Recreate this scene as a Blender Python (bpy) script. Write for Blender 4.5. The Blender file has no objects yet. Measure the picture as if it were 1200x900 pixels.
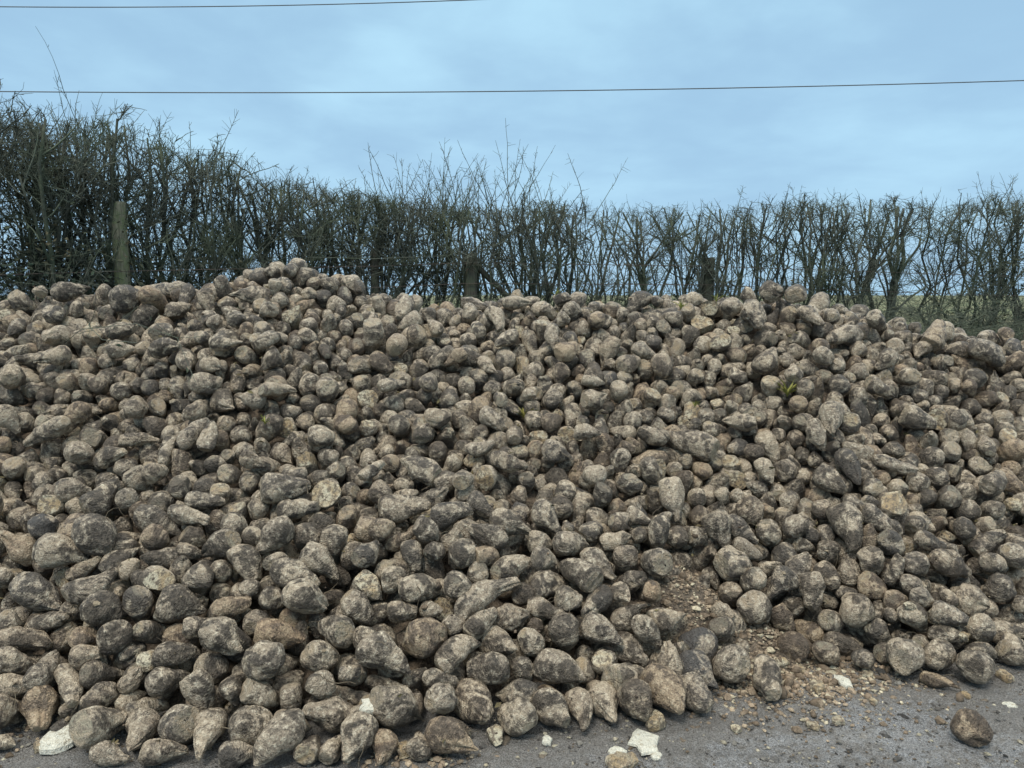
import bpy, math
import numpy as np
from mathutils import Vector, Matrix

# ------------------------------------------------------------------ scene, camera, world
sc = bpy.context.scene
COL = sc.collection
PITCH = math.radians(6.85)
FPX = 873.0                                    # focal length in pixels of the 1200 px wide photograph
CAMZ = 1.6
cam_d = bpy.data.cameras.new('camera'); cam = bpy.data.objects.new('camera', cam_d); COL.objects.link(cam)
cam.location = (0, 0, CAMZ); cam.rotation_euler = (math.pi/2 - PITCH, 0, 0)
cam_d.sensor_width = 36; cam_d.lens = 36*FPX/1200; cam_d.clip_start = .05; cam_d.clip_end = 3000
sc.camera = cam
sc.render.resolution_x, sc.render.resolution_y = 1024, 768
sc.view_settings.view_transform = 'Standard'; sc.view_settings.look = 'None'
sc.view_settings.exposure = 0.5; sc.view_settings.gamma = 1
sc.view_settings.use_curve_mapping = False
sc.cycles.max_bounces = 5; sc.cycles.diffuse_bounces = 2; sc.cycles.glossy_bounces = 2
sc.cycles.use_denoising = True

fw = np.array([0, math.cos(PITCH), -math.sin(PITCH)]); up = np.array([0, math.sin(PITCH), math.cos(PITCH)]); rt = np.array([1., 0, 0])
def sight(px, py): return fw + rt*(px-600)/FPX - up*(py-450)/FPX
def on_ground(px, py, z=0.0):
    d = sight(px, py); t = (z-CAMZ)/d[2]; return np.array([0, 0, CAMZ]) + d*t
def at_depth(px, py, Y):
    d = sight(px, py); return np.array([0, 0, CAMZ]) + d*(Y/d[1])

# ------------------------------------------------------------------ node helpers
def node_mat(name):
    m = bpy.data.materials.new(name); m.use_nodes = True
    nt = m.node_tree; nt.nodes.clear()
    out = nt.nodes.new('ShaderNodeOutputMaterial'); b = nt.nodes.new('ShaderNodeBsdfPrincipled')
    nt.links.new(b.outputs[0], out.inputs[0])
    return m, nt, b
class N:
    def __init__(s, nt): s.nt = nt
    def put(s, sock, v):
        if isinstance(v, bpy.types.NodeSocket): s.nt.links.new(v, sock)
        else: sock.default_value = v
    def attr(s, name): n = s.nt.nodes.new('ShaderNodeAttribute'); n.attribute_name = name; return n
    def noise(s, vec, scale, detail=4, rough=.6, dist=0):
        n = s.nt.nodes.new('ShaderNodeTexNoise')
        if vec is not None: s.put(n.inputs['Vector'], vec)
        n.inputs['Scale'].default_value = scale; n.inputs['Detail'].default_value = detail
        n.inputs['Roughness'].default_value = rough; n.inputs['Distortion'].default_value = dist
        return n.outputs['Fac']
    def voro(s, vec, scale, feature='F1'):
        n = s.nt.nodes.new('ShaderNodeTexVoronoi'); n.feature = feature; s.put(n.inputs['Vector'], vec)
        n.inputs['Scale'].default_value = scale; return n.outputs['Distance']
    def math(s, op, a, b=0.0, clamp=False):
        n = s.nt.nodes.new('ShaderNodeMath'); n.operation = op; n.use_clamp = clamp
        s.put(n.inputs[0], a); s.put(n.inputs[1], b); return n.outputs[0]
    def ramp(s, v, lo, hi, a=0.0, b=1.0):
        n = s.nt.nodes.new('ShaderNodeMapRange'); n.interpolation_type = 'SMOOTHSTEP'
        s.put(n.inputs['Value'], v); s.put(n.inputs['From Min'], lo); s.put(n.inputs['From Max'], hi)
        s.put(n.inputs['To Min'], a); s.put(n.inputs['To Max'], b); return n.outputs[0]
    def mix(s, f, a, b):
        n = s.nt.nodes.new('ShaderNodeMix'); n.data_type = 'RGBA'
        s.put(n.inputs['Factor'], f)
        for i, v in ((6, a), (7, b)):
            if isinstance(v, bpy.types.NodeSocket): s.nt.links.new(v, n.inputs[i])
            else: n.inputs[i].default_value = (*v, 1) if len(v) == 3 else v
        return n.outputs[2]
    def bump(s, h, strength, dist, normal=None):
        n = s.nt.nodes.new('ShaderNodeBump'); n.inputs['Strength'].default_value = strength; n.inputs['Distance'].default_value = dist
        s.put(n.inputs['Height'], h)
        if normal is not None: s.put(n.inputs['Normal'], normal)
        return n.outputs[0]
    def sep(s, v): n = s.nt.nodes.new('ShaderNodeSeparateColor'); s.put(n.inputs[0], v); return n.outputs
    def geo(s): return s.nt.nodes.new('ShaderNodeNewGeometry').outputs['Position']
    def obj(s): return s.nt.nodes.new('ShaderNodeTexCoord').outputs['Object']

# ------------------------------------------------------------------ sky and sun (overcast)
SUN_EL, SUN_AZ = math.radians(58), math.radians(205)       # behind the camera, a little to the left
world = bpy.data.worlds.new('World'); sc.world = world; world.use_nodes = True
nt = world.node_tree; nt.nodes.clear(); n = N(nt)
wo = nt.nodes.new('ShaderNodeOutputWorld'); bg = nt.nodes.new('ShaderNodeBackground'); nt.links.new(bg.outputs[0], wo.inputs[0])
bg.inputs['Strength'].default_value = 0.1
sky = nt.nodes.new('ShaderNodeTexSky'); sky.sky_type = 'NISHITA'; sky.sun_disc = False
sky.sun_elevation = SUN_EL; sky.sun_rotation = SUN_AZ; sky.air_density = 1.0; sky.dust_density = 1.5
tc = nt.nodes.new('ShaderNodeTexCoord').outputs['Generated']
sx = nt.nodes.new('ShaderNodeSeparateXYZ'); nt.links.new(tc, sx.inputs[0])
den = n.math('ADD', n.math('ABSOLUTE', sx.outputs[2]), .16)
cx = nt.nodes.new('ShaderNodeCombineXYZ')
nt.links.new(n.math('DIVIDE', sx.outputs[0], den), cx.inputs[0]); nt.links.new(n.math('DIVIDE', sx.outputs[1], den), cx.inputs[1])
c1 = n.noise(cx.outputs[0], 0.85, 5, .5, .3); c2 = n.noise(cx.outputs[0], 2.4, 6, .55, .2)
cl = n.math('ADD', n.math('MULTIPLY', c1, .72), n.math('MULTIPLY', c2, .28))
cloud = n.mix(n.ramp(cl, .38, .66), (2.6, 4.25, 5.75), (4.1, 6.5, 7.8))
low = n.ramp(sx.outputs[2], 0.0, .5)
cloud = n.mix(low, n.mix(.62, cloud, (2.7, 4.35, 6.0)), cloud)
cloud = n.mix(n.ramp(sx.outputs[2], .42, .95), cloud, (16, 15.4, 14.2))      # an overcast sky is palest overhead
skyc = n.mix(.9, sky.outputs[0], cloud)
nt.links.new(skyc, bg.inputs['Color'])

sl = bpy.data.lights.new('sun', 'SUN'); so = bpy.data.objects.new('sun', sl); COL.objects.link(so)
sl.energy = 1.5; sl.angle = math.radians(14); sl.color = (1.0, .93, .82)
sd = Vector((math.sin(SUN_AZ)*math.cos(SUN_EL), math.cos(SUN_AZ)*math.cos(SUN_EL), math.sin(SUN_EL)))
so.rotation_euler = (-sd).to_track_quat('-Z', 'Y').to_euler()

# ------------------------------------------------------------------ mesh helpers
def mesh_np(name, verts, faces, mat=None, smooth=True, attrs=None):
    """faces: list of (M,k) int arrays. attrs: {name: (type, array)} on points."""
    me = bpy.data.meshes.new(name)
    verts = np.asarray(verts, np.float32)
    loops = np.concatenate([f.ravel() for f in faces]).astype(np.int32)
    sizes = np.concatenate([np.full(len(f), f.shape[1], np.int32) for f in faces])
    starts = np.concatenate([[0], np.cumsum(sizes)[:-1]]).astype(np.int32)
    me.vertices.add(len(verts)); me.vertices.foreach_set('co', verts.ravel())
    me.loops.add(len(loops)); me.loops.foreach_set('vertex_index', loops)
    me.polygons.add(len(sizes)); me.polygons.foreach_set('loop_start', starts); me.polygons.foreach_set('loop_total', sizes)
    me.polygons.foreach_set('use_smooth', np.full(len(sizes), smooth, bool))
    me.update(calc_edges=True); me.validate()
    for an, (ty, arr) in (attrs or {}).items():
        a = me.attributes.new(an, ty, 'POINT')
        a.data.foreach_set('vector' if ty == 'FLOAT_VECTOR' else 'color' if ty == 'FLOAT_COLOR' else 'value', np.asarray(arr, np.float32).ravel())
    if mat: me.materials.append(mat)
    return me
def link(name, me, parent=None, loc=None):
    o = bpy.data.objects.new(name, me); COL.objects.link(o)
    if parent: o.parent = parent
    if loc is not None: o.location = loc
    return o
def tag(o, label=None, cat=None, group=None, kind=None):
    for k, v in (('label', label), ('category', cat), ('group', group), ('kind', kind)):
        if v: o[k] = v
    return o
def empty(name, loc, label, cat, group=None):
    o = bpy.data.objects.new(name, None); COL.objects.link(o); o.location = loc; o.empty_display_size = .1
    return tag(o, label, cat, group)

def tubes(P, R, sides, cap=True):
    """P (M,K,3) polylines with radii R (M,K) -> verts, faces"""
    P = np.asarray(P, float); R = np.asarray(R, float); M, K, _ = P.shape
    T = np.gradient(P, axis=1); T /= np.linalg.norm(T, axis=2, keepdims=True)+1e-9
    ref = np.where(np.abs(T[:, :1, 2:3]) > .9, np.array([1., 0, 0]), np.array([0, 0, 1.]))
    U = np.cross(T, np.broadcast_to(ref, T.shape)); U /= np.linalg.norm(U, axis=2, keepdims=True)+1e-9
    V = np.cross(T, U)
    a = np.arange(sides)*2*np.pi/sides
    ring = P[:, :, None] + R[:, :, None, None]*(np.cos(a)[None, None, :, None]*U[:, :, None] + np.sin(a)[None, None, :, None]*V[:, :, None])
    verts = ring.reshape(-1, 3)
    base = (np.arange(M)*K*sides)[:, None, None]; k = (np.arange(K-1)*sides)[None, :, None]; s = np.arange(sides)[None, None, :]; s2 = (s+1) % sides
    f = np.stack([base+k+s, base+k+s2, base+k+sides+s2, base+k+sides+s], -1).reshape(-1, 4)
    fs = [f]
    if cap:
        e = np.stack([(np.arange(M)*K+K-1)*sides+i for i in range(sides)], 1); fs.append(e)
    return verts, fs
class Bag:
    def __init__(s): s.v = []; s.f = {}; s.n = 0; s.a = []
    def add(s, v, fs, a=None):
        for f in fs: s.f.setdefault(f.shape[1], []).append(f+s.n)
        s.v.append(np.asarray(v, float)); s.n += len(v)
        if a is not None: s.a.append(np.broadcast_to(np.asarray(a, float), (len(v), 4)) if np.ndim(a) == 1 else a)
    def mesh(s, name, mat, smooth=True):
        at = {'look': ('FLOAT_COLOR', np.concatenate(s.a))} if s.a else None
        return mesh_np(name, np.concatenate(s.v), [np.concatenate(x) for x in s.f.values()], mat, smooth, at)

# ------------------------------------------------------------------ materials
def beet_material():
    m, nt, b = node_mat('beet_skin'); n = N(nt)
    v = n.attr('rest').outputs['Vector']; L = n.sep(n.attr('look').outputs['Color']); tone, cut, warm = L[0], L[1], L[2]; tv = n.math('ADD', n.math('MULTIPLY', tone, .68), .17)
    n1 = n.noise(v, 9.5, 6, .60, 1.3); n2 = n.noise(v, 55, 5, .7); n3 = n.noise(v, 5, 3, .5); n4 = n.noise(v, 170, 3, .7)
    f = n.math('ADD', n.math('MULTIPLY', n1, .78), n.math('ADD', n.math('MULTIPLY', n2, .16), n.math('MULTIPLY', n4, .06)))
    thr = n.math('SUBTRACT', .640, n.math('MULTIPLY', tv, .26))
    clean = n.ramp(f, n.math('SUBTRACT', thr, .07), n.math('ADD', thr, .065))
    skin = n.mix(n.ramp(n3, .35, .65), (.47, .40, .30), (.31, .263, .203))
    skin = n.mix(n.ramp(n2, .5, .72), skin, (.60, .55, .435))
    wrm = n.mix(n.ramp(n1, .4, .6), (.30, .19, .105), (.36, .27, .17))
    skin = n.mix(n.math('MULTIPLY', n.ramp(warm, .5, 1.0), .75), skin, wrm)
    mud = n.mix(n.ramp(n2, .36, .66), (.028, .0235, .0185), (.112, .094, .073))
    mud = n.mix(n.math('MULTIPLY', n.ramp(warm, .5, 1.0), .5), mud, (.13, .085, .055))
    mud = n.mix(n.ramp(warm, .5, 0.0), mud, (.062, .062, .064))
    mud = n.mix(n.math('MULTIPLY', tv, .45), mud, (.195, .166, .128))
    col = n.mix(clean, mud, skin)
    fine = n.mix(n.ramp(n.math('ADD', n.math('MULTIPLY', n4, .55), n.math('MULTIPLY', n2, .45)), .38, .60), (.60, .58, .56), (1.20, 1.20, 1.19))
    mul = nt.nodes.new('ShaderNodeMix'); mul.data_type = 'RGBA'; mul.blend_type = 'MULTIPLY'; mul.inputs['Factor'].default_value = 1
    nt.links.new(col, mul.inputs[6]); nt.links.new(fine, mul.inputs[7]); col = mul.outputs[2]
    # dark pits, the old rootlet scars
    vo = n.voro(v, 34); pit = n.math('MULTIPLY', n.ramp(vo, .22, .12), n.ramp(n3, .44, .52))
    col = n.mix(n.math('MULTIPLY', pit, .6), col, (.045, .037, .03))
    # broken or topped faces: raw pale flesh, browning
    fl = n.mix(n.ramp(n1, .38, .62), (.62, .575, .43), (.40, .30, .17))
    fl = n.mix(n.ramp(n2, .44, .6), fl, (.13, .105, .075))
    white = n.mix(n.ramp(n2, .50, .70), (.74, .74, .64), (.42, .37, .27))
    fl = n.mix(n.ramp(tone, .93, .97), fl, white)
    col = n.mix(n.math('MULTIPLY', cut, .9), col, fl)
    nt.links.new(col, b.inputs['Base Color'])
    rough = n.ramp(n2, .35, .65, .30, .60); nt.links.new(rough, b.inputs['Roughness']); b.inputs['Specular IOR Level'].default_value = .5
    ring = nt.nodes.new('ShaderNodeTexWave'); ring.wave_type = 'BANDS'; ring.bands_direction = 'X'; n.put(ring.inputs['Vector'], v)
    ring.inputs['Scale'].default_value = 26; ring.inputs['Distortion'].default_value = 9; ring.inputs['Detail'].default_value = 3; ring.inputs['Detail Scale'].default_value = 2.5
    h = n.math('ADD', n.math('MULTIPLY', n2, 1.0), n.math('ADD', n.math('MULTIPLY', n4, .45), n.math('MULTIPLY', ring.outputs['Fac'], .14)))
    h = n.math('SUBTRACT', h, n.math('ADD', n.math('MULTIPLY', clean, .22), n.math('MULTIPLY', pit, .3)))
    nt.links.new(n.bump(h, 1.0, .017), b.inputs['Normal'])
    return m
BEET = beet_material()

def soil_material():
    m, nt, b = node_mat('soil'); n = N(nt); p = n.geo()
    a = n.noise(p, 9, 6, .7); c = n.noise(p, 70, 5, .75)
    col = n.mix(n.ramp(c, .35, .65), (.055, .044, .034), (.21, .168, .125)); col = n.mix(n.ramp(a, .5, .7), col, (.32, .25, .18))
    nt.links.new(col, b.inputs['Base Color']); b.inputs['Roughness'].default_value = .95
    nt.links.new(n.bump(n.math('ADD', c, a), 1, .02), b.inputs['Normal']); return m
SOIL = soil_material()
def look_material(name, rough=.85, bump=.4):
    """colour comes from the piece itself (the look attribute), broken up a little"""
    m, nt, b = node_mat(name); n = N(nt); p = n.geo()
    c = n.noise(p, 120, 4, .7); L = n.attr('look').outputs['Color']
    dark = nt.nodes.new('ShaderNodeMix'); dark.data_type = 'RGBA'; dark.blend_type = 'MULTIPLY'; dark.inputs['Factor'].default_value = 1
    nt.links.new(L, dark.inputs[6]); nt.links.new(n.mix(n.ramp(c, .35, .65), (.65, .63, .6), (1.15, 1.15, 1.15)), dark.inputs[7])
    nt.links.new(dark.outputs[2], b.inputs['Base Color']); b.inputs['Roughness'].default_value = rough; b.inputs['Specular IOR Level'].default_value = .3
    nt.links.new(n.bump(c, bump, .004), b.inputs['Normal']); return m
CRUMB = look_material('crumb'); 
def tarmac_material():
    m, nt, b = node_mat('wet_tarmac'); n = N(nt); p = n.geo()
    a = n.noise(p, 2.1, 5, .6, .4); c = n.noise(p, 190, 4, .7); e = n.noise(p, 30, 6, .72); g = n.voro(p, 150)
    col = n.mix(n.ramp(c, .40, .60), (.11, .115, .12), (.32, .328, .335))
    col = n.mix(n.math('MULTIPLY', n.ramp(e, .5, .66), .6), col, (.055, .052, .047))
    dirt = n.attr('dirt').outputs['Fac']
    mud = n.ramp(n.math('ADD', n.math('ADD', n.math('MULTIPLY', a, .6), n.math('MULTIPLY', e, .4)), n.math('MULTIPLY', dirt, .25)), .47, .57)
    col = n.mix(n.math('MULTIPLY', mud, .55), col, n.mix(n.ramp(c, .38, .62), (.075, .066, .054), (.165, .150, .125)))
    mp = nt.nodes.new('ShaderNodeMapping'); nt.links.new(p, mp.inputs[0]); mp.inputs['Scale'].default_value = (.5, 3.2, 1); mp.inputs['Rotation'].default_value = (0, 0, .12)
    st = n.noise(mp.outputs[0], 2.4, 6, .65, .8)     # smears drawn out along the way the wheels run
    col = n.mix(n.math('MULTIPLY', n.ramp(st, .52, .66), .35), col, (.085, .082, .075)); col = n.mix(n.math('MULTIPLY', n.ramp(st, .45, .36), .2), col, (.30, .30, .29))
    col = n.mix(n.math('MULTIPLY', n.ramp(g, .20, .1), n.ramp(e, .46, .52)), col, (.36, .35, .32))
    nt.links.new(col, b.inputs['Base Color'])
    nt.links.new(n.ramp(a, .42, .58, .20, .62), b.inputs['Roughness']); b.inputs['Specular IOR Level'].default_value = .5
    h = n.math('ADD', n.math('MULTIPLY', c, .7), n.math('ADD', n.math('MULTIPLY', e, 1.6), n.math('MULTIPLY', g, -.4)))
    nt.links.new(n.bump(h, .9, .012), b.inputs['Normal']); return m
TARMAC = tarmac_material()
def field_material():
    m, nt, b = node_mat('field_grass'); n = N(nt); p = n.geo()
    a = n.noise(p, .05, 4, .6); c = n.noise(p, 3, 5, .7); e = n.noise(p, 40, 3, .7)
    col = n.mix(n.ramp(a, .4, .6), (.10, .12, .05), (.16, .155, .085)); col = n.mix(n.ramp(c, .4, .7), col, (.09, .11, .05)); col = n.mix(n.ramp(e, .5, .7), col, (.17, .17, .09))
    nt.links.new(col, b.inputs['Base Color']); b.inputs['Roughness'].default_value = .95
    nt.links.new(n.bump(e, .8, .03), b.inputs['Normal']); return m
FIELD = field_material()
def bark_material(name, c1, c2, c3, sc_=30):
    m, nt, b = node_mat(name); n = N(nt); p = n.geo()
    a = n.noise(p, sc_, 5, .7); e = n.noise(p, 2.2, 3, .6)
    col = n.mix(n.ramp(a, .35, .65), c1, c2); col = n.mix(n.math('MULTIPLY', n.ramp(e, .42, .66), .8), col, c3)
    nt.links.new(col, b.inputs['Base Color']); b.inputs['Roughness'].default_value = .9; b.inputs['Specular IOR Level'].default_value = .2
    nt.links.new(n.bump(a, .7, .006), b.inputs['Normal']); return m
BARK = bark_material('hawthorn_bark', (.038, .043, .037), (.095, .105, .084), (.076, .096, .062))
TWIG = bark_material('hawthorn_twig', (.055, .066, .055), (.135, .15, .122), (.095, .122, .082), 9)
LEAF = bark_material('bramble_leaf', (.028, .046, .034), (.06, .085, .058), (.095, .082, .05), 6)
STRAW = bark_material('dry_rootlet', (.10, .085, .06), (.2, .17, .12), (.06, .048, .036), 20)
def plain(name, c, rough=.6, metal=0):
    m, nt, b = node_mat(name); n = N(nt)
    nt.links.new(n.mix(n.ramp(n.noise(n.geo(), 40, 3, .6), .4, .6), tuple(x*.8 for x in c), tuple(x*1.15 for x in c)), b.inputs['Base Color'])
    b.inputs['Roughness'].default_value = rough; b.inputs['Metallic'].default_value = metal; return m
CABLE = plain('cable_sheath', (.06, .07, .08), .6); WIRE = plain('rusty_wire', (.07, .055, .045), .7)
BLADE = bark_material('fresh_leaf', (.17, .20, .05), (.28, .30, .09), (.38, .35, .11), 30)

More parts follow.
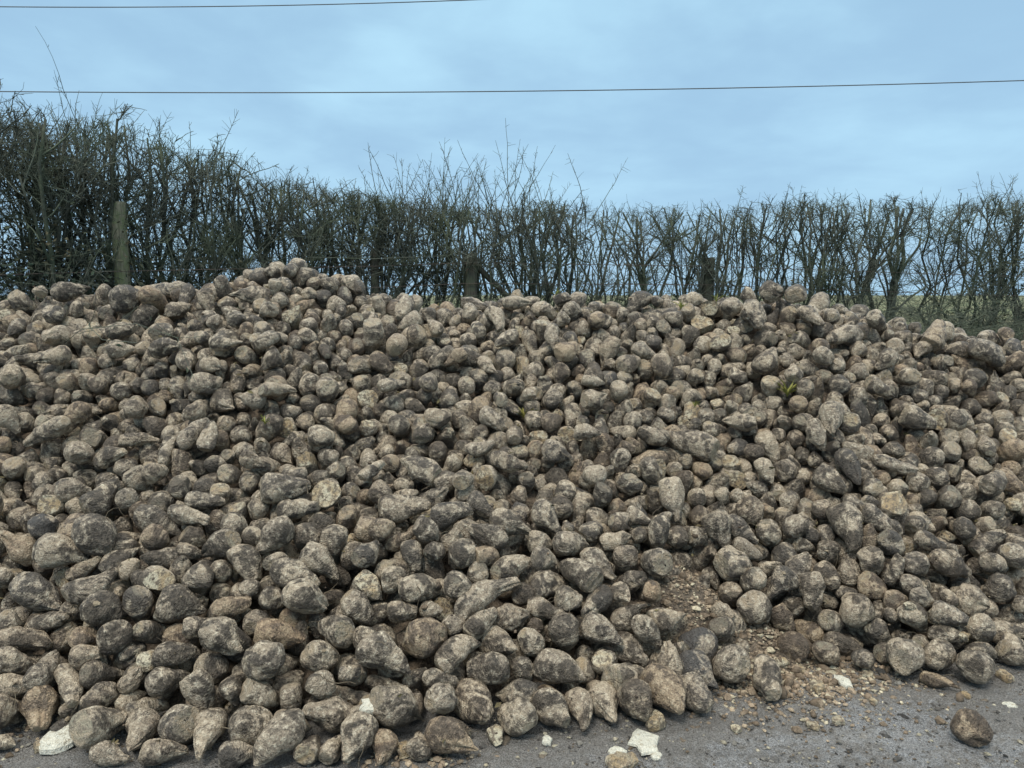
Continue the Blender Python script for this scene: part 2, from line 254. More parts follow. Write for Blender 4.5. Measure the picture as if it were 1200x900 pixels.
# ------------------------------------------------------------------ the heap: where each beet lies
# per beet: x, y, z in mm; heading and rise of the root tip in degrees; length and width in mm; cleanness in percent; kind
KINDS = ['', 'broken', 'cut', 'brown', 'orange', 'blue', 'green', 'spots', 'slab']
HEAP = [
-806,2380,83,-125,-27,216,132,70,0,-1451,2491,76,60,-18,176,147,65,0,-412,2548,107,27,-37,218,154,50,0,-1813,3166,546,-31,-24,203,169,30,0,
-471,2690,225,-14,-25,230,139,45,0,-1983,2996,355,-12,-30,232,146,40,0,593,2680,90,-69,-14,215,147,50,3,-202,2426,60,-20,-10,190,123,60,3,-91,3004,344,27,15,322,117,62,0,
-1349,2920,336,11,-14,185,148,28,0,-343,2799,250,20,0,172,155,50,3,192,2774,140,-23,-12,216,138,55,0,-139,2616,74,-61,3,219,151,45,0,-954,2656,230,150,-26,193,143,50,0,
-1106,2730,290,-10,-33,191,137,45,0,-540,2384,80,-108,-22,159,122,45,0,-1736,2581,75,-62,-22,176,140,70,3,-1962,3165,468,5,-17,231,141,55,0,
-928,2488,77,38,8,156,156,60,0,-1202,2499,72,141,-30,176,147,45,0,1641,3533,460,-86,-47,242,152,40,0,-832,2921,365,19,-36,190,144,70,0,-1089,3489,681,22,1,224,153,47,0,
-1073,2464,59,-85,-4,244,114,80,6,11,2577,59,133,-14,151,121,72,0,469,2638,88,-61,-41,154,135,35,0,1647,2501,56,-42,-22,126,114,42,3,-1647,2865,340,10,-37,154,142,35,0,
1030,2828,61,-98,-7,211,124,55,0,894,2915,75,101,-36,176,151,45,0,-678,2528,99,-146,23,189,116,50,0,976,4077,788,153,14,288,145,51,0,-1753,3000,396,40,21,208,116,55,0,
-98,2727,161,-176,-7,163,132,40,0,153,2601,65,-48,-10,184,121,45,0,-506,3462,595,-1,0,232,138,39,0,-1152,2591,141,-19,-66,144,118,50,0,1677,2994,82,44,-12,197,132,60,0,
-1325,2481,56,-80,-9,169,115,62,2,-205,2758,216,46,8,197,113,60,0,290,3183,374,131,4,209,129,40,0,-914,2799,269,8,-14,194,131,62,4,-1551,2777,272,28,6,128,120,30,0,
1936,2937,72,48,-13,191,147,45,0,-1052,3187,539,-151,-35,197,143,60,0,-1957,2820,225,17,-8,214,107,58,0,-1940,3439,666,69,32,202,146,30,0,
1059,3417,329,26,-2,179,163,55,0,-829,3125,441,-14,-40,197,126,65,0,711,2717,61,-66,-14,164,124,50,0,-379,3027,367,41,-13,190,129,50,0,1549,3223,192,80,-2,173,140,55,0,
383,2918,215,-27,-17,180,120,55,0,-1178,2381,47,13,-9,146,97,57,0,-1148,3111,431,-42,-39,181,125,65,0,-735,2726,215,28,-17,139,128,60,0,1097,3189,189,27,-51,175,144,40,0,
-907,3033,413,-1,-25,207,136,40,0,-1286,2716,230,17,3,145,95,40,0,-1279,2640,165,53,-8,168,115,30,0,-714,2827,283,142,-3,155,127,50,0,219,2927,199,49,-79,171,136,50,0,
-1523,2932,318,97,-73,177,118,35,0,356,2659,57,-81,-8,186,117,80,7,-2245,3272,467,-161,46,198,145,90,0,-925,2604,120,26,-38,139,107,75,0,
-629,2937,307,-3,-48,154,125,50,0,-1659,2634,138,-52,-18,201,82,65,0,-1564,2704,153,56,-23,154,94,35,0,2092,3259,214,-30,-13,146,146,60,0,
-1612,3305,563,0,-31,220,118,40,0,-1775,2685,187,87,19,170,100,50,0,1017,3541,458,-33,-63,176,129,30,0,1369,3264,251,-109,-53,166,128,55,0,
812,3663,563,-84,-53,220,144,84,0,-2528,3963,853,-178,-30,258,109,65,0,769,2844,74,-54,-15,184,151,22,5,-926,2370,49,29,-14,125,99,39,0,2099,3409,321,23,-23,242,132,28,0,
-483,3739,726,156,23,217,131,63,0,256,2627,54,-81,-10,185,105,60,0,-282,3399,581,2,16,184,123,40,0,-261,2578,121,57,-26,138,124,65,0,-1289,3171,501,170,-27,171,140,30,0,
1841,3029,65,36,-15,181,131,60,0,1921,3120,202,-32,-9,141,102,50,0,-45,2852,199,-55,14,214,133,40,0,795,3008,116,8,18,159,151,22,5,-123,3291,516,173,21,192,107,40,0,
1254,3106,66,39,-15,167,135,30,3,3172,4918,1199,-7,-33,237,177,40,0,644,3268,383,112,-18,162,129,40,0,6,3194,400,29,12,187,110,40,0,-1322,3027,422,97,37,144,123,35,0,
-1513,2586,130,60,-10,133,114,35,0,2313,3392,220,25,-40,144,138,28,0,497,2924,134,-65,1,186,130,50,0,464,2787,82,36,-13,187,138,55,0,1239,3311,260,-163,-37,177,122,35,0,
-1357,2372,39,-9,-7,132,80,75,0,-235,3195,445,145,-50,144,123,35,0,1675,3812,624,-50,-30,169,140,45,0,-2543,4986,1582,71,9,241,176,35,0,567,2952,209,-10,-53,156,96,50,0,
178,3183,314,51,-20,212,127,35,0,-1002,3400,602,-11,8,229,99,50,0,0,2973,264,9,12,163,127,60,0,-1920,2734,180,40,-32,156,113,50,0,1,3380,532,-1,-25,207,151,45,0,
-1134,2917,342,33,3,156,107,55,3,1821,3552,478,-33,-33,201,115,35,0,-1488,3015,409,-3,-4,146,128,75,1,-1168,2743,163,26,-17,133,122,50,0,
-705,2603,167,13,-36,108,103,60,0,170,3439,541,-37,-42,181,125,30,0,276,3333,451,19,-11,188,128,60,0,-122,2885,281,32,25,156,100,28,0,9,2698,76,158,-13,180,129,40,0,
1802,3171,159,24,-42,187,116,55,0,2390,4313,869,-13,-21,190,140,50,0,1800,3890,691,-80,-39,201,116,23,2,-905,3509,627,99,-41,214,152,55,1,
2083,3134,125,29,-42,159,116,60,0,-801,3223,509,-90,-69,140,123,50,0,2404,3624,371,5,30,190,102,35,0,354,3068,281,-134,-16,180,112,40,0,-1459,3302,591,-2,-15,192,93,75,0,
-1448,2876,239,72,-32,178,91,35,0,1665,3309,259,7,-23,124,119,50,3,1213,3687,504,-30,-52,154,136,45,0,-444,2389,45,-93,-8,145,92,55,3,1910,3675,524,157,-54,248,125,59,1,
1798,4132,902,-108,-47,194,136,85,0,78,2872,195,61,-44,123,117,40,0,-1862,2579,72,87,-38,166,119,28,0,2172,3065,56,0,-24,125,115,45,0,-1581,3206,523,27,-37,124,116,35,0,
398,3240,383,-46,-21,204,118,65,0,-1716,4128,1108,6,-20,158,150,40,0,-2135,3558,651,30,-9,156,110,70,0,666,3027,231,11,7,172,111,55,0,1691,3375,357,-27,-67,140,132,50,0,
-700,2415,43,82,-5,122,88,40,2,-229,3058,354,87,-47,158,129,40,0,-1010,3882,822,103,-36,228,138,53,0,-2953,5045,1629,24,9,239,145,25,0,
-885,4689,1318,125,-64,236,133,55,0,-2155,3329,536,35,11,121,121,25,5,1824,3449,406,24,-39,168,112,30,0,-632,3151,482,60,15,148,116,35,0,
-1315,3939,876,156,-45,203,130,26,0,-14,3759,742,3,-14,205,104,60,0,-1878,2897,277,-12,21,182,82,40,0,-1878,2663,126,24,-3,184,99,45,0,2585,3901,610,36,21,161,120,55,0,
-386,3265,541,-8,-43,127,114,35,0,-2260,3809,794,129,17,171,133,80,0,698,3452,446,97,-62,208,110,40,0,-1427,3400,640,11,-7,168,87,45,0,-1634,2722,220,11,6,112,90,65,0,
1579,4581,1208,38,41,203,149,45,0,2137,4842,1327,-154,-9,268,134,47,0,-2442,4103,913,-117,-51,207,127,45,3,-1515,2826,172,-49,29,183,123,34,0,
241,3063,302,19,-17,112,110,45,0,1283,3594,418,18,-46,127,121,45,0,-2839,4650,1339,-90,2,288,152,92,0,1224,3208,145,-13,-50,117,97,29,0,
-2607,3825,669,107,-47,194,117,53,0,632,2848,115,89,62,203,117,45,0,2457,3520,336,-6,-33,133,127,55,0,1117,3327,258,89,-57,182,108,45,0,-821,2603,97,-69,-77,117,96,35,0,
-1542,3128,460,-134,16,168,113,30,0,146,3023,270,-21,-9,166,92,50,0,-914,3254,518,33,6,131,124,30,0,-439,3192,441,-43,-61,141,109,40,0,-1033,2604,131,-15,-63,129,97,35,0,
-451,2924,307,2,-1,119,113,50,0,1362,3063,62,67,-32,120,109,40,0,2093,3949,679,-16,-14,230,79,50,0,1590,4887,1453,-61,-50,205,159,55,0,1460,4156,730,-43,-60,199,118,62,0,
531,3300,385,33,-61,140,116,60,0,-620,2418,40,78,-2,136,81,50,0,-503,3058,392,4,-6,111,109,35,0,1640,3167,97,26,-43,164,117,28,0,1898,3378,339,52,-25,136,123,45,0,
-2735,4396,1233,-154,-13,201,111,60,0,-1642,3818,895,57,36,211,104,65,0,1404,3573,464,32,1,132,124,40,0,498,3042,229,-24,51,187,110,50,0,-1835,2908,201,4,48,152,102,45,0,
2856,5024,1345,50,37,223,155,55,0,2355,3496,287,20,-29,141,113,50,0,-627,2761,137,-56,12,190,127,62,0,1790,3358,325,9,64,137,90,35,0,2901,4258,679,111,-47,183,128,77,3,
1469,3124,57,-17,-14,166,116,35,0,2318,3891,492,103,-54,159,117,44,0,-2023,4351,1290,-14,11,245,119,40,0,906,3077,149,62,-49,139,120,40,0,
-1556,3765,876,87,55,167,96,65,0,-2367,5022,1546,85,-30,289,145,89,3,767,4078,827,-177,15,179,106,33,0,-1708,3146,449,49,27,169,100,35,0,-2064,3768,774,-2,24,163,95,30,0,
728,3816,677,11,-61,151,112,41,0,-268,2667,153,18,-23,142,77,45,0,-597,3020,372,-15,-44,147,104,60,1,922,3522,321,-57,37,234,124,36,0,-580,3291,541,53,-7,134,107,45,0,
240,3849,768,-2,-24,155,112,50,0,1609,3415,269,58,-54,151,124,45,0,405,3772,651,120,-34,178,118,68,0,342,3650,518,-112,-53,176,112,75,0,
1700,4081,815,-48,-61,182,111,80,0,1905,3086,126,-22,-3,149,76,40,0,-2877,4268,1128,112,-5,210,140,60,0,1450,3218,126,15,-16,116,111,45,0,
-1684,2799,252,53,-14,114,91,72,3,1486,3387,279,-79,-31,148,131,28,0,-1696,3718,719,-113,-73,165,104,37,0,153,3229,411,34,-24,124,105,65,0,
-1602,3521,655,89,-57,132,112,39,0,2421,3892,435,88,-37,173,141,29,0,-1581,4067,1006,-49,-11,222,133,41,0,-1825,3581,687,48,-56,168,131,70,0,
-322,2408,40,-19,-22,90,81,45,0,-3338,5146,1520,61,-39,232,122,60,0,1030,3354,185,78,-44,197,114,34,0,-1347,2612,72,48,-19,160,75,65,0,-992,2966,351,26,-23,108,96,40,0,
-672,4839,1276,131,-39,284,156,46,0,-1425,2640,171,26,56,99,77,75,0,-1051,4227,1041,96,-30,202,135,61,0,2274,3233,76,-10,5,172,106,60,0,1349,3241,81,121,10,144,105,40,3,
484,3367,462,5,16,150,109,65,0,-1957,3869,839,16,-2,180,83,65,0,1143,3582,432,-33,-27,179,116,45,0,607,3793,600,91,-51,146,126,41,0,-2294,4055,799,95,-20,186,134,30,0,
2042,3498,403,-22,-17,142,85,35,0,-149,3507,585,-20,-38,155,105,68,0,-2767,4046,912,5,-59,163,126,85,0,1538,3506,348,54,-70,127,113,40,0,946,4600,1176,51,11,191,140,59,0,
-104,4077,906,-48,-28,171,132,55,0,1307,4225,872,151,1,185,119,78,0,603,4694,1222,-165,-67,248,124,59,2,2380,4146,657,100,-77,170,137,29,0,
-1690,4900,1595,-156,3,253,127,40,2,-1731,3550,737,76,-7,142,104,60,0,-2429,4651,1380,8,9,151,117,40,0,1488,4033,631,116,-7,169,124,30,0,
-782,3457,516,105,-58,184,118,49,3,42,2776,138,-13,-51,103,91,45,0,-398,4077,926,50,0,163,132,60,0,-359,3244,360,-42,-29,199,132,28,0,-131,3711,660,94,-56,167,128,51,1,
-1434,3265,499,19,-34,129,116,30,0,545,3219,326,-35,35,148,97,30,0,-1288,4064,1081,46,-8,200,89,75,0,-2551,4049,738,-105,86,227,129,35,2,371,2829,144,29,24,110,91,85,1,
-2429,4935,1423,174,-60,217,136,20,0,351,4588,1261,45,24,172,124,60,3,1345,3557,323,84,-21,142,121,40,0,-476,2705,111,-8,-5,174,65,40,0,-1848,3105,427,11,30,151,75,50,0,
-2908,4323,999,64,-29,157,119,34,0,-623,4041,857,104,-49,202,118,36,0,2231,4459,1029,-1,-28,186,113,40,0,1769,5131,1620,-21,-9,166,146,40,0,
-1258,3290,544,30,-52,139,118,50,0,586,3946,688,90,-60,170,118,20,0,480,4225,1010,28,16,172,123,65,0,-916,3990,912,130,27,143,117,49,3,-2172,4875,1502,3,22,169,119,59,0,
-1240,2868,272,40,-11,162,81,50,0,2196,3962,573,126,-67,144,113,65,0,441,3633,584,110,-64,155,116,16,0,-889,4516,1151,50,-25,188,116,45,0,614,3116,309,64,-33,127,95,75,4,
-2219,3499,593,32,-16,121,102,90,1,2292,3660,420,21,-17,121,115,40,0,2030,3595,464,20,12,145,116,40,0,-1393,2708,213,88,1,92,80,92,1,-1426,2641,88,73,-6,124,81,95,6,
-150,3166,357,103,-60,126,101,55,0,-2081,4083,971,6,-3,122,119,75,2,1376,3437,302,40,39,182,111,50,0,-853,2707,115,57,12,141,103,30,0,132,3348,452,27,-23,121,107,55,0,
-1273,3613,784,8,-17,156,99,50,0,1749,2876,32,-32,-4,150,66,30,8,-367,2746,113,-32,51,117,93,38,0,-1048,2945,256,96,-7,166,116,45,0,2329,3995,593,89,-48,152,123,28,0,
-2360,4472,1269,13,6,152,120,60,0,-713,4607,1303,97,29,183,141,80,7,-1411,3660,696,94,-24,143,119,49,0,1148,3498,366,-3,-34,155,85,80,0,-614,2696,74,-6,-5,174,65,40,0,
-1826,3449,639,115,-10,129,103,48,0,-1671,3485,592,89,-23,153,114,45,0,-776,4484,1180,-18,-35,155,119,23,0,-1879,4299,1204,-61,-17,224,117,39,0,
241,3626,519,94,-40,194,123,20,0,2531,3858,461,108,-29,148,105,64,0,795,3503,414,79,-53,147,114,40,0,-1694,3986,986,86,19,182,115,60,0,-1259,3109,412,-1,-24,99,97,50,0,
-447,4597,1194,171,-40,216,122,44,0,-1331,2892,213,23,8,164,122,39,3,-2137,4575,1375,93,3,170,131,40,0,2370,4726,1180,-164,-37,157,121,55,0,
1466,5034,1489,89,-46,173,137,82,0,1965,4896,1452,-57,-28,216,106,65,0,1746,3255,210,47,-38,119,106,35,0,-625,3560,622,16,-37,155,120,16,0,
1513,3026,55,36,-16,113,94,35,0,-1421,4022,1038,-170,12,144,110,75,0,-159,3891,798,23,11,168,84,70,0,-1967,4859,1550,-40,-53,157,126,69,0,
-113,3215,440,34,-19,133,98,65,0,1373,3932,649,-62,-52,149,100,80,0,-1098,3018,362,61,-48,97,85,35,0,-1432,3106,423,-41,61,137,106,30,0,
-1207,3455,574,82,-55,121,104,78,0,866,5183,1533,-142,-35,211,122,29,0,-1956,4054,849,54,-53,166,119,20,0,382,3414,489,29,9,110,103,35,0,
-729,3257,422,132,-18,206,128,28,0,1938,4228,856,71,-29,171,120,29,2,729,4569,1180,46,12,164,117,51,0,-2951,4834,1473,-8,4,130,121,28,0,
2456,4634,1078,104,-15,191,110,55,0,-1165,4250,1056,100,-75,160,124,52,0,4,4352,1056,-80,16,251,126,40,0,51,3101,306,-11,9,106,104,22,0,
-1308,3640,658,108,-25,187,123,34,0,-2613,4380,1060,76,-54,150,103,38,0,219,4336,978,122,-22,172,124,39,0,-1200,3836,760,-33,-27,161,108,46,0,
-2376,3563,511,54,-5,181,110,73,0,1849,3201,242,8,-31,131,92,45,0,1665,4886,1301,-76,9,196,145,24,0,1931,5123,1620,65,19,179,137,35,0,-410,3639,561,-35,40,294,157,37,0,
-48,4656,1155,122,-81,192,130,56,0,-400,3929,724,110,-74,191,128,46,0,-1652,4300,1323,3,2,187,94,55,0,-503,3297,488,-3,32,156,79,40,0,-2064,2907,255,56,-57,106,94,60,0,
-1622,2555,31,48,-5,119,63,40,0,1884,3845,581,106,-19,132,108,37,0,-2637,4672,1293,127,-59,173,109,55,0,902,3515,431,32,4,113,99,40,0,1980,4507,1015,133,-64,186,134,41,0,
739,3757,540,-134,68,153,101,25,0,-329,3711,627,34,-64,171,121,44,0,-185,4214,893,103,-68,207,143,39,3,238,4166,883,54,4,155,109,36,0,2652,4389,831,112,-57,176,108,57,0,
-1415,4358,1344,56,18,154,94,75,0,-253,4113,861,-131,56,171,125,39,0,-1647,3097,429,44,34,97,74,40,0,-611,2652,188,13,-4,79,75,40,0,-1392,4271,1219,176,-38,146,115,40,0,
-1552,4375,1230,76,-33,174,120,54,2,-647,3366,513,6,-20,137,114,73,0,-102,4891,1434,-69,-39,204,105,75,0,1843,3323,252,83,-43,126,100,40,0,
513,3158,215,-24,21,213,133,48,0,2515,4255,682,90,-27,187,125,70,0,-1685,4473,1314,80,5,275,155,34,0,-340,3197,467,64,-8,117,104,35,0,-1421,3179,468,4,-19,120,82,35,0,
297,2855,83,52,-32,115,104,40,0,-239,3597,701,88,11,131,100,65,2,2701,4333,714,-15,-67,203,103,90,0,2366,3363,77,-47,-8,150,111,37,0,2747,4244,734,69,19,182,100,60,0,
-783,3753,658,-41,3,183,129,26,0,-1755,3259,435,126,-57,166,136,35,0,-1063,3788,717,-92,50,234,130,39,1,2642,4155,613,107,-53,132,116,43,0,
-2288,4315,1026,132,-36,161,119,63,0,1920,4080,732,171,28,166,108,82,0,-1084,5167,1652,-47,-17,212,140,68,0,-1375,4695,1464,-42,51,200,136,46,1,
1460,3838,487,-126,-68,160,115,56,0,421,4073,770,-88,70,171,110,48,3,1564,4488,1038,66,-54,144,111,76,2,2070,4396,891,-131,61,225,129,20,0,475,3105,306,-69,2,130,94,65,0,
1747,3515,430,102,73,112,86,40,0,417,3989,856,-14,0,146,87,80,0,2758,4023,566,-52,-36,171,106,52,3,-731,5019,1497,-108,-36,190,114,80,0,821,4406,953,101,-52,194,103,53,2,
631,4377,1015,90,-62,131,105,75,0,-1921,4270,1048,-37,-76,156,95,59,0,-2024,4189,944,132,-35,148,113,34,0,1310,3313,159,-34,37,120,100,35,0,377,2362,29,27,-5,122,60,90,1,
-1458,3940,853,120,-7,190,109,34,0,2439,4991,1421,24,-45,144,117,50,0,-704,3684,723,49,20,149,80,65,0,1921,4583,1226,14,-39,132,115,85,0,
-353,4073,800,-82,39,255,143,39,0,-925,4130,947,99,-43,152,125,66,3,-866,2891,213,27,77,121,94,35,2,-233,2889,264,28,-9,93,91,30,0,-1041,4136,934,60,-3,158,131,48,0,
-1563,4228,1092,-75,-38,136,102,53,0,-474,3945,864,69,37,122,107,40,0,-1090,2840,185,28,-55,189,132,21,2,-961,3811,744,110,-54,127,109,55,0,
-565,3018,257,-7,36,147,109,45,0,-2827,5164,1540,152,-65,263,139,60,0,-1265,4432,1211,128,31,188,118,47,2,1333,4775,1292,-177,-22,151,118,41,1,
1211,4027,597,134,18,184,95,87,1,-379,4322,974,152,-46,160,120,27,0,-335,2967,295,-13,1,101,77,85,0,-1179,3233,504,178,-56,120,103,35,0,
-1387,3361,501,-148,-60,171,112,35,0,122,4177,859,100,-63,142,113,45,0,-1911,5010,1613,64,-59,203,112,37,0,265,3719,581,105,-47,153,113,54,0,
341,4242,890,-109,-51,191,107,49,0,-2420,4338,1060,98,-43,130,109,49,0,27,5129,1548,5,0,198,122,65,0,-1695,3077,321,-65,19,193,127,59,0,1589,3698,514,15,-13,109,106,30,0,
628,3522,522,-24,-18,155,84,50,0,-833,4276,979,95,-47,152,124,50,1,-1754,3742,814,65,53,165,67,80,0,1293,5042,1399,64,-12,273,155,66,1,516,4031,757,-27,-74,167,96,24,3,
-45,4674,1317,-134,-20,186,101,65,0,2044,3063,60,5,-9,139,101,55,0,1127,3968,580,-74,45,197,145,24,0,971,3818,513,78,-70,126,106,40,0,-684,4232,1091,35,4,154,116,60,0,
3027,5055,1227,163,-16,173,111,36,2,-918,3763,671,132,-45,165,107,30,0,-1249,3075,328,-48,33,115,97,70,0,1743,4421,1020,88,-51,145,107,44,0,
-1998,3799,682,98,-47,169,116,33,0,-3232,4863,1372,-95,-28,168,129,34,0,1166,4932,1313,170,-69,151,129,27,0,2691,4767,1072,117,4,202,121,28,0,
258,4666,1326,-80,-44,186,110,60,0,2142,4137,722,164,-12,132,103,45,0,-705,4297,958,156,6,172,110,47,0,-2545,4475,1141,70,-57,167,115,48,3,
3352,4948,1146,142,-58,150,104,56,0,2587,4477,838,-156,-56,147,129,24,1,418,3596,476,98,-43,139,113,30,0,737,4006,691,-170,-6,222,115,38,0,
1373,4128,693,51,-66,146,114,30,0,294,4491,1109,133,-71,148,112,49,0,2977,4694,934,110,-11,176,109,34,0,1031,4024,648,102,3,191,100,82,3,
264,3818,618,-23,-36,167,109,20,0,-205,4501,1066,117,-67,160,115,40,0,-913,2979,260,96,-6,131,117,56,0,-1133,4185,970,75,-39,165,111,20,0,
831,4647,1113,79,-45,154,131,34,0,2975,4771,1052,60,-16,242,136,31,0,-585,4564,1111,176,-65,153,115,51,0,934,3143,209,-31,-26,90,77,40,0,140,3308,327,37,8,249,137,46,0,
794,3460,320,175,8,134,108,29,0,-767,3185,353,-22,-13,114,98,26,0,-2747,4170,867,90,-27,154,117,54,0,1490,3394,162,-108,14,141,118,59,0,-480,4308,1099,88,21,172,117,50,0,
-1989,3291,542,129,0,178,146,60,0,1679,4339,954,82,-23,154,119,63,3,-1702,4196,1204,7,-19,115,99,80,0,10,3995,850,87,24,152,104,46,0,123,4817,1272,-57,-63,197,109,49,0,
1270,4153,733,-134,-2,141,115,31,0,-2401,4454,1119,50,37,177,118,42,0,846,4674,1237,11,-29,182,120,81,0,367,4461,1026,-97,32,210,134,37,0,
-671,4878,1417,-155,-24,170,124,70,2,-872,3398,500,11,-41,195,118,34,2,1427,4768,1215,144,18,143,104,51,2,2056,4983,1327,83,-29,209,143,26,0,
-178,3376,465,-17,-50,203,133,89,0,1428,4532,1003,-30,60,144,120,30,0,-1125,3899,783,-126,61,150,123,46,0,-1399,3490,634,96,-59,124,97,58,2,
-781,3067,300,-100,28,152,106,22,0,1854,4847,1307,-161,-1,147,110,40,0,-1816,2959,291,37,-22,99,83,35,0,515,3435,515,13,-30,118,83,45,0,
2171,5364,1514,-152,-27,229,138,73,0,1589,3278,78,168,26,210,119,29,0,-2288,3650,569,41,-39,198,124,30,0,-907,2786,152,58,-15,191,112,57,0,
2576,4360,747,93,-24,152,128,50,0,1695,4285,846,74,-32,178,131,52,0,-62,2506,38,77,-12,112,74,85,1,-1499,3708,721,81,-64,156,107,46,0,-1563,4021,892,99,5,143,107,36,0,
699,3083,142,-138,-51,156,109,52,3,1327,3951,553,-152,27,165,103,36,0,-1653,4516,1454,-38,2,144,107,49,0,1358,5095,1504,33,-27,214,122,46,1,
-275,3310,484,-6,51,132,93,75,0,625,4158,827,151,-2,155,100,60,0,961,3717,461,82,-20,136,116,34,0,551,4888,1420,97,-44,134,113,48,3,-2578,3761,582,-43,-40,124,91,49,0,
-281,5075,1445,79,-61,171,116,64,0,385,5089,1477,143,-23,162,136,31,0,-659,3855,705,129,-27,137,103,45,0,1413,4600,1082,30,-34,140,115,50,0,
1801,4102,728,-102,41,178,107,23,0,2215,3908,491,126,-54,149,99,42,0,1700,4474,1140,72,26,169,110,70,0,-814,2960,232,-73,-45,115,92,35,0,70,3801,612,88,-65,123,95,35,0,
-1231,4130,945,60,-3,140,110,49,0,-2181,5012,1579,-92,-47,195,104,30,0,-320,3872,695,-179,-47,127,100,72,2,1442,3549,368,11,-17,114,86,40,0,
1647,3087,44,20,-3,115,90,45,0,2168,4697,1102,148,-27,157,126,65,2,-1235,5099,1633,74,-80,158,119,48,0,-277,4434,1043,91,-49,138,113,81,0,
-2244,3819,646,-109,34,134,115,47,0,-579,2811,252,22,-9,103,101,45,0,-2804,4369,1040,57,0,150,97,55,0,-2429,3774,610,76,-78,145,95,37,0,2468,3980,531,74,3,165,116,45,0,
-2213,3132,361,75,-42,126,88,55,0,-654,4463,1061,62,-41,158,131,39,0,-353,4501,1213,158,-35,163,90,80,0,2331,4261,705,128,73,180,117,41,0,
-302,3038,253,171,-51,123,109,26,1,-1516,4631,1500,159,-31,127,104,67,0,-1241,3728,722,69,-17,184,107,46,0,3032,4518,797,-25,-65,192,126,76,0,
-793,4028,886,-103,49,153,102,74,1,-214,4875,1335,44,-75,172,112,46,0,1068,4465,962,147,-45,135,101,56,0,2367,4530,917,82,9,168,123,52,0,1983,3253,230,112,50,105,79,40,0,
-2936,4550,1196,-116,14,250,134,30,0,2452,3786,384,112,-42,135,95,53,0,-2733,4724,1272,109,-66,195,103,54,0,35,3620,520,159,74,113,103,45,5,
-77,3821,628,-147,62,178,126,50,0,928,3910,592,-78,-75,119,99,35,0,344,3877,652,53,73,153,87,45,0,1540,3944,551,-87,56,155,122,21,2,2208,4312,789,-120,10,139,107,32,0,
-879,4379,1052,79,-49,161,106,36,0,1854,5021,1444,118,-55,161,112,39,2,-1542,3882,806,56,-49,201,117,49,3,-1256,4296,1090,-52,63,173,108,26,2,
2082,4478,972,108,-30,149,116,61,0,695,4233,872,82,-29,133,115,58,0,-825,3674,609,130,-5,118,103,53,0,-2729,4332,1008,78,-40,119,100,31,0,
2877,4636,881,131,-65,147,117,33,0,195,4858,1345,112,-69,168,111,39,2,1628,4233,777,90,9,127,104,27,0,-1236,4610,1321,42,-39,160,100,54,0,
-2258,4154,869,84,-44,134,101,37,0,1317,4579,1028,-77,38,165,115,32,3,-1507,3556,638,126,-53,157,115,30,0,-1426,5170,1696,-177,-71,167,124,32,0,
1606,3873,507,-180,-24,181,109,64,3,7,3452,416,-1,49,167,98,42,0,1069,5002,1449,124,11,150,107,39,0,-2095,4313,1054,59,-17,122,108,26,0,
1079,4830,1243,62,-20,167,130,48,0,1229,4064,670,-68,9,134,98,55,1,1826,4632,1136,-140,17,167,140,55,0,-254,4584,1212,15,-10,172,119,26,2,
1124,4601,1072,112,-45,150,116,53,0,1583,4293,850,-114,31,161,114,75,2,-547,4267,951,-42,-9,152,101,31,0,2477,4145,601,79,-4,210,111,44,0,
2417,4243,762,-111,41,176,104,72,0,127,4008,744,92,-24,129,103,48,3,40,3710,560,100,-67,136,104,62,0,1541,3792,452,81,-60,150,106,41,0,2793,3893,483,23,-3,230,131,86,0,
2349,3584,233,-22,-28,151,105,49,0,-769,3900,733,100,11,160,102,73,0,2034,3459,253,-39,-31,118,94,41,0,3442,5145,1211,92,-33,192,124,20,5,
2893,4661,998,24,-60,130,97,29,3,1070,4387,904,-106,37,141,126,50,1,2725,4955,1233,-140,-29,160,101,41,0,-2642,4323,994,167,-52,114,101,55,0,
468,4693,1178,97,-52,152,138,37,0,2571,3999,488,170,-64,244,131,20,0,985,3225,137,82,-3,195,131,57,0,-548,3725,613,59,-55,147,110,34,0,
-982,4659,1252,132,-49,136,113,32,3,-518,4066,814,128,-50,190,139,40,0,-2881,4953,1482,125,-53,146,96,45,0,1837,4480,1015,-82,56,179,128,30,2,
-1124,4040,882,83,-51,115,95,47,0,2818,4874,1130,109,-47,168,109,36,0,-2072,4401,1146,78,-66,129,101,34,0,2114,4990,1470,90,22,175,104,60,0,
-52,4016,773,22,-51,136,109,67,0,-1089,3626,631,-176,-86,208,147,49,0,-138,4497,1164,-50,-24,157,80,80,0,-1600,3722,729,-127,35,111,92,30,0,
-2320,4264,957,74,-29,125,93,40,3,-2530,4330,991,-73,25,184,118,54,0,491,4956,1350,45,-31,158,114,83,0,1269,5373,1551,140,-17,161,111,69,0,
-1835,3404,512,-75,62,117,95,25,0,-1233,4025,875,108,24,125,115,45,1,489,4470,1126,76,38,184,127,33,0,900,4321,896,108,-9,128,107,61,0,1491,3615,428,80,47,130,87,35,0,
-1161,4723,1420,-68,37,183,112,64,0,869,4103,708,-171,23,168,116,49,0,151,4588,1132,54,2,122,117,56,0,1409,4699,1126,-37,26,167,126,44,0,
1398,3754,413,130,-69,155,113,31,0,1245,4881,1266,90,-17,135,112,73,0,-1325,3876,785,-80,57,156,106,50,0,1586,4453,940,13,-19,121,107,49,0,
63,4649,1146,-82,-54,157,112,58,1,1542,5035,1380,100,-9,172,136,42,0,598,4244,878,-50,74,129,96,39,0,-830,4174,912,-78,33,182,121,23,0,303,4124,813,-140,26,125,115,43,1,
1755,3186,69,-122,36,128,101,50,0,-472,5135,1430,-114,-61,151,119,39,0,-1261,5021,1560,89,-52,135,115,28,0,-1522,5133,1761,-91,0,199,121,38,0,
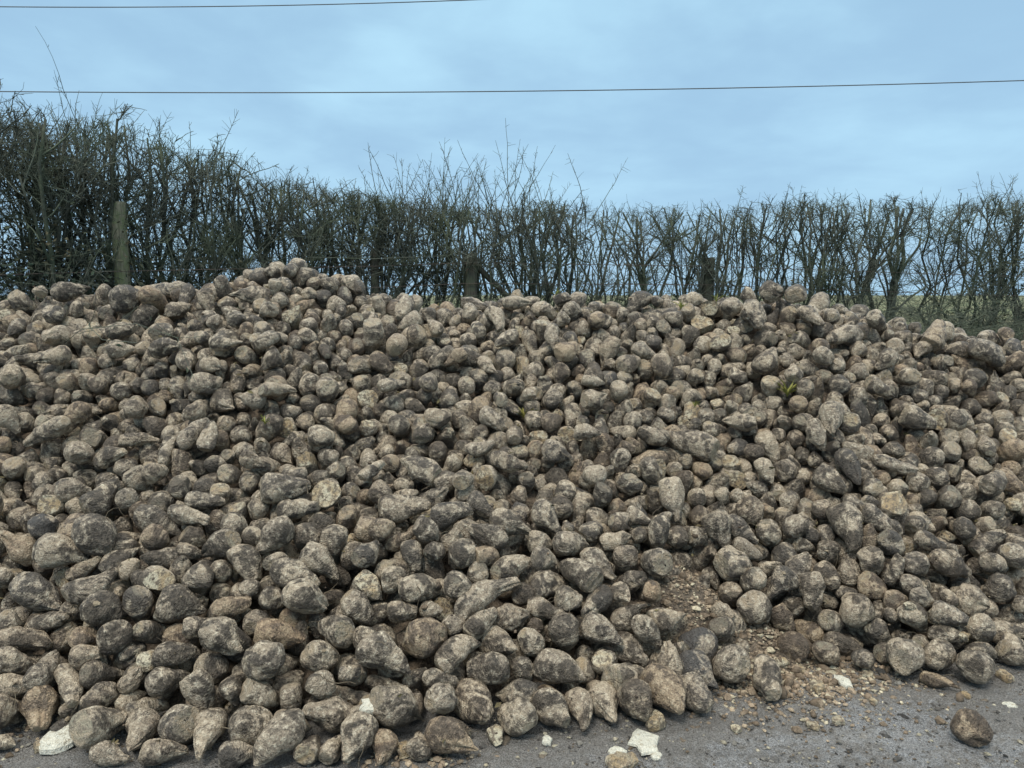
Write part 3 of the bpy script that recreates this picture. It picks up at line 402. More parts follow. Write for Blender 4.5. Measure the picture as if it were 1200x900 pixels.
1948,3160,82,175,-49,182,125,20,0,-1510,4285,1161,-95,6,181,98,54,0,1191,5070,1456,74,-51,189,107,66,2,962,3436,243,-62,-47,109,89,44,0,-2094,3540,532,9,-62,155,129,66,0,
305,2940,120,-92,42,115,93,36,0,1642,4144,701,69,33,110,89,46,0,-2331,3340,356,150,-10,159,123,28,0,-1706,5115,1694,48,-36,150,102,47,0,
-1010,4467,1143,-88,59,154,104,39,0,572,4520,1061,122,-55,146,111,20,5,-1876,4182,963,-107,30,191,126,37,0,2010,4626,1145,103,-37,150,104,73,0,
3034,4996,1133,180,37,209,120,51,3,-896,5090,1497,29,-74,173,101,92,0,-3055,4788,1303,76,-2,178,142,58,0,-1072,4787,1372,114,-33,151,108,56,0,
2350,3771,372,104,23,225,135,47,0,-1724,3850,791,20,-22,208,134,20,0,477,4355,1093,14,-11,142,71,85,0,609,3437,464,32,-3,82,80,35,0,2927,4341,756,-153,-62,120,104,70,1,
-1951,3180,348,38,-8,144,113,60,1,35,3973,721,97,-56,137,111,36,2,1006,4614,1070,145,-58,150,104,37,0,-252,5243,1520,-11,-15,212,112,47,0,
-1826,4473,1318,69,-30,167,94,46,0,-504,4834,1394,141,37,144,102,72,0,2244,4832,1239,-135,-36,126,110,51,0,1245,3453,290,-15,30,125,69,35,0,
-2469,4511,1204,137,21,141,108,56,0,-792,3998,794,-15,34,109,89,24,0,2191,4100,629,131,-41,183,123,36,0,-2105,3928,774,71,-24,177,136,37,0,
1216,4233,756,46,26,155,109,57,3,-210,3927,712,165,-20,139,107,39,1,-2120,3267,375,-174,-72,140,128,29,0,-224,3671,580,86,-43,187,128,50,0,
-2293,4407,1088,-72,38,158,139,41,0,-1325,4176,1061,99,-37,165,136,79,0,2569,5005,1249,69,-4,177,112,73,0,-1409,3830,784,135,-4,200,100,65,0,
-1642,2613,59,43,-52,77,73,50,0,1792,4377,922,-95,44,213,140,50,0,1838,4791,1232,20,0,140,102,56,0,908,4850,1262,112,-62,153,123,29,0,-1933,3898,752,-91,-80,121,97,47,0,
-1290,3429,544,91,-69,144,89,48,2,-697,4003,775,-153,-25,151,94,73,0,663,2962,87,-40,48,182,140,53,0,1020,5014,1355,77,-32,144,106,43,0,
-1011,3140,441,72,-16,159,101,40,0,365,5170,1570,-62,3,180,113,48,0,2052,3902,550,105,-45,143,107,59,0,-2090,3052,241,98,2,139,104,65,0,257,5092,1478,14,-43,129,106,47,0,
-1815,4597,1402,58,-62,140,97,75,0,1137,4323,873,96,-56,127,107,37,0,197,4470,1041,-114,61,164,133,22,0,-520,4354,989,102,-62,128,100,44,0,
2911,4560,817,133,-19,129,109,32,0,-1179,4976,1517,-177,-49,141,123,67,0,-2293,4484,1165,78,-52,122,96,49,0,-2706,4390,1072,24,-58,139,89,65,0,
-1276,2780,152,-97,-77,130,102,50,0,-2173,3095,260,-51,71,133,98,28,0,-1036,4880,1398,134,-42,175,116,29,0,900,4447,960,127,6,149,114,61,0,-1792,2458,30,0,-12,82,62,60,0,
-18,4321,938,-50,-9,234,124,55,0,-2764,4462,1133,35,61,165,111,38,0,1041,3900,535,91,12,135,103,48,0,-2485,3973,690,74,10,119,95,50,0,2859,4495,772,124,6,146,114,51,0,
-2417,3867,663,124,30,117,91,34,0,-1012,3269,423,-179,86,185,114,41,3,-623,3312,406,-59,53,148,129,42,0,1960,3598,362,80,7,109,94,63,2,-2453,5238,1630,178,5,190,123,53,5,
2191,3770,407,-52,27,173,111,34,3,2548,4608,953,69,-48,114,96,32,0,3357,5282,1293,-144,10,202,121,55,0,-1496,4828,1532,141,-63,154,110,48,0,
874,4011,646,111,6,126,102,60,0,186,3043,180,59,48,144,112,25,0,1558,4176,722,-101,56,135,113,67,0,3486,5254,1300,-112,-43,145,114,46,0,
1569,3598,406,-111,-38,122,87,50,0,541,3698,524,82,25,127,105,80,0,-114,4437,1021,93,-46,140,114,33,0,1949,5029,1394,91,20,175,116,31,3,
-1842,3975,837,135,-28,124,115,48,0,1114,3833,542,16,-66,97,82,62,0,-560,3165,372,97,-80,123,102,75,0,-1005,3704,659,155,-14,161,104,57,0,
-3029,4597,1226,83,-74,131,101,68,0,500,4178,841,85,59,200,116,46,0,1026,5136,1444,-18,21,278,147,56,5,2387,3344,165,61,0,122,82,45,0,2613,4694,992,173,-63,132,113,68,0,
-726,3632,595,-61,30,131,104,33,3,1416,3320,105,179,73,194,120,51,0,775,4957,1325,-69,47,168,112,44,2,161,4114,801,47,1,147,99,56,1,-2500,3867,644,78,-18,139,103,41,0,
488,3958,702,-83,78,112,97,39,3,-1945,4495,1321,-128,-22,123,104,33,0,1705,3201,163,29,-51,88,65,50,0,-520,2891,196,-60,16,180,115,40,0,2213,4393,851,47,-15,104,90,59,0,
-825,3583,574,-63,43,127,94,38,0,-2313,3501,477,86,-63,184,105,20,0,15,2923,111,88,64,169,126,47,0,1360,3872,492,-89,60,147,119,34,0,-173,4060,814,92,-68,127,99,34,0,
-1290,4678,1384,126,-47,159,114,43,0,-2513,4377,1090,-88,33,149,122,75,2,312,4918,1422,161,-42,122,102,54,0,-1394,3582,622,159,16,148,95,62,0,
1692,4083,689,79,49,101,79,35,0,1764,4717,1176,22,-9,142,105,70,0,-1058,2741,130,-94,10,126,90,43,2,2871,4202,602,75,-29,114,94,68,3,-290,4850,1269,98,-36,209,111,46,0,
2808,4716,1007,94,-54,135,98,53,0,-1139,5100,1561,105,-38,160,119,26,0,662,4326,926,-73,61,159,123,50,0,680,5176,1461,104,-67,144,120,55,0,
-2817,4119,792,-129,68,157,132,37,0,-2727,4040,734,-63,30,153,130,24,0,-2709,5040,1465,75,-10,126,114,51,5,1271,4704,1122,-141,-60,135,98,67,0,
-1166,2668,66,-155,1,143,110,40,0,-65,4227,1010,93,5,114,91,65,0,2028,4240,784,97,40,201,101,46,2,952,4037,673,95,-38,117,88,30,0,1400,4407,909,94,10,165,122,48,0,
-850,3918,764,-68,55,118,93,41,0,1715,4542,1044,-20,-28,164,110,43,0,2497,3554,195,164,-20,97,88,60,2,-500,4698,1183,47,-74,168,123,36,0,
1842,4174,788,-111,21,127,114,38,0,1517,4357,860,-106,-67,118,94,26,2,-569,5125,1440,84,-81,130,100,44,0,-2889,4403,1069,-172,-40,137,104,66,0,
759,4314,892,111,11,150,96,40,0,-1959,4741,1372,35,-26,178,104,23,0,2961,4460,751,98,-36,164,115,42,0,3305,4922,1041,176,-8,136,101,60,2,
-2615,4276,927,39,18,137,102,42,0,1144,4259,803,95,-48,138,113,41,0,-1476,4053,910,-98,14,116,103,54,0,2636,5102,1308,131,4,172,119,45,0,
-1894,4116,891,136,-11,128,104,51,0,1600,4021,604,48,19,112,98,40,0,-2792,3929,781,-140,-17,163,123,78,3,-2634,3987,703,98,-4,135,103,52,0,
1945,4014,656,-164,34,155,101,39,0,2506,4682,993,-54,43,156,117,43,2,-180,5053,1386,121,-50,220,141,47,2,3191,4877,1021,-157,66,185,122,36,0,
1986,3707,430,30,63,171,139,27,0,152,4692,1181,97,-49,157,106,47,0,1566,3334,217,-14,3,108,68,50,0,-2183,4351,1056,65,-46,118,101,23,0,-1474,3784,759,93,-59,92,85,38,0,
-1329,4537,1302,141,-23,117,101,31,0,1993,3946,607,129,-47,108,96,52,3,-2719,4268,941,112,-9,131,97,33,0,1529,4813,1219,-77,43,192,121,31,3,
-1621,5152,1726,35,-62,132,106,24,0,2257,4519,919,-125,71,146,110,39,0,1226,4624,1062,-171,-69,120,92,47,2,1048,4547,1017,61,-18,138,120,51,0,
2562,4113,560,86,11,145,117,54,0,-1475,4277,1090,40,30,118,91,40,0,-1354,4400,1216,-52,49,171,110,34,0,-2806,5003,1431,-30,-39,137,110,62,0,
1607,3585,302,-168,-49,177,128,56,0,1828,4960,1369,-166,33,140,111,44,0,-1133,4391,1153,117,-51,108,91,20,0,-594,3987,770,-105,33,135,106,33,3,
-1342,4909,1532,-4,36,138,96,55,3,2251,3849,426,-69,46,153,111,29,0,-351,4492,1065,69,-77,115,104,42,0,3026,5214,1305,61,-78,191,123,72,0,
1061,4758,1157,-175,-11,164,109,46,0,3213,4772,960,-56,-71,117,98,31,0,1949,4167,769,-47,36,130,111,47,0,102,2979,224,61,-21,84,72,40,0,
-1421,4621,1383,-59,59,114,107,34,0,906,4542,1026,-104,37,150,120,59,0,-1093,4539,1199,133,29,152,92,29,0,705,4079,746,29,-33,139,108,34,3,
-301,4201,889,-138,62,121,103,41,0,888,3368,237,-35,64,167,123,42,0,-381,2927,204,-14,32,216,117,34,0,440,5321,1509,173,-66,194,124,64,0,637,3740,532,172,-10,131,87,42,2,
-786,4860,1327,33,-78,143,110,28,0,2706,4687,958,-166,-64,136,108,37,0,1676,5242,1571,-13,-45,149,101,63,0,2536,3614,350,109,36,154,120,35,0,
-1546,4884,1638,176,-80,119,99,54,0,125,4294,940,67,-14,146,101,44,0,1445,4857,1260,-175,-61,148,104,33,0,650,3878,658,-108,28,175,100,47,0,
-1520,4163,986,-64,-12,141,111,49,0,-1191,3963,812,-148,-16,136,85,57,0,-1852,4909,1508,60,-52,161,121,80,2,2792,4681,915,-72,44,169,111,33,0,
1815,3127,75,36,-13,140,76,45,0,207,2846,57,109,24,152,92,35,0,-2279,4622,1250,104,-34,155,110,53,0,2168,3441,173,-91,-47,156,96,53,0,171,3700,558,81,-66,110,101,20,0,
1657,3247,171,50,31,118,73,40,0,1301,4400,937,-115,33,153,99,78,0,-1366,4289,1096,21,-76,148,127,20,0,1230,4530,1002,-92,17,126,101,58,0,
-1520,4993,1637,95,-34,144,116,40,5,2617,3852,372,16,-22,169,111,58,0,-484,3984,752,38,-1,141,106,54,0,-1357,4983,1575,149,-58,128,106,49,0,
-302,3127,298,-2,-35,120,103,75,0,-3135,4889,1336,152,-48,170,101,42,2,1249,3609,307,-97,30,158,116,52,2,-754,4226,946,-49,43,102,86,22,0,
1223,4376,875,-83,30,164,128,52,0,2247,3395,123,68,-13,175,106,51,0,-1500,4489,1331,103,-59,199,115,45,0,482,3813,590,152,2,150,98,47,0,
-695,3489,503,-85,-59,142,101,53,0,-1452,2743,123,108,-47,162,112,24,0,-1894,3529,567,88,-41,142,100,31,0,-1243,4213,999,-70,32,117,100,48,0,
2450,5081,1312,-145,82,166,123,38,0,1442,3955,543,83,19,115,89,71,2,278,3920,681,132,-70,129,92,43,0,2674,4272,659,111,-14,122,86,22,0,-976,4075,863,-129,37,220,117,62,0,
-537,2511,56,-55,-25,147,114,60,0,-2167,4424,1110,-170,-32,130,90,66,0,-1588,4499,1366,84,-56,131,102,52,3,2567,5603,1443,-154,-20,217,117,48,0,
801,4518,1020,70,18,187,109,54,3,2259,3734,352,-57,26,104,81,40,1,1202,3851,527,-7,-41,97,78,26,0,-1125,4486,1246,-63,-24,105,91,31,0,-2384,3950,675,134,10,155,102,42,0,
-680,3926,754,176,-30,102,91,47,0,2169,4476,917,-66,-64,118,99,26,0,97,4263,1022,-50,18,126,69,75,0,-1129,3220,403,-158,-53,179,113,40,3,614,4020,744,129,-46,137,96,46,0,
-3212,5098,1615,136,1,118,92,78,0,1934,4594,1085,88,-16,130,112,42,0,1312,3756,474,-89,28,181,114,69,3,1299,4112,650,98,19,133,89,80,0,
-2808,4855,1367,115,-60,129,111,60,0,3316,4835,997,43,-65,121,107,55,0,-1033,3132,346,61,-1,174,105,28,0,-1042,4592,1226,130,-10,116,102,51,0,
-1340,5106,1652,106,-49,130,99,33,3,1446,4312,860,93,-46,115,97,14,0,-499,3237,368,-1,-20,119,91,43,0,156,3847,617,54,19,109,89,72,0,292,3164,237,-151,-3,204,143,30,2,
-374,2670,53,76,24,110,88,59,0,622,3257,262,-84,12,163,129,33,0,-255,4033,773,75,6,137,102,39,0,-2418,4749,1278,66,-59,151,100,51,0,-2529,3660,534,60,17,115,96,58,0,
19,3886,652,95,14,130,106,19,0,749,5105,1434,112,-78,129,103,39,0,1540,4245,786,72,-26,106,90,30,0,565,3032,136,-121,77,139,116,61,0,-1500,4409,1295,94,-48,145,89,47,0,
935,5043,1397,180,-57,128,106,46,0,-684,5148,1510,-158,-60,172,111,67,0,339,4054,747,-55,-52,100,80,20,0,1103,4077,655,134,-36,119,100,28,2,
114,4524,1053,-106,-44,116,91,67,0,-1783,4220,1018,-118,8,123,108,49,0,-610,4381,997,60,5,168,113,59,0,1655,4486,988,-76,-3,117,87,32,0,2117,4233,759,-91,11,129,98,37,0,
46,4762,1214,-69,61,174,128,50,0,-2930,4699,1251,-126,53,182,126,34,2,-664,4697,1200,-40,56,135,98,38,2,-1331,3502,571,45,22,188,94,77,0,
-2358,4188,857,91,11,194,123,39,0,-3205,4757,1259,85,-62,125,99,48,2,827,3695,450,157,-16,113,88,50,2,-951,3985,808,-36,-21,118,91,51,0,
-3310,4976,1374,86,-63,185,121,45,3,3222,4694,885,63,-4,139,110,13,0,1302,4291,794,-71,-29,109,95,42,0,-1979,4372,1141,-83,31,143,101,56,0,
-2628,4605,1212,-67,55,184,115,55,0,224,4759,1225,83,-45,169,124,35,0,2347,5025,1365,69,16,183,122,29,0,2187,4786,1141,153,-31,118,96,37,3,
580,4916,1307,128,-60,135,115,27,0,-2075,3714,635,163,-48,122,110,29,0,202,5192,1507,59,23,157,117,88,0,1066,3793,457,-73,54,216,139,21,0,
2641,3762,360,36,-3,147,102,20,0,-1676,4269,1159,-66,-75,125,83,80,0,-12,4578,1097,33,-19,121,96,46,0,-72,3711,576,-89,31,113,89,60,0,1333,4502,962,128,-1,121,91,34,3,
1951,4684,1249,-90,-64,143,103,54,2,-240,4300,941,38,-1,182,108,61,0,1763,5068,1440,8,57,153,102,22,0,2382,4655,988,7,-67,164,124,38,0,816,5066,1397,101,-63,176,93,33,0,
3125,4557,795,101,-1,142,113,65,0,-2517,5007,1427,61,-23,149,108,53,3,670,4535,1073,113,-43,124,99,55,0,2636,4621,937,-149,4,100,90,61,0,410,4607,1123,-17,42,95,84,23,3,
987,3087,55,-96,-14,140,113,40,0,-875,4046,835,85,-43,100,91,30,0,2242,3154,58,2,-12,105,79,45,0,-801,5139,1493,-92,-10,186,137,40,0,-852,4798,1281,-44,46,152,123,63,0,
1846,3764,514,-147,24,146,108,20,0,1911,4428,966,179,-25,120,94,62,0,-1399,4015,881,-79,47,143,90,39,2,-2071,4713,1331,26,-16,149,113,20,2,
980,4481,985,58,-74,128,91,61,3,-1604,4785,1508,120,-32,134,108,63,0,-1178,2984,271,4,8,178,116,39,0,-106,4524,1073,178,-61,129,102,18,0,-485,3126,310,43,59,156,119,32,0,
-713,4067,829,-62,70,135,84,49,0,-1178,3382,502,-86,58,144,129,60,0,394,2895,73,-82,-35,156,114,20,0,1525,4707,1130,97,27,133,103,75,5,98,4430,1007,135,-2,146,107,48,0,
3093,4699,917,106,-48,124,100,55,2,2961,5492,1323,-46,-87,147,109,61,0,-1870,5133,1659,171,10,138,91,34,3,-236,2800,124,-59,-11,206,109,34,0,
-2449,3620,524,-107,58,163,107,42,0,2548,5078,1303,96,-45,124,84,53,0,1241,4464,941,-116,22,107,91,43,1,377,4863,1302,94,-50,129,104,55,5,
2136,4856,1199,-71,24,170,127,44,0,663,4647,1134,-138,27,217,119,32,0,853,4998,1364,128,-65,144,94,73,0,974,3627,378,89,9,159,113,51,0,
-1138,4593,1288,-168,17,108,99,46,0,-1791,4396,1216,66,-47,138,104,34,0,-1975,4230,1008,69,-52,97,78,57,3,-2502,3776,583,-72,-25,115,82,41,0,
1764,3906,581,32,-39,142,128,27,0,-706,4190,892,176,-24,125,103,47,0,2360,4758,1068,103,-6,142,112,47,0,1726,3667,512,-15,-36,134,128,35,0,
-2156,4173,868,55,24,134,102,22,0,-707,3012,260,-164,-9,147,106,52,0,-636,3112,310,143,32,156,138,27,0,-1004,4371,1061,84,23,153,95,58,0,
-929,4320,1002,-21,-42,107,93,73,3,-858,3840,713,52,-7,118,89,67,0,-1778,3533,567,-38,72,193,144,30,0,-636,3769,646,-84,59,132,96,40,0,-1611,3656,669,-32,-25,109,88,69,0,
1872,3947,635,139,31,136,112,22,0,-1785,2784,130,-32,3,220,117,42,2,1714,3277,118,123,37,132,103,20,0,-2014,3897,742,82,37,100,85,37,3,1418,5041,1385,121,-6,124,101,62,0,
-3208,5145,1488,70,70,231,150,59,0,847,4259,837,-110,61,145,113,51,2,527,4769,1226,81,-56,127,97,40,0,-2103,4085,826,-23,-43,100,93,52,0,112,3948,684,99,-10,97,87,48,0,
-379,2445,25,77,-8,78,51,80,1,-1347,3130,357,-90,-46,178,122,42,0,614,3574,450,137,10,204,104,59,0,1872,5181,1513,136,67,153,119,35,0,-2282,3929,707,111,-15,189,116,35,0,
193,3930,695,93,-64,137,91,53,0,-1904,4684,1449,-97,-21,125,99,56,0,1184,4736,1156,-97,30,137,105,38,0,-2666,4955,1403,-129,74,163,123,21,0,
2281,4816,1140,116,15,157,116,59,0,-1866,3836,747,28,54,119,103,59,0,734,4409,952,64,0,107,93,69,2,-1585,3073,395,99,-6,98,86,35,0,-41,3661,525,58,-6,122,94,64,0,
2382,4351,756,-141,3,120,100,33,0,2106,3711,431,-74,-4,166,115,64,0,-2153,4494,1202,-140,-1,121,88,46,0,1830,3436,264,168,65,193,120,45,0,
-450,4542,1088,-114,33,168,134,33,0,-2575,4136,868,77,-21,185,104,79,0,-9,3070,208,163,20,130,110,29,0,576,5200,1469,107,-71,156,114,36,0,
-1122,4709,1331,105,-36,103,96,40,0,338,4353,967,-60,51,120,101,36,0,-483,2787,133,174,-48,150,115,54,0,-53,3362,384,120,-37,133,111,53,0,
-155,4786,1242,69,-74,115,94,30,0,-1028,5114,1542,-61,5,104,95,55,0,971,4379,901,-76,38,140,105,27,0,1343,3407,166,-42,32,133,110,52,0,-386,5103,1406,97,-26,141,94,64,0,
1009,5147,1556,-73,4,145,92,46,0,-1581,4436,1298,135,-62,130,92,32,0,1183,4829,1208,-88,46,157,106,52,0,-531,3632,595,-10,28,126,92,65,0,-1156,3074,321,55,0,106,95,42,0,
-2018,3099,292,179,38,148,117,28,3,678,4985,1347,87,6,155,105,43,0,-538,3499,487,-65,15,124,104,45,0,110,5051,1395,-83,39,191,112,20,3,-517,3891,720,55,-65,137,92,41,0,
3058,4630,852,-88,51,232,126,28,0,-1334,4086,925,-16,66,156,103,27,0,260,4664,1165,-144,33,146,103,21,0,-64,4158,844,147,-33,126,90,40,0,
2774,4003,416,-152,16,177,135,61,2,-1543,5408,1766,172,-76,180,125,45,0,1491,4424,928,-16,-53,100,87,68,0,-1982,2988,233,113,1,132,108,47,0,
-1988,4324,1077,29,-5,132,95,58,0,261,3463,494,92,26,83,69,30,0,2685,5183,1331,168,-66,137,103,36,0,-1215,4544,1270,-30,51,134,95,30,0,-681,4539,1137,92,-43,123,107,59,1,
971,3987,594,133,25,149,87,33,3,-3192,5024,1429,-165,-32,106,90,42,0,-935,4929,1396,-75,-75,155,122,66,0,-798,4465,1073,101,-7,143,112,20,0,
1324,4041,593,47,12,115,80,81,0,-2714,3903,661,72,-57,192,143,37,3,-834,4950,1375,137,-60,155,119,47,0,2590,4856,1117,-81,49,181,109,39,0,
-120,4919,1309,-98,7,132,117,32,0,-2807,4247,912,-81,43,153,119,45,2,-1136,4920,1458,123,-46,153,96,32,0,2506,3478,150,118,-74,125,99,40,0,
-437,3527,506,66,-80,129,115,34,1,521,3540,475,89,-53,165,99,53,0,2300,4400,825,-116,59,117,96,54,0,-1407,4506,1336,-74,7,173,103,72,0,278,4412,1003,57,-72,114,95,39,0,
1719,4180,769,105,-67,126,113,39,2,1926,3366,237,-102,19,112,101,46,0,-1274,4781,1421,93,-49,141,115,23,0,-1010,3527,555,-9,-55,155,117,44,0,
-1751,3420,547,8,-79,154,104,34,0,745,4842,1257,-89,34,162,111,36,0,2540,4552,894,-107,54,153,97,36,0,1726,4991,1365,26,-2,127,98,60,0,2108,3829,460,175,-4,118,91,68,0,
686,4463,1008,-57,51,167,112,51,0,2075,4646,1070,118,-27,134,111,46,2,129,5292,1538,-47,16,164,105,63,0,506,3878,642,-76,48,177,100,43,0,
519,4847,1263,176,-43,125,106,36,0,2008,3534,313,-178,-17,113,95,52,3,1885,4725,1188,-118,47,153,105,34,0,859,4921,1307,57,-61,110,86,27,0,
517,5123,1462,-42,-14,122,99,35,0,-2286,5176,1568,58,-52,136,112,45,0,1226,3406,182,171,-48,168,107,38,0,578,3497,415,11,86,119,97,36,0,-443,4385,1006,-97,78,113,87,37,0,
1649,3502,317,23,21,112,70,45,0,-1001,3038,297,-159,45,110,95,34,0,2663,3920,423,-115,42,123,106,49,0,1459,4932,1354,-99,32,168,109,66,1,
-2219,4446,1155,-59,44,99,81,24,2,-2229,4818,1367,33,-68,157,120,61,3,1049,4924,1296,-130,42,141,117,42,0,2794,4287,629,76,-48,129,104,46,0,
-327,5029,1360,-100,49,129,115,46,3,144,3522,472,-60,35,107,92,22,0,2745,4958,1132,-98,31,152,114,25,0,2331,5153,1390,6,52,151,102,26,0,576,4354,941,65,4,90,79,23,0,
-2425,4284,931,-20,-11,117,88,56,0,-986,5048,1477,129,-13,136,121,32,2,-1644,4080,914,-81,22,179,97,46,2,-1311,4354,1147,166,3,107,83,39,0,
-2387,4031,738,73,-49,172,115,28,0,-2086,4142,881,-134,46,117,84,53,0,-578,3850,668,-94,-28,117,86,31,0,-415,3048,260,-109,15,170,111,34,0,
1126,5224,1477,1,-37,214,119,82,0,-1046,2660,70,-126,-33,110,81,46,0,-1082,4664,1272,177,-12,112,93,37,0,-1738,4012,867,55,-38,133,120,53,3,
-1086,5024,1494,-67,24,146,112,59,0,-195,2526,37,-15,-7,115,73,60,0,-393,4672,1147,158,-20,116,84,58,0,-2414,4863,1337,-93,55,178,98,47,0,
-1601,4593,1403,146,-27,170,116,20,0,-788,2517,56,11,-12,143,114,65,0,387,3016,150,-59,85,155,118,46,0,-432,4831,1259,101,-54,140,87,21,2,
1776,4913,1312,-6,-33,119,95,61,2,365,4666,1162,108,-54,113,91,46,0,584,5029,1382,103,-39,214,128,25,0,-552,3393,450,-36,66,154,105,39,0,
-457,5486,1460,-49,-35,185,118,70,3,-748,2652,55,143,-15,194,111,27,0,-2193,3486,481,-175,-20,134,112,32,0,2511,4820,1104,98,2,147,97,56,0,
1614,4383,894,-128,50,125,88,38,0,406,4197,861,78,-27,138,85,20,0,737,3608,427,-85,55,230,141,20,2,757,3922,631,155,-56,215,122,39,1,683,3850,583,116,12,96,88,48,0,
632,3654,510,-142,67,159,113,41,5,-3474,5152,1476,88,-59,147,115,44,0,2130,3914,509,93,16,122,100,54,3,450,3512,425,-121,62,160,104,48,0,
-1511,3644,667,-180,19,113,94,43,0,-738,3568,535,26,-4,133,93,26,0,-1379,4168,970,172,-1,100,80,66,0,-601,4763,1209,167,-4,141,99,53,0,2460,4985,1235,-87,35,149,102,40,0,
2309,5316,1494,-158,-14,126,97,35,0,2818,5509,1365,150,-36,151,117,63,0,-71,4234,900,92,-29,138,107,48,0,883,3775,484,68,10,129,103,71,2,
-2706,4846,1347,72,-60,147,108,54,2,1638,4676,1128,-21,66,194,119,33,3,-611,4231,898,166,19,119,95,49,5,1167,3822,464,104,0,117,100,22,0,
1054,4679,1117,161,-4,140,89,58,0,-1809,4825,1474,-147,40,151,104,74,0,-1516,3273,450,-59,-54,99,85,35,0,-3309,5069,1435,169,57,146,98,76,0,
1013,4331,850,53,-25,109,88,63,1,-1221,4713,1344,125,20,140,94,52,0,-1199,4479,1228,-61,46,89,77,49,0,-389,4943,1328,-79,12,125,92,55,0,-543,4479,1061,84,-12,154,99,39,0,
2881,4765,954,-103,-14,162,107,33,0,-283,4571,1091,-174,-24,144,102,60,0,1263,4799,1181,75,12,112,89,73,0,578,4094,778,-93,51,137,99,25,0,
-2882,4923,1381,64,-36,177,114,46,2,1516,3217,45,-55,2,172,91,40,0,-1486,3360,516,-132,68,113,100,55,0,1069,4292,832,78,-36,117,83,31,0,
-1602,4318,1156,-94,39,130,109,27,0,-806,4364,1010,176,-45,106,86,33,0,1533,3657,345,28,68,130,106,38,0,2112,3528,354,147,-18,118,81,63,2,
1159,4153,696,119,10,115,97,35,0,-1434,4933,1546,-177,-57,112,81,72,0,3115,5185,1242,146,-58,157,111,39,2,43,5156,1441,-71,9,139,105,41,0,
-2041,3220,338,-137,-45,121,85,50,0,2765,5131,1290,-33,28,144,110,46,0,-1778,3355,469,23,13,110,90,59,0,-175,4715,1187,123,-14,136,104,60,0,
182,3781,578,-179,-18,102,86,84,0,529,4292,896,65,5,96,87,63,1,-1730,4867,1508,-111,29,132,89,27,0,-1628,5257,1740,-36,-59,170,125,92,0,
-899,5214,1530,-112,-61,151,129,36,0,-98,3952,714,-27,24,112,107,49,0,-3401,5001,1459,-172,8,126,98,35,1,3359,5057,1136,67,29,134,111,46,0,
2348,4875,1166,-109,72,185,98,50,0,-1754,4311,1110,20,-71,233,131,20,0,-1344,2711,99,-175,-74,137,117,38,0,2251,3643,297,-93,49,131,99,23,0,
1107,5005,1328,24,-9,113,88,74,0,-681,2906,203,-38,14,203,119,28,2,-2329,4789,1302,-95,-36,206,116,69,0,3171,5034,1133,13,-29,130,92,46,0,
-2640,4521,1164,167,-31,120,101,57,0,-3057,4951,1385,-56,-52,134,106,68,0,520,3417,369,111,59,198,116,20,0,-2247,3216,318,-128,-71,113,98,39,2,
749,4581,1077,-73,26,138,103,25,3,290,3061,180,7,-24,108,106,35,0,-1853,4239,1065,-129,-61,121,89,42,0,2307,4100,593,50,-56,135,95,49,0,
2923,4868,1057,-11,85,165,102,39,0,-2553,4669,1236,-70,77,129,106,41,0,-1325,3022,294,-13,36,108,88,39,0,2119,4328,808,47,3,109,89,76,0,
-2652,4450,1111,-174,11,138,101,68,0,-717,3819,664,137,8,108,86,46,0,-497,4164,862,-22,-31,181,115,51,0,-1687,2692,52,-15,8,142,104,31,0,1160,4468,930,61,13,111,85,45,0,
349,2797,39,13,-6,96,79,50,0,1527,4919,1290,117,-33,105,92,24,0,-741,3367,452,-92,55,148,89,43,1,1791,3832,523,35,8,150,100,59,0,102,3870,664,-107,47,91,77,37,0,
-2242,3567,518,19,-16,139,119,56,2,394,3401,371,-152,12,149,111,44,2,1341,4776,1173,-103,32,144,92,42,0,307,3541,456,-79,56,139,92,37,0,
-2723,4574,1194,82,13,134,102,60,0,-1999,4454,1215,159,-9,180,132,20,0,-179,3847,671,-78,71,122,102,52,0,1610,4848,1230,130,18,114,84,42,0,
2570,4208,620,-54,60,93,79,40,0,-2669,3781,612,2,-54,97,91,23,1,-23,3248,307,97,48,161,118,37,3,-372,4881,1258,-77,-42,112,89,64,0,1381,4297,815,93,-3,129,87,24,0,
-1376,4477,1263,156,-2,102,81,41,0,-1626,2777,131,64,70,181,113,45,0,2455,4588,940,-84,9,94,85,54,0,-2470,3489,448,-57,53,141,116,50,0,
-1505,4751,1458,79,-58,169,122,39,3,2660,5023,1228,-44,60,127,91,37,0,2006,3397,207,135,11,112,85,44,0,-67,4769,1222,92,-57,162,114,28,2,-2565,3915,673,19,4,98,88,35,2,
-1958,2817,113,-128,15,183,125,56,0,-2359,3280,450,-74,-55,141,99,37,0,-2496,4162,822,115,-44,126,97,31,1,414,4347,936,89,33,132,87,34,0,48,4067,777,-57,30,157,120,36,0,
-2221,4547,1208,-153,-55,135,96,41,0,2241,3504,201,-134,62,102,85,35,0,-1699,2933,233,-116,28,165,136,35,0,-1891,3615,609,48,-34,167,97,62,0,
-311,3968,728,114,5,114,87,56,0,1696,3792,494,-56,-39,110,88,42,0,-1707,4159,973,-100,34,159,122,39,0,-1628,3157,378,91,65,123,95,41,2,2867,4972,1146,45,-19,124,118,56,0,
10,5058,1382,-137,-49,139,89,39,0,324,3986,703,154,-6,114,84,68,0,-1481,3470,569,-172,79,143,127,24,0,1419,3644,339,74,-83,167,115,35,0,-53,5201,1475,114,-9,122,107,59,3,
-282,4368,977,-65,52,124,96,56,0,1507,4496,963,-98,42,111,89,40,0,769,3363,280,38,-25,150,121,51,0,-1435,5020,1605,-78,32,154,105,63,0,69,4353,963,62,-78,118,95,36,0,
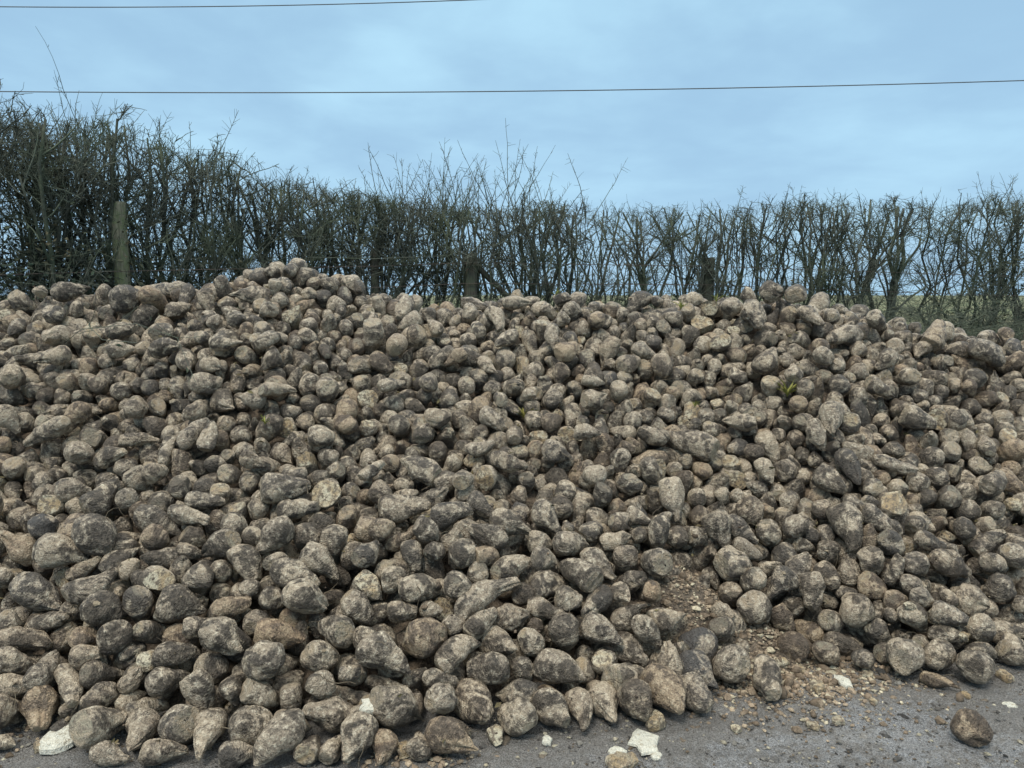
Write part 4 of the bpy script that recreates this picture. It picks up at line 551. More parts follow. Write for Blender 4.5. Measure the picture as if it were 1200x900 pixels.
1566,4094,658,-130,58,129,106,52,0,-131,3654,546,99,-19,113,99,76,2,-124,2834,115,-3,-34,134,96,25,2,552,4429,990,58,35,124,104,56,0,2293,4588,984,129,-24,146,111,60,0,
422,5016,1382,-28,59,115,95,24,0,418,3913,653,-72,-32,145,96,80,2,-2836,4520,1168,-140,-41,139,110,44,1,932,4967,1322,-101,46,161,117,32,0,291,3435,380,93,20,112,92,31,0,
-444,4463,1027,-180,-2,131,100,74,0,-3002,5114,1515,121,54,129,105,39,0,158,2725,47,2,-11,146,95,40,0,2497,3728,308,42,2,200,134,53,0,926,4210,789,37,-78,128,99,59,0,
-2208,4111,807,-104,62,112,96,36,0,1147,4553,994,59,22,157,90,72,3,-2388,5411,1627,58,6,219,126,75,0,-1073,4418,1112,116,23,114,85,52,0,
-1766,3668,666,-51,-16,101,83,30,0,-2618,4824,1330,90,-12,166,109,56,0,-878,3493,515,-37,43,106,93,40,0,54,4995,1350,16,-48,109,89,45,1,
2972,4944,1084,138,30,156,108,42,0,-490,2639,58,40,-19,152,118,54,5,675,4792,1224,104,4,149,108,32,0,2411,4930,1187,-23,-39,144,93,75,0,
-1886,4475,1257,-106,24,105,90,52,0,-3115,4633,1219,178,-36,98,93,46,0,2680,4027,483,-130,-10,120,95,53,0,749,5027,1377,65,50,81,76,33,5,
-1228,3181,382,-78,-61,119,82,34,3,-147,4369,970,24,-67,100,80,38,3,-462,4910,1289,119,-15,122,103,51,0,-3037,4514,1159,77,59,146,99,53,0,
85,5429,1521,44,-33,234,117,67,0,-1291,4886,1474,72,11,151,104,72,0,1985,3315,177,-15,-10,106,93,46,0,1727,4784,1227,-115,31,116,94,33,0,870,3618,397,59,11,164,117,59,0,
-551,4894,1288,106,-54,167,104,47,0,-1162,4110,899,-154,-24,129,81,33,0,29,4167,837,103,56,116,93,44,0,2801,5033,1186,64,-11,112,95,30,0,-931,3895,752,-66,55,124,90,22,0,
-3040,4687,1233,161,-37,127,98,71,0,1775,3985,640,8,-54,101,86,29,0,-3125,4532,1192,55,-27,190,105,48,0,-1150,4840,1412,-51,49,165,113,38,0,
246,4576,1097,-150,-35,147,104,51,0,-535,4814,1252,90,-54,113,88,61,0,733,4162,790,-106,82,137,97,21,0,2766,4510,817,117,-36,120,105,92,0,
-44,3866,725,113,-58,154,103,42,0,2764,4082,493,-38,-20,115,93,58,0,-1141,3741,681,-38,-25,123,95,55,2,984,4893,1248,123,29,132,88,57,0,-132,3572,504,-26,65,137,96,34,2,
457,4552,1066,12,-7,134,99,60,3,-1594,3009,288,-114,-6,171,110,35,0,453,4888,1294,-86,37,140,87,37,1,3215,4594,820,97,-64,197,126,42,0,2106,4568,1013,1,34,107,96,34,0,
-1823,5262,1740,47,6,112,89,64,0,-2530,3513,558,100,-44,223,153,72,0,-1212,4893,1459,98,-22,111,89,52,0,-2041,4795,1411,-153,64,159,98,59,0,
-963,4237,967,-53,56,157,118,40,0,-2127,4223,955,80,-38,138,110,45,0,233,4039,759,-97,48,201,146,43,0,-759,4677,1200,-100,69,109,101,31,5,
-2198,4287,974,35,22,146,108,54,0,1487,3714,403,159,-64,149,105,61,0,2035,4083,700,-98,-10,157,98,46,3,64,3523,436,-78,-44,138,88,30,0,-478,3341,411,84,7,155,105,74,0,
-277,4737,1206,101,-61,139,112,35,5,-207,3544,532,-118,31,97,78,54,0,2777,4442,754,-96,55,138,110,39,0,-716,4382,1008,-91,46,137,107,21,0,
-1205,2832,182,-99,43,115,85,26,0,-2212,4208,911,-91,43,95,81,37,0,-3315,4882,1300,-105,45,157,108,45,0,1216,4316,807,20,-4,97,77,38,0,-2035,4277,997,29,30,141,97,46,0,
423,3228,276,-163,-9,108,98,37,0,-1121,3502,559,116,36,162,107,57,0,-2385,4319,983,-104,30,130,83,29,0,-270,4658,1136,-164,-10,157,102,37,0,
-1425,4874,1502,63,-58,100,80,51,3,492,4343,953,-105,47,157,99,67,0,-749,4128,849,7,-8,177,89,68,0,2212,4970,1277,37,10,127,106,57,0,2840,4342,679,86,-62,127,90,61,0,
-2447,4598,1189,147,13,121,86,43,0,2983,5151,1234,-163,66,127,97,29,0,-1703,5019,1607,-122,56,182,124,68,0,-1938,4962,1504,40,24,134,109,69,0,
1373,4981,1337,100,6,143,88,55,0,2664,4911,1117,151,-2,101,87,28,3,1747,5208,1491,-142,-3,100,83,26,0,-1635,4228,1044,100,35,143,94,33,0,
-1606,3250,430,-13,-33,140,105,45,0,-1505,4660,1405,-125,1,124,99,53,3,-132,3266,345,-78,75,128,115,52,0,1325,4853,1226,-120,76,104,93,57,0,
3150,4481,723,-17,-47,121,99,59,0,2519,4924,1169,135,15,120,102,51,0,1755,4857,1257,172,-28,101,77,57,0,2629,4572,874,133,4,98,89,40,0,
2828,4841,1028,110,-26,152,106,44,0,-381,4177,858,90,0,115,93,68,0,2936,4177,523,-88,45,178,141,59,0,1965,4349,898,-11,-51,175,101,55,2,1129,3439,213,-48,41,110,93,20,0,
1990,4731,1170,31,66,126,100,32,0,-2922,5143,1512,108,-3,100,77,42,0,822,4350,883,-78,-47,111,83,23,0,-382,3367,429,103,-57,201,115,38,0,
1237,5159,1478,154,43,138,118,74,0,-2038,4904,1436,171,19,191,136,39,2,2796,4217,579,-66,73,116,81,42,0,3043,4773,955,-64,43,189,117,58,0,
-1865,4339,1106,-97,12,117,106,42,0,264,4273,909,-106,42,122,82,32,1,-1093,4331,1075,132,-57,117,93,36,0,-501,3814,646,-115,-33,111,102,43,0,
2391,5342,1394,81,-61,160,124,47,0,19,4839,1289,54,-21,188,110,15,0,1826,4568,1060,164,-10,134,87,38,0,1520,5469,1487,55,76,192,144,29,0,
208,4979,1363,19,-34,155,105,39,0,1301,4937,1314,131,8,110,95,50,3,1396,4010,606,-58,-63,103,94,60,0,-1986,3535,548,85,10,143,112,60,0,2732,4625,879,160,27,115,84,65,0,
930,4671,1088,157,67,118,87,68,0,2618,4949,1180,-128,18,119,100,32,0,-856,3254,415,165,7,119,94,37,0,1136,5060,1382,-16,-20,139,104,27,0,
-1339,3265,442,-23,66,134,100,20,0,-2169,4954,1429,-46,-38,150,106,27,0,21,2807,52,-150,8,127,106,28,0,1211,5333,1453,29,-53,171,141,31,0,564,2895,56,49,60,108,95,33,0,
3431,4963,1066,103,-28,256,135,30,0,-55,5099,1419,-118,24,146,99,29,0,-2965,4442,1120,-118,9,153,116,34,0,2205,4635,1024,-39,32,189,103,54,0,
-1045,4750,1301,75,2,109,84,49,0,-954,2682,77,-94,-66,115,93,22,0,347,4946,1331,-142,10,144,105,30,0,2089,4076,637,70,16,166,101,72,3,-3098,5103,1494,117,-49,130,96,33,0,
-2927,5233,1535,153,84,123,92,37,0,3296,4773,930,110,0,122,103,37,0,2041,5100,1475,72,45,172,130,47,0,-2163,3900,691,65,-17,108,85,50,0,1952,3794,518,-35,-57,101,80,35,0,
-2650,4198,844,-79,74,207,117,52,0,-2123,5027,1487,-97,67,137,99,47,0,-998,3406,496,55,16,113,97,42,0,2708,4549,860,-87,27,101,84,30,0,-334,3486,492,-16,71,144,123,46,0,
-176,3990,766,105,-57,138,94,26,0,-2040,4993,1506,81,-26,128,110,66,0,-1292,3797,744,-80,56,114,96,27,0,1466,4278,787,44,16,125,92,62,3,361,3486,417,80,-17,122,104,48,0,
3305,5476,1262,-58,-38,194,133,60,0,2324,5251,1390,13,-55,144,108,63,0,2964,4637,852,97,18,125,97,55,0,2241,5181,1420,-130,60,112,102,42,0,-321,2502,20,-5,-9,62,41,60,0,
-1330,5192,1673,147,-42,164,97,33,0,-449,3439,465,172,-27,151,101,63,2,-2072,5230,1601,44,-39,165,134,37,0,-256,2960,212,-152,-33,113,102,33,0,
-1418,3224,403,-23,11,108,83,33,3,-301,3585,525,-171,-28,141,106,47,0,2373,5021,1264,90,20,112,94,55,0,209,3424,397,115,-22,129,87,24,3,581,3884,615,-127,-37,91,80,85,0,
-2122,4843,1370,-106,35,153,127,40,0,-1353,3736,720,145,-20,107,91,54,0,109,3124,221,97,37,141,118,55,2,-1697,4814,1461,167,-26,106,89,44,0,
-711,4617,1165,-10,50,96,81,29,0,-554,5583,1462,39,-28,166,115,79,3,1631,3773,445,93,10,153,108,46,0,2432,4827,1146,41,37,156,118,50,0,-1071,4007,824,57,9,147,88,43,0,
2265,4177,657,119,10,125,111,81,0,-46,5378,1443,180,-89,222,126,34,0,1175,3660,365,-150,-9,134,111,30,0,-1900,2715,49,-47,-18,152,101,46,0,
-430,5050,1353,133,5,126,89,76,0,3132,4809,960,-120,-53,111,89,59,0,1205,3230,52,1,1,201,107,38,0,-215,3771,625,-122,60,131,105,60,0,1716,3655,385,-83,5,225,138,26,5,
-1076,5226,1555,-164,-37,116,97,29,0,2550,3627,229,-64,-39,158,108,62,0,189,4264,893,77,18,139,101,40,0,-2082,3854,688,49,-22,108,94,71,2,
-1794,4976,1555,145,-12,161,113,61,0,1239,3915,511,177,-15,101,81,73,0,-812,5460,1522,166,-68,157,104,58,0,1351,5193,1471,175,71,183,97,37,0,
136,5139,1434,16,-38,99,81,53,0,-2412,3701,560,174,-8,158,100,36,0,-3424,5005,1362,-123,39,134,109,61,0,2458,5248,1368,-41,61,195,126,44,0,
2527,5132,1377,-90,12,155,109,34,0,-1796,4130,928,71,8,120,98,92,0,1935,3246,142,57,-21,121,86,36,1,-915,4455,1082,-158,3,130,91,51,0,-775,5049,1395,-137,44,161,124,30,0,
-346,5415,1425,65,-29,219,110,36,0,1110,5403,1516,-31,-78,150,110,71,0,-145,5149,1488,132,-57,125,81,34,0,-2285,3095,267,-77,-46,197,142,60,0,
651,5099,1407,139,7,144,97,73,0,-2379,4637,1237,-75,11,156,111,55,0,-2561,4136,782,-19,-19,102,77,48,0,-367,4269,906,153,-9,118,89,17,0,-1344,4624,1341,116,2,118,89,19,0,
943,5256,1455,131,-76,160,95,46,1,32,4508,1063,-40,64,157,104,33,0,-1563,3404,532,57,-13,116,103,36,0,764,3847,566,81,-10,112,93,76,0,1064,3613,349,131,-51,115,95,36,0,
2952,4282,579,128,-23,157,106,44,0,361,3753,565,-176,50,118,89,34,5,-1217,3539,596,62,-57,114,87,41,0,-1735,5218,1691,16,-83,165,127,37,0,
-3011,5215,1522,-55,-34,120,98,44,0,111,5242,1445,-87,62,166,113,58,0,-966,4767,1301,84,-77,121,91,34,0,3240,5390,1236,42,-76,168,114,29,0,
-326,5169,1437,-109,-77,127,111,34,0,1832,5360,1518,174,22,121,99,52,0,2108,3523,250,-96,52,150,119,23,0,440,3332,336,-123,42,97,81,39,0,
-2211,3722,610,77,-42,143,109,31,0,-1581,3471,578,-83,49,120,86,36,0,976,4790,1202,-107,13,103,85,44,0,-2453,4223,878,-96,54,130,104,55,2,
2714,4214,589,-70,34,128,98,64,0,-358,4412,1002,15,-68,109,89,38,0,-1886,2979,222,-179,-50,102,92,80,0,-1855,4564,1324,-88,52,168,103,39,0,
-1885,3252,405,176,19,157,94,92,0,-1647,4733,1452,-21,6,121,88,39,0,389,4757,1217,-155,-73,126,98,69,0,-1760,4740,1431,-169,58,147,125,22,0,
1289,3496,231,131,12,129,110,38,0,-1711,4649,1378,-138,-35,181,91,61,0,-1300,5537,1623,174,-80,203,133,52,0,-909,3650,621,105,-53,174,97,63,0,
1319,3685,364,-62,-58,152,115,62,0,-649,4625,1128,-109,-58,90,82,41,2,1687,3980,608,-86,79,143,108,44,0,-1810,3154,355,46,68,178,123,35,0,
2071,3224,63,-22,-36,147,109,59,0,819,4770,1203,-104,-57,212,106,77,0,504,3617,493,-51,54,91,77,51,0,1322,4360,856,-86,51,136,95,33,0,-2276,4241,901,53,28,104,83,85,0,
-1433,4426,1258,-65,-17,98,78,38,0,2080,4753,1142,-118,-38,144,104,63,0,2213,5121,1364,101,17,93,78,82,0,-3356,5302,1470,-72,68,257,136,39,0,
1716,3470,256,-98,23,139,131,30,0,2628,5255,1327,66,-53,130,106,42,0,-1501,4577,1368,137,-31,103,91,41,0,-2521,4859,1338,119,-51,174,125,29,2,
-2360,3459,423,131,16,120,89,81,0,1341,5535,1540,162,21,224,122,73,0,1137,3898,507,-167,-4,111,82,56,0,-765,4556,1115,12,73,99,80,36,0,-134,3482,446,154,64,172,121,66,0,
202,5075,1405,104,-1,127,98,43,0,-1668,3595,643,0,62,116,99,35,0,3163,5091,1214,61,-59,169,114,31,0,-2616,3683,562,-20,88,131,109,45,0,-1956,3982,785,18,3,150,104,54,0,
1615,5083,1485,-116,-41,154,124,47,0,2274,3972,508,66,-64,112,83,43,2,-1814,2729,62,132,10,102,86,35,0,-1766,4548,1338,79,-77,119,86,39,0,
-2315,4921,1389,-44,68,165,118,38,0,1875,5277,1494,-24,-56,103,90,56,3,-565,4982,1340,105,-18,135,115,39,0,-905,4649,1192,47,5,137,81,61,0,
-11,4934,1316,-69,62,181,115,60,0,3558,5410,1203,62,-81,175,110,62,0,1894,3624,416,87,-37,143,102,48,0,-968,4560,1184,-173,-54,101,89,46,3,
476,5078,1394,-43,-33,132,94,45,3,-1108,5448,1596,77,-62,186,129,56,0,-2216,3989,724,-47,-14,130,102,54,0,1976,5189,1482,-91,-41,110,96,52,0,
999,4155,715,-39,33,102,84,37,0,-2280,3412,434,71,-5,144,97,57,0,2178,4570,965,123,19,112,81,51,0,-2541,4239,904,-100,49,136,98,31,0,-1524,3123,355,135,13,118,102,47,2,
-231,4972,1326,-3,-26,141,119,55,0,-2036,4632,1303,-107,72,121,95,75,0,-1535,5272,1720,-78,42,103,79,52,0,2724,5073,1228,142,9,127,102,27,0,
459,3732,550,-59,45,109,105,46,3,-1155,4465,1172,45,5,97,81,41,0,-1858,4680,1363,-5,36,170,102,26,0,960,4282,813,162,17,138,86,77,0,1462,3541,263,70,15,199,127,56,0,
-2319,4553,1203,-28,37,100,86,59,0,1776,3742,455,120,7,115,95,33,0,-1190,4353,1106,151,36,131,99,71,0,-615,4141,869,-39,20,125,101,35,0,3350,5148,1197,69,-22,129,90,46,0,
-2516,4751,1264,-40,-31,180,112,46,0,-643,3613,546,16,23,83,76,32,0,2158,3646,331,85,20,220,122,51,0,-2544,4576,1180,-120,-30,117,84,40,0,
2494,5403,1359,-107,80,214,135,33,0,-3272,4813,1263,35,4,159,102,45,0,-2241,5066,1483,-132,-26,262,154,44,0,-1873,4802,1425,-117,42,143,87,39,0,
833,4182,775,45,-15,125,97,43,0,-1825,5058,1604,-87,41,124,100,42,0,2419,4434,824,148,-26,192,121,27,0,221,3533,441,119,17,184,96,43,0,296,5186,1453,-84,67,148,114,44,0,
2736,4866,1071,-136,75,130,108,45,0,282,4858,1282,117,19,243,122,55,0,2300,4942,1232,-86,64,154,111,47,0,-220,4824,1227,58,20,113,87,73,0,
-656,5089,1410,-45,70,140,119,34,0,2281,3324,57,-21,-7,103,89,40,0,2471,4512,865,-22,-43,135,101,52,0,1726,4647,1103,60,19,126,88,45,3,3144,4666,845,107,27,90,75,44,0,
1535,5224,1497,-57,-33,196,125,47,0,-2772,5102,1483,38,16,135,89,36,0,-1457,5380,1690,-140,-41,183,126,20,0,-588,3931,712,28,-2,125,80,46,0,
19,5268,1440,-110,-44,120,94,49,0,294,3284,316,89,27,137,100,30,0,-996,5229,1512,-71,71,130,94,67,0,1792,4246,840,-168,-71,144,108,68,0,2455,4767,1052,134,21,107,91,75,0,
-2784,5482,1577,-128,-56,209,111,48,1,1951,3895,560,132,20,117,84,44,0,2133,5111,1403,-176,-61,164,118,24,0,772,5197,1448,-73,-55,128,93,65,2,
-1464,5263,1685,-137,-20,136,96,58,0,883,5326,1486,-178,69,135,109,49,0,-2137,3799,641,131,-7,109,90,48,0,2055,3630,355,-43,48,151,118,42,0,
-1385,4813,1458,-53,60,136,107,60,0,-902,5024,1428,-76,61,109,88,38,0,-1517,5084,1670,-103,41,104,85,32,0,-1887,5254,1639,123,-30,188,112,63,0,
-385,3795,651,-24,60,121,100,55,0,-1757,3788,717,9,-2,141,87,46,0,433,4828,1236,-44,-41,94,80,68,0,-1430,4349,1178,-141,64,133,85,48,5,-80,5025,1353,98,12,129,89,75,0,
-235,3310,384,127,-31,155,120,39,0,-2906,4261,920,50,9,131,92,69,0,-2008,4552,1270,48,-8,124,107,78,2,903,3284,173,1,50,128,100,42,2,874,5113,1418,-43,-66,123,85,55,0,
-2646,4087,799,-71,30,149,113,25,0,-2225,4919,1379,112,15,107,83,56,0,-1818,4066,861,18,26,112,90,38,0,-643,3679,615,-49,32,157,100,41,3,
-1164,5296,1685,-154,36,130,112,41,0,2278,4703,1050,81,-2,118,95,29,2,-2007,5542,1656,-88,-28,155,134,54,0,327,5361,1463,150,-57,151,92,55,0,
-127,4296,937,-93,60,112,93,33,0,-1578,4678,1426,179,-85,106,82,78,0,1515,5351,1483,-83,-80,137,106,34,0,-2414,3389,448,103,-44,148,112,73,0,
-3018,5392,1536,-12,62,142,132,58,0,658,3404,347,157,15,142,114,21,3,2400,4055,536,-64,71,155,96,64,0,1179,3320,131,91,47,131,94,26,0,462,4440,999,80,19,131,93,75,0,
-3196,4689,1203,-15,-18,129,92,55,0,-2607,5061,1466,-150,67,170,109,30,0,-226,5176,1422,-81,52,184,110,21,5,1435,5247,1462,61,-28,120,93,23,0,
-1845,3048,281,-108,56,152,116,39,3,1665,5608,1431,81,32,238,126,34,1,2439,3427,107,123,27,172,104,41,0,-1861,3747,700,-76,47,143,99,53,3,
-2536,5172,1525,-123,-30,147,104,56,0,2121,4010,565,-98,48,108,86,31,0,944,5411,1450,177,-72,166,126,45,2,-1109,5308,1580,-137,-43,131,98,32,0,
704,5371,1454,159,-68,157,121,37,0,-1490,2690,59,133,21,112,94,37,0,-2878,4198,850,120,-32,123,107,27,0,1219,5546,1436,128,-87,209,132,45,0,
130,3626,510,112,-4,147,117,67,2,3220,5249,1234,-98,-84,130,103,40,0,-3152,4830,1281,25,-8,113,87,22,0,-1579,4866,1533,-78,51,126,91,20,1,766,4236,820,99,17,97,85,53,0,
-1605,5022,1631,61,-19,116,93,65,1,315,5036,1389,-53,33,175,131,43,0,-231,3178,322,56,-61,128,88,38,0,1233,3778,435,68,78,102,79,45,0,-1844,4754,1384,174,-27,100,80,76,0,
-961,4847,1332,13,-29,106,90,49,0,-3406,5095,1419,162,-79,137,109,21,0,-1450,2998,280,-142,73,116,102,37,3,-3169,4968,1371,170,-27,130,97,84,0,
2881,4414,696,175,24,141,106,45,2,-1027,5417,1527,20,67,201,106,27,0,-893,3185,367,0,34,127,95,32,3,2833,4142,516,101,5,135,112,44,3,1594,3393,165,79,-9,109,99,48,0,
-2427,4112,778,3,9,120,104,80,0,-1728,4092,908,138,-60,100,81,44,0,-2181,5197,1577,-31,-28,127,102,41,0,117,4932,1322,-125,55,167,108,36,0,
1698,3373,182,-165,-23,123,101,21,0,-1573,2660,51,105,-21,149,105,53,0,2827,3917,365,-50,-59,118,101,40,0,2096,3370,165,49,79,144,109,64,0,
2379,3252,40,-77,-24,106,81,57,0,-2997,4358,1006,90,37,114,79,28,0,2874,4931,1070,29,4,106,83,66,1,2760,3837,337,116,-13,179,142,33,0,
3816,5522,1205,-168,-68,117,109,39,0,-2453,5305,1514,14,-63,166,118,49,0,-2012,5151,1605,77,-67,109,90,77,0,-1974,5023,1548,-111,34,113,81,20,0,
-1368,2797,158,53,-26,123,98,51,5,1079,4152,707,78,2,104,86,37,0,-1937,5106,1599,-141,29,135,100,41,0,-169,5396,1486,165,55,153,131,20,0,
-1712,2840,173,156,14,128,104,74,0,-1428,4118,1016,-173,-75,125,98,47,0,-474,4985,1337,-86,62,141,88,58,0,-736,4946,1337,121,20,144,106,36,0,
-95,4099,791,-31,41,117,94,36,0,2815,4576,839,-92,60,111,97,47,0,1160,4686,1092,145,11,109,90,43,0,-1934,4842,1436,51,6,171,87,27,0,-3083,5290,1525,-148,-73,154,107,32,0,
-2303,3751,596,33,-14,118,95,78,0,-2931,5324,1524,25,-26,160,100,81,0,500,5563,1445,-44,54,212,131,47,2,-1035,5323,1527,149,-9,136,97,56,0,
-1290,5281,1651,-171,-27,162,112,62,0,121,3435,403,-73,-80,116,102,29,1,1786,5300,1482,108,-19,125,82,28,0,-2529,5425,1495,-64,-10,190,101,64,0,
-1680,3329,470,147,0,113,98,58,0,3082,4897,1048,-119,69,154,111,61,1,609,5320,1464,98,-47,176,129,56,0,2334,3481,163,-18,25,139,87,46,0,401,4150,803,23,-7,87,74,33,1,
-3068,4403,1055,173,-31,125,103,57,0,2449,3616,242,-106,68,120,102,48,0,-1698,3199,381,37,25,131,86,45,0,2556,4729,1060,116,-59,120,92,40,2,
-1184,3678,678,-27,23,97,78,34,0,1156,3738,421,57,-41,128,94,62,0,630,5443,1494,-101,-74,142,114,47,1,154,2921,115,-90,35,89,77,20,0,598,4795,1239,-85,-65,109,81,46,0,
1024,3507,267,52,70,98,79,47,3,-3391,4925,1330,47,-26,124,99,61,0,3596,5181,1205,-90,-6,107,95,49,0,-3317,5472,1477,-57,-75,180,136,58,0,2215,4245,717,48,8,167,102,46,0,
-1073,5549,1521,-101,-58,123,99,25,0,-2003,4132,875,-127,41,115,93,20,0,-522,3577,535,-48,49,112,85,63,0,-827,4614,1184,106,-60,118,102,69,2,
-695,5436,1445,-150,-77,130,115,51,0,2400,5557,1447,136,-8,172,117,48,0,-1946,4608,1326,-61,7,123,105,35,0,96,2980,146,-45,8,110,93,46,3,-620,3531,524,-90,35,122,95,45,0,
-611,2639,37,146,7,105,74,80,0,-2909,5055,1472,27,-1,141,111,75,0,-1432,4213,1029,-148,-63,132,106,31,2,-150,5562,1494,-16,9,186,123,19,0,
-2339,3227,320,-39,-63,154,106,53,5,1612,3693,369,-58,-25,120,89,38,5,512,5271,1448,-24,83,151,96,39,0,-282,2689,66,-107,-1,155,114,36,3,1598,5297,1468,1,-26,102,92,60,0,
2506,3844,367,-43,-42,125,80,68,0,-1046,4969,1431,-176,5,145,92,81,0,3264,5072,1172,-91,-42,151,116,42,0,-1142,5574,1496,-93,16,107,78,54,0,
-1902,5380,1718,-113,-32,130,90,57,0,413,5212,1460,158,36,166,135,30,3,-153,4586,1112,-53,52,92,83,40,0,1082,3279,115,-73,-44,112,93,36,0,
-397,5216,1405,37,-7,119,95,50,0,-1770,4468,1254,-34,-31,103,81,59,1,918,4749,1157,141,14,134,93,56,0,-432,5296,1427,-101,61,158,110,54,0,
-984,5519,1508,123,-64,168,117,35,0,-1513,4930,1560,-57,31,134,94,54,0,374,3314,304,116,31,115,87,43,0,1927,3466,284,154,19,121,89,46,3,
1487,5141,1493,131,-66,132,94,20,0,-733,2729,111,-78,23,102,90,24,0,-634,5185,1423,4,-36,125,101,63,0,-1863,3932,765,118,2,109,78,77,0,
-2150,5309,1557,-67,-64,226,149,41,0,-1676,5611,1626,-72,-56,149,113,50,3,-3100,5476,1511,-29,-60,159,112,55,0,1588,4581,1039,167,-53,113,90,34,0,
3612,5525,1234,33,-33,188,114,60,0,395,5639,1345,3,2,167,87,68,0,1606,5386,1480,153,-46,126,104,70,5,213,5266,1442,-17,-16,118,98,55,0,-966,5146,1497,96,33,98,83,72,0,
741,4723,1182,-93,56,98,86,42,0,-629,3439,457,-122,-39,95,83,31,2,-598,5267,1437,-23,-77,120,108,26,0,1815,3639,389,93,30,156,92,46,0,3143,5262,1208,-68,-25,110,78,62,0,
2982,5288,1249,135,79,120,85,60,0,-2043,4033,786,-120,-68,101,88,72,0,-1864,4432,1198,38,25,101,79,58,0,-1878,3690,642,-6,1,133,85,65,0,
1954,5286,1485,-114,-52,95,82,54,0,3529,5147,1178,110,-13,112,82,38,0,-2348,5266,1534,-62,63,159,107,51,0,77,5392,1422,19,1,136,102,30,0,
-2969,4961,1417,-114,50,143,98,39,2,-3190,5373,1499,19,-81,145,91,39,0,2040,4878,1255,-23,30,109,86,48,0,2029,5285,1467,106,-83,87,82,33,0,
1307,5262,1458,21,-13,169,106,28,0,-2159,4036,772,-115,44,142,111,45,0,-138,2759,73,124,44,95,81,38,0,-44,3486,482,86,-74,132,91,61,0,-588,4674,1156,107,8,128,96,48,0,
-2188,3394,428,-167,76,178,118,46,0,3112,5613,1229,36,75,198,129,53,3,911,5513,1507,-102,-79,169,121,34,0,-2033,5085,1550,23,7,130,100,56,0,
2166,3296,70,-105,-42,136,92,21,2,-2226,4722,1287,-82,63,264,148,28,0,2408,5168,1356,131,-23,118,88,46,0,2219,3574,242,40,-12,126,98,58,0,
-380,4759,1209,75,1,146,118,68,0,1949,5439,1499,62,36,201,145,57,0,1843,3278,160,-79,44,140,118,25,2,2477,4343,736,-76,-53,107,88,38,3,3656,5246,1190,-48,-38,131,90,21,3,
2753,4150,551,98,-55,105,84,30,0,-946,3341,452,-53,63,119,100,39,0,-1930,3420,497,-128,20,107,97,72,0,-1709,4232,1067,73,-79,92,81,41,0,
-537,5061,1385,123,-55,105,92,40,3,-1641,3945,846,-64,64,182,128,47,0,-2968,4863,1346,-43,17,103,99,36,2,-1984,3631,606,43,-53,126,90,45,0,
-3190,5255,1509,-144,-8,99,91,34,2,315,4726,1213,-39,63,100,79,73,0,3463,5069,1141,58,3,150,97,70,3,-2172,3632,569,59,-57,129,109,34,0,
3695,5466,1199,129,-81,158,114,42,1,-3503,5054,1408,68,-81,145,121,80,0,3180,5519,1215,54,-86,218,120,51,0,-986,3625,597,107,10,119,93,57,0,
-2806,4616,1225,-94,24,121,109,28,0,-849,3336,431,10,-18,114,95,32,0,-240,3501,473,110,12,138,100,12,2,2363,3982,495,145,5,119,97,50,0,-317,4948,1298,89,0,115,80,34,0,
839,3917,586,95,20,154,100,51,2,-2929,3335,376,93,-52,118,93,41,0,3433,3790,246,-3,-22,101,83,55,0,4390,5209,1193,109,-35,106,95,30,0,3395,4755,915,-62,-47,121,110,49,0,
2603,3726,275,-148,-11,116,85,34,1,-3158,3619,594,144,-40,247,140,69,0,-2337,2838,155,-79,6,158,105,46,2,-4692,5387,1404,-138,-11,241,123,26,0,
3783,5190,1203,33,-48,144,103,59,0,-2679,3452,496,-43,8,234,129,64,0,-3643,4047,695,89,19,161,133,56,0,-3942,5083,1407,-168,15,243,129,49,3,
3557,4639,840,3,-54,121,104,35,5,-2929,3560,490,-96,43,186,127,35,0,-2559,3305,350,-129,52,152,118,56,0,-156,3082,255,-15,59,175,122,31,0,
4515,5552,1152,141,-63,252,134,37,0,-3647,5448,1437,-180,-79,209,147,43,0,3671,4785,936,-110,8,127,109,42,2,-3223,4596,1185,-173,61,243,133,33,0,
-3417,4747,1232,154,46,104,82,51,0,-3486,4942,1316,-11,-45,131,107,34,0,-2700,3397,403,68,-36,138,106,52,0,2799,3583,156,-56,59,198,113,52,0,
-4370,5140,1422,-162,-73,227,149,22,0,3451,4222,645,36,-40,121,98,12,0,-4260,4835,1221,40,2,134,100,41,1,4103,5087,1247,-158,-2,120,96,41,0,
3383,4068,432,87,-4,112,99,75,0,-3921,5214,1420,-82,-24,142,108,61,0,-2672,3089,203,-38,-32,113,84,47,0,2883,3402,54,114,-30,141,102,54,0,-290,3815,638,48,10,126,97,49,5,
3716,5127,1167,92,-13,110,95,46,0,3400,4864,984,-78,-48,147,97,27,3,-2507,3028,193,96,-68,162,108,44,0,-1628,5094,1656,-177,-30,108,81,39,0,
3422,3899,321,71,8,128,95,43,0,3362,3693,209,73,22,176,126,52,3,-4456,5547,1501,-131,-23,165,113,37,0,4808,5630,1069,120,-47,128,96,38,0,
3625,4291,553,175,-17,109,80,47,0,-3784,5388,1543,-156,-6,119,95,17,0,3348,4322,588,47,8,84,75,48,0,3836,4902,1004,76,0,138,112,80,0,3120,3655,229,89,-41,130,102,50,2,
-3195,3981,662,93,27,130,92,61,0,2595,3453,121,132,-28,137,100,29,0,-4480,5282,1406,51,-25,146,96,48,0,-3658,5021,1348,-166,-56,119,98,60,0,
-2762,3181,290,88,-53,114,86,39,0,4436,5127,1154,135,3,118,91,68,0,-3626,5149,1425,118,44,133,87,67,0,-4072,4604,1125,-27,-24,120,95,24,0,
3163,4110,584,20,-65,133,97,52,3,-2828,3914,668,-17,-59,134,92,30,0,3769,4162,470,30,-7,118,102,72,0,-4948,5696,1273,-86,-3,114,87,53,0,
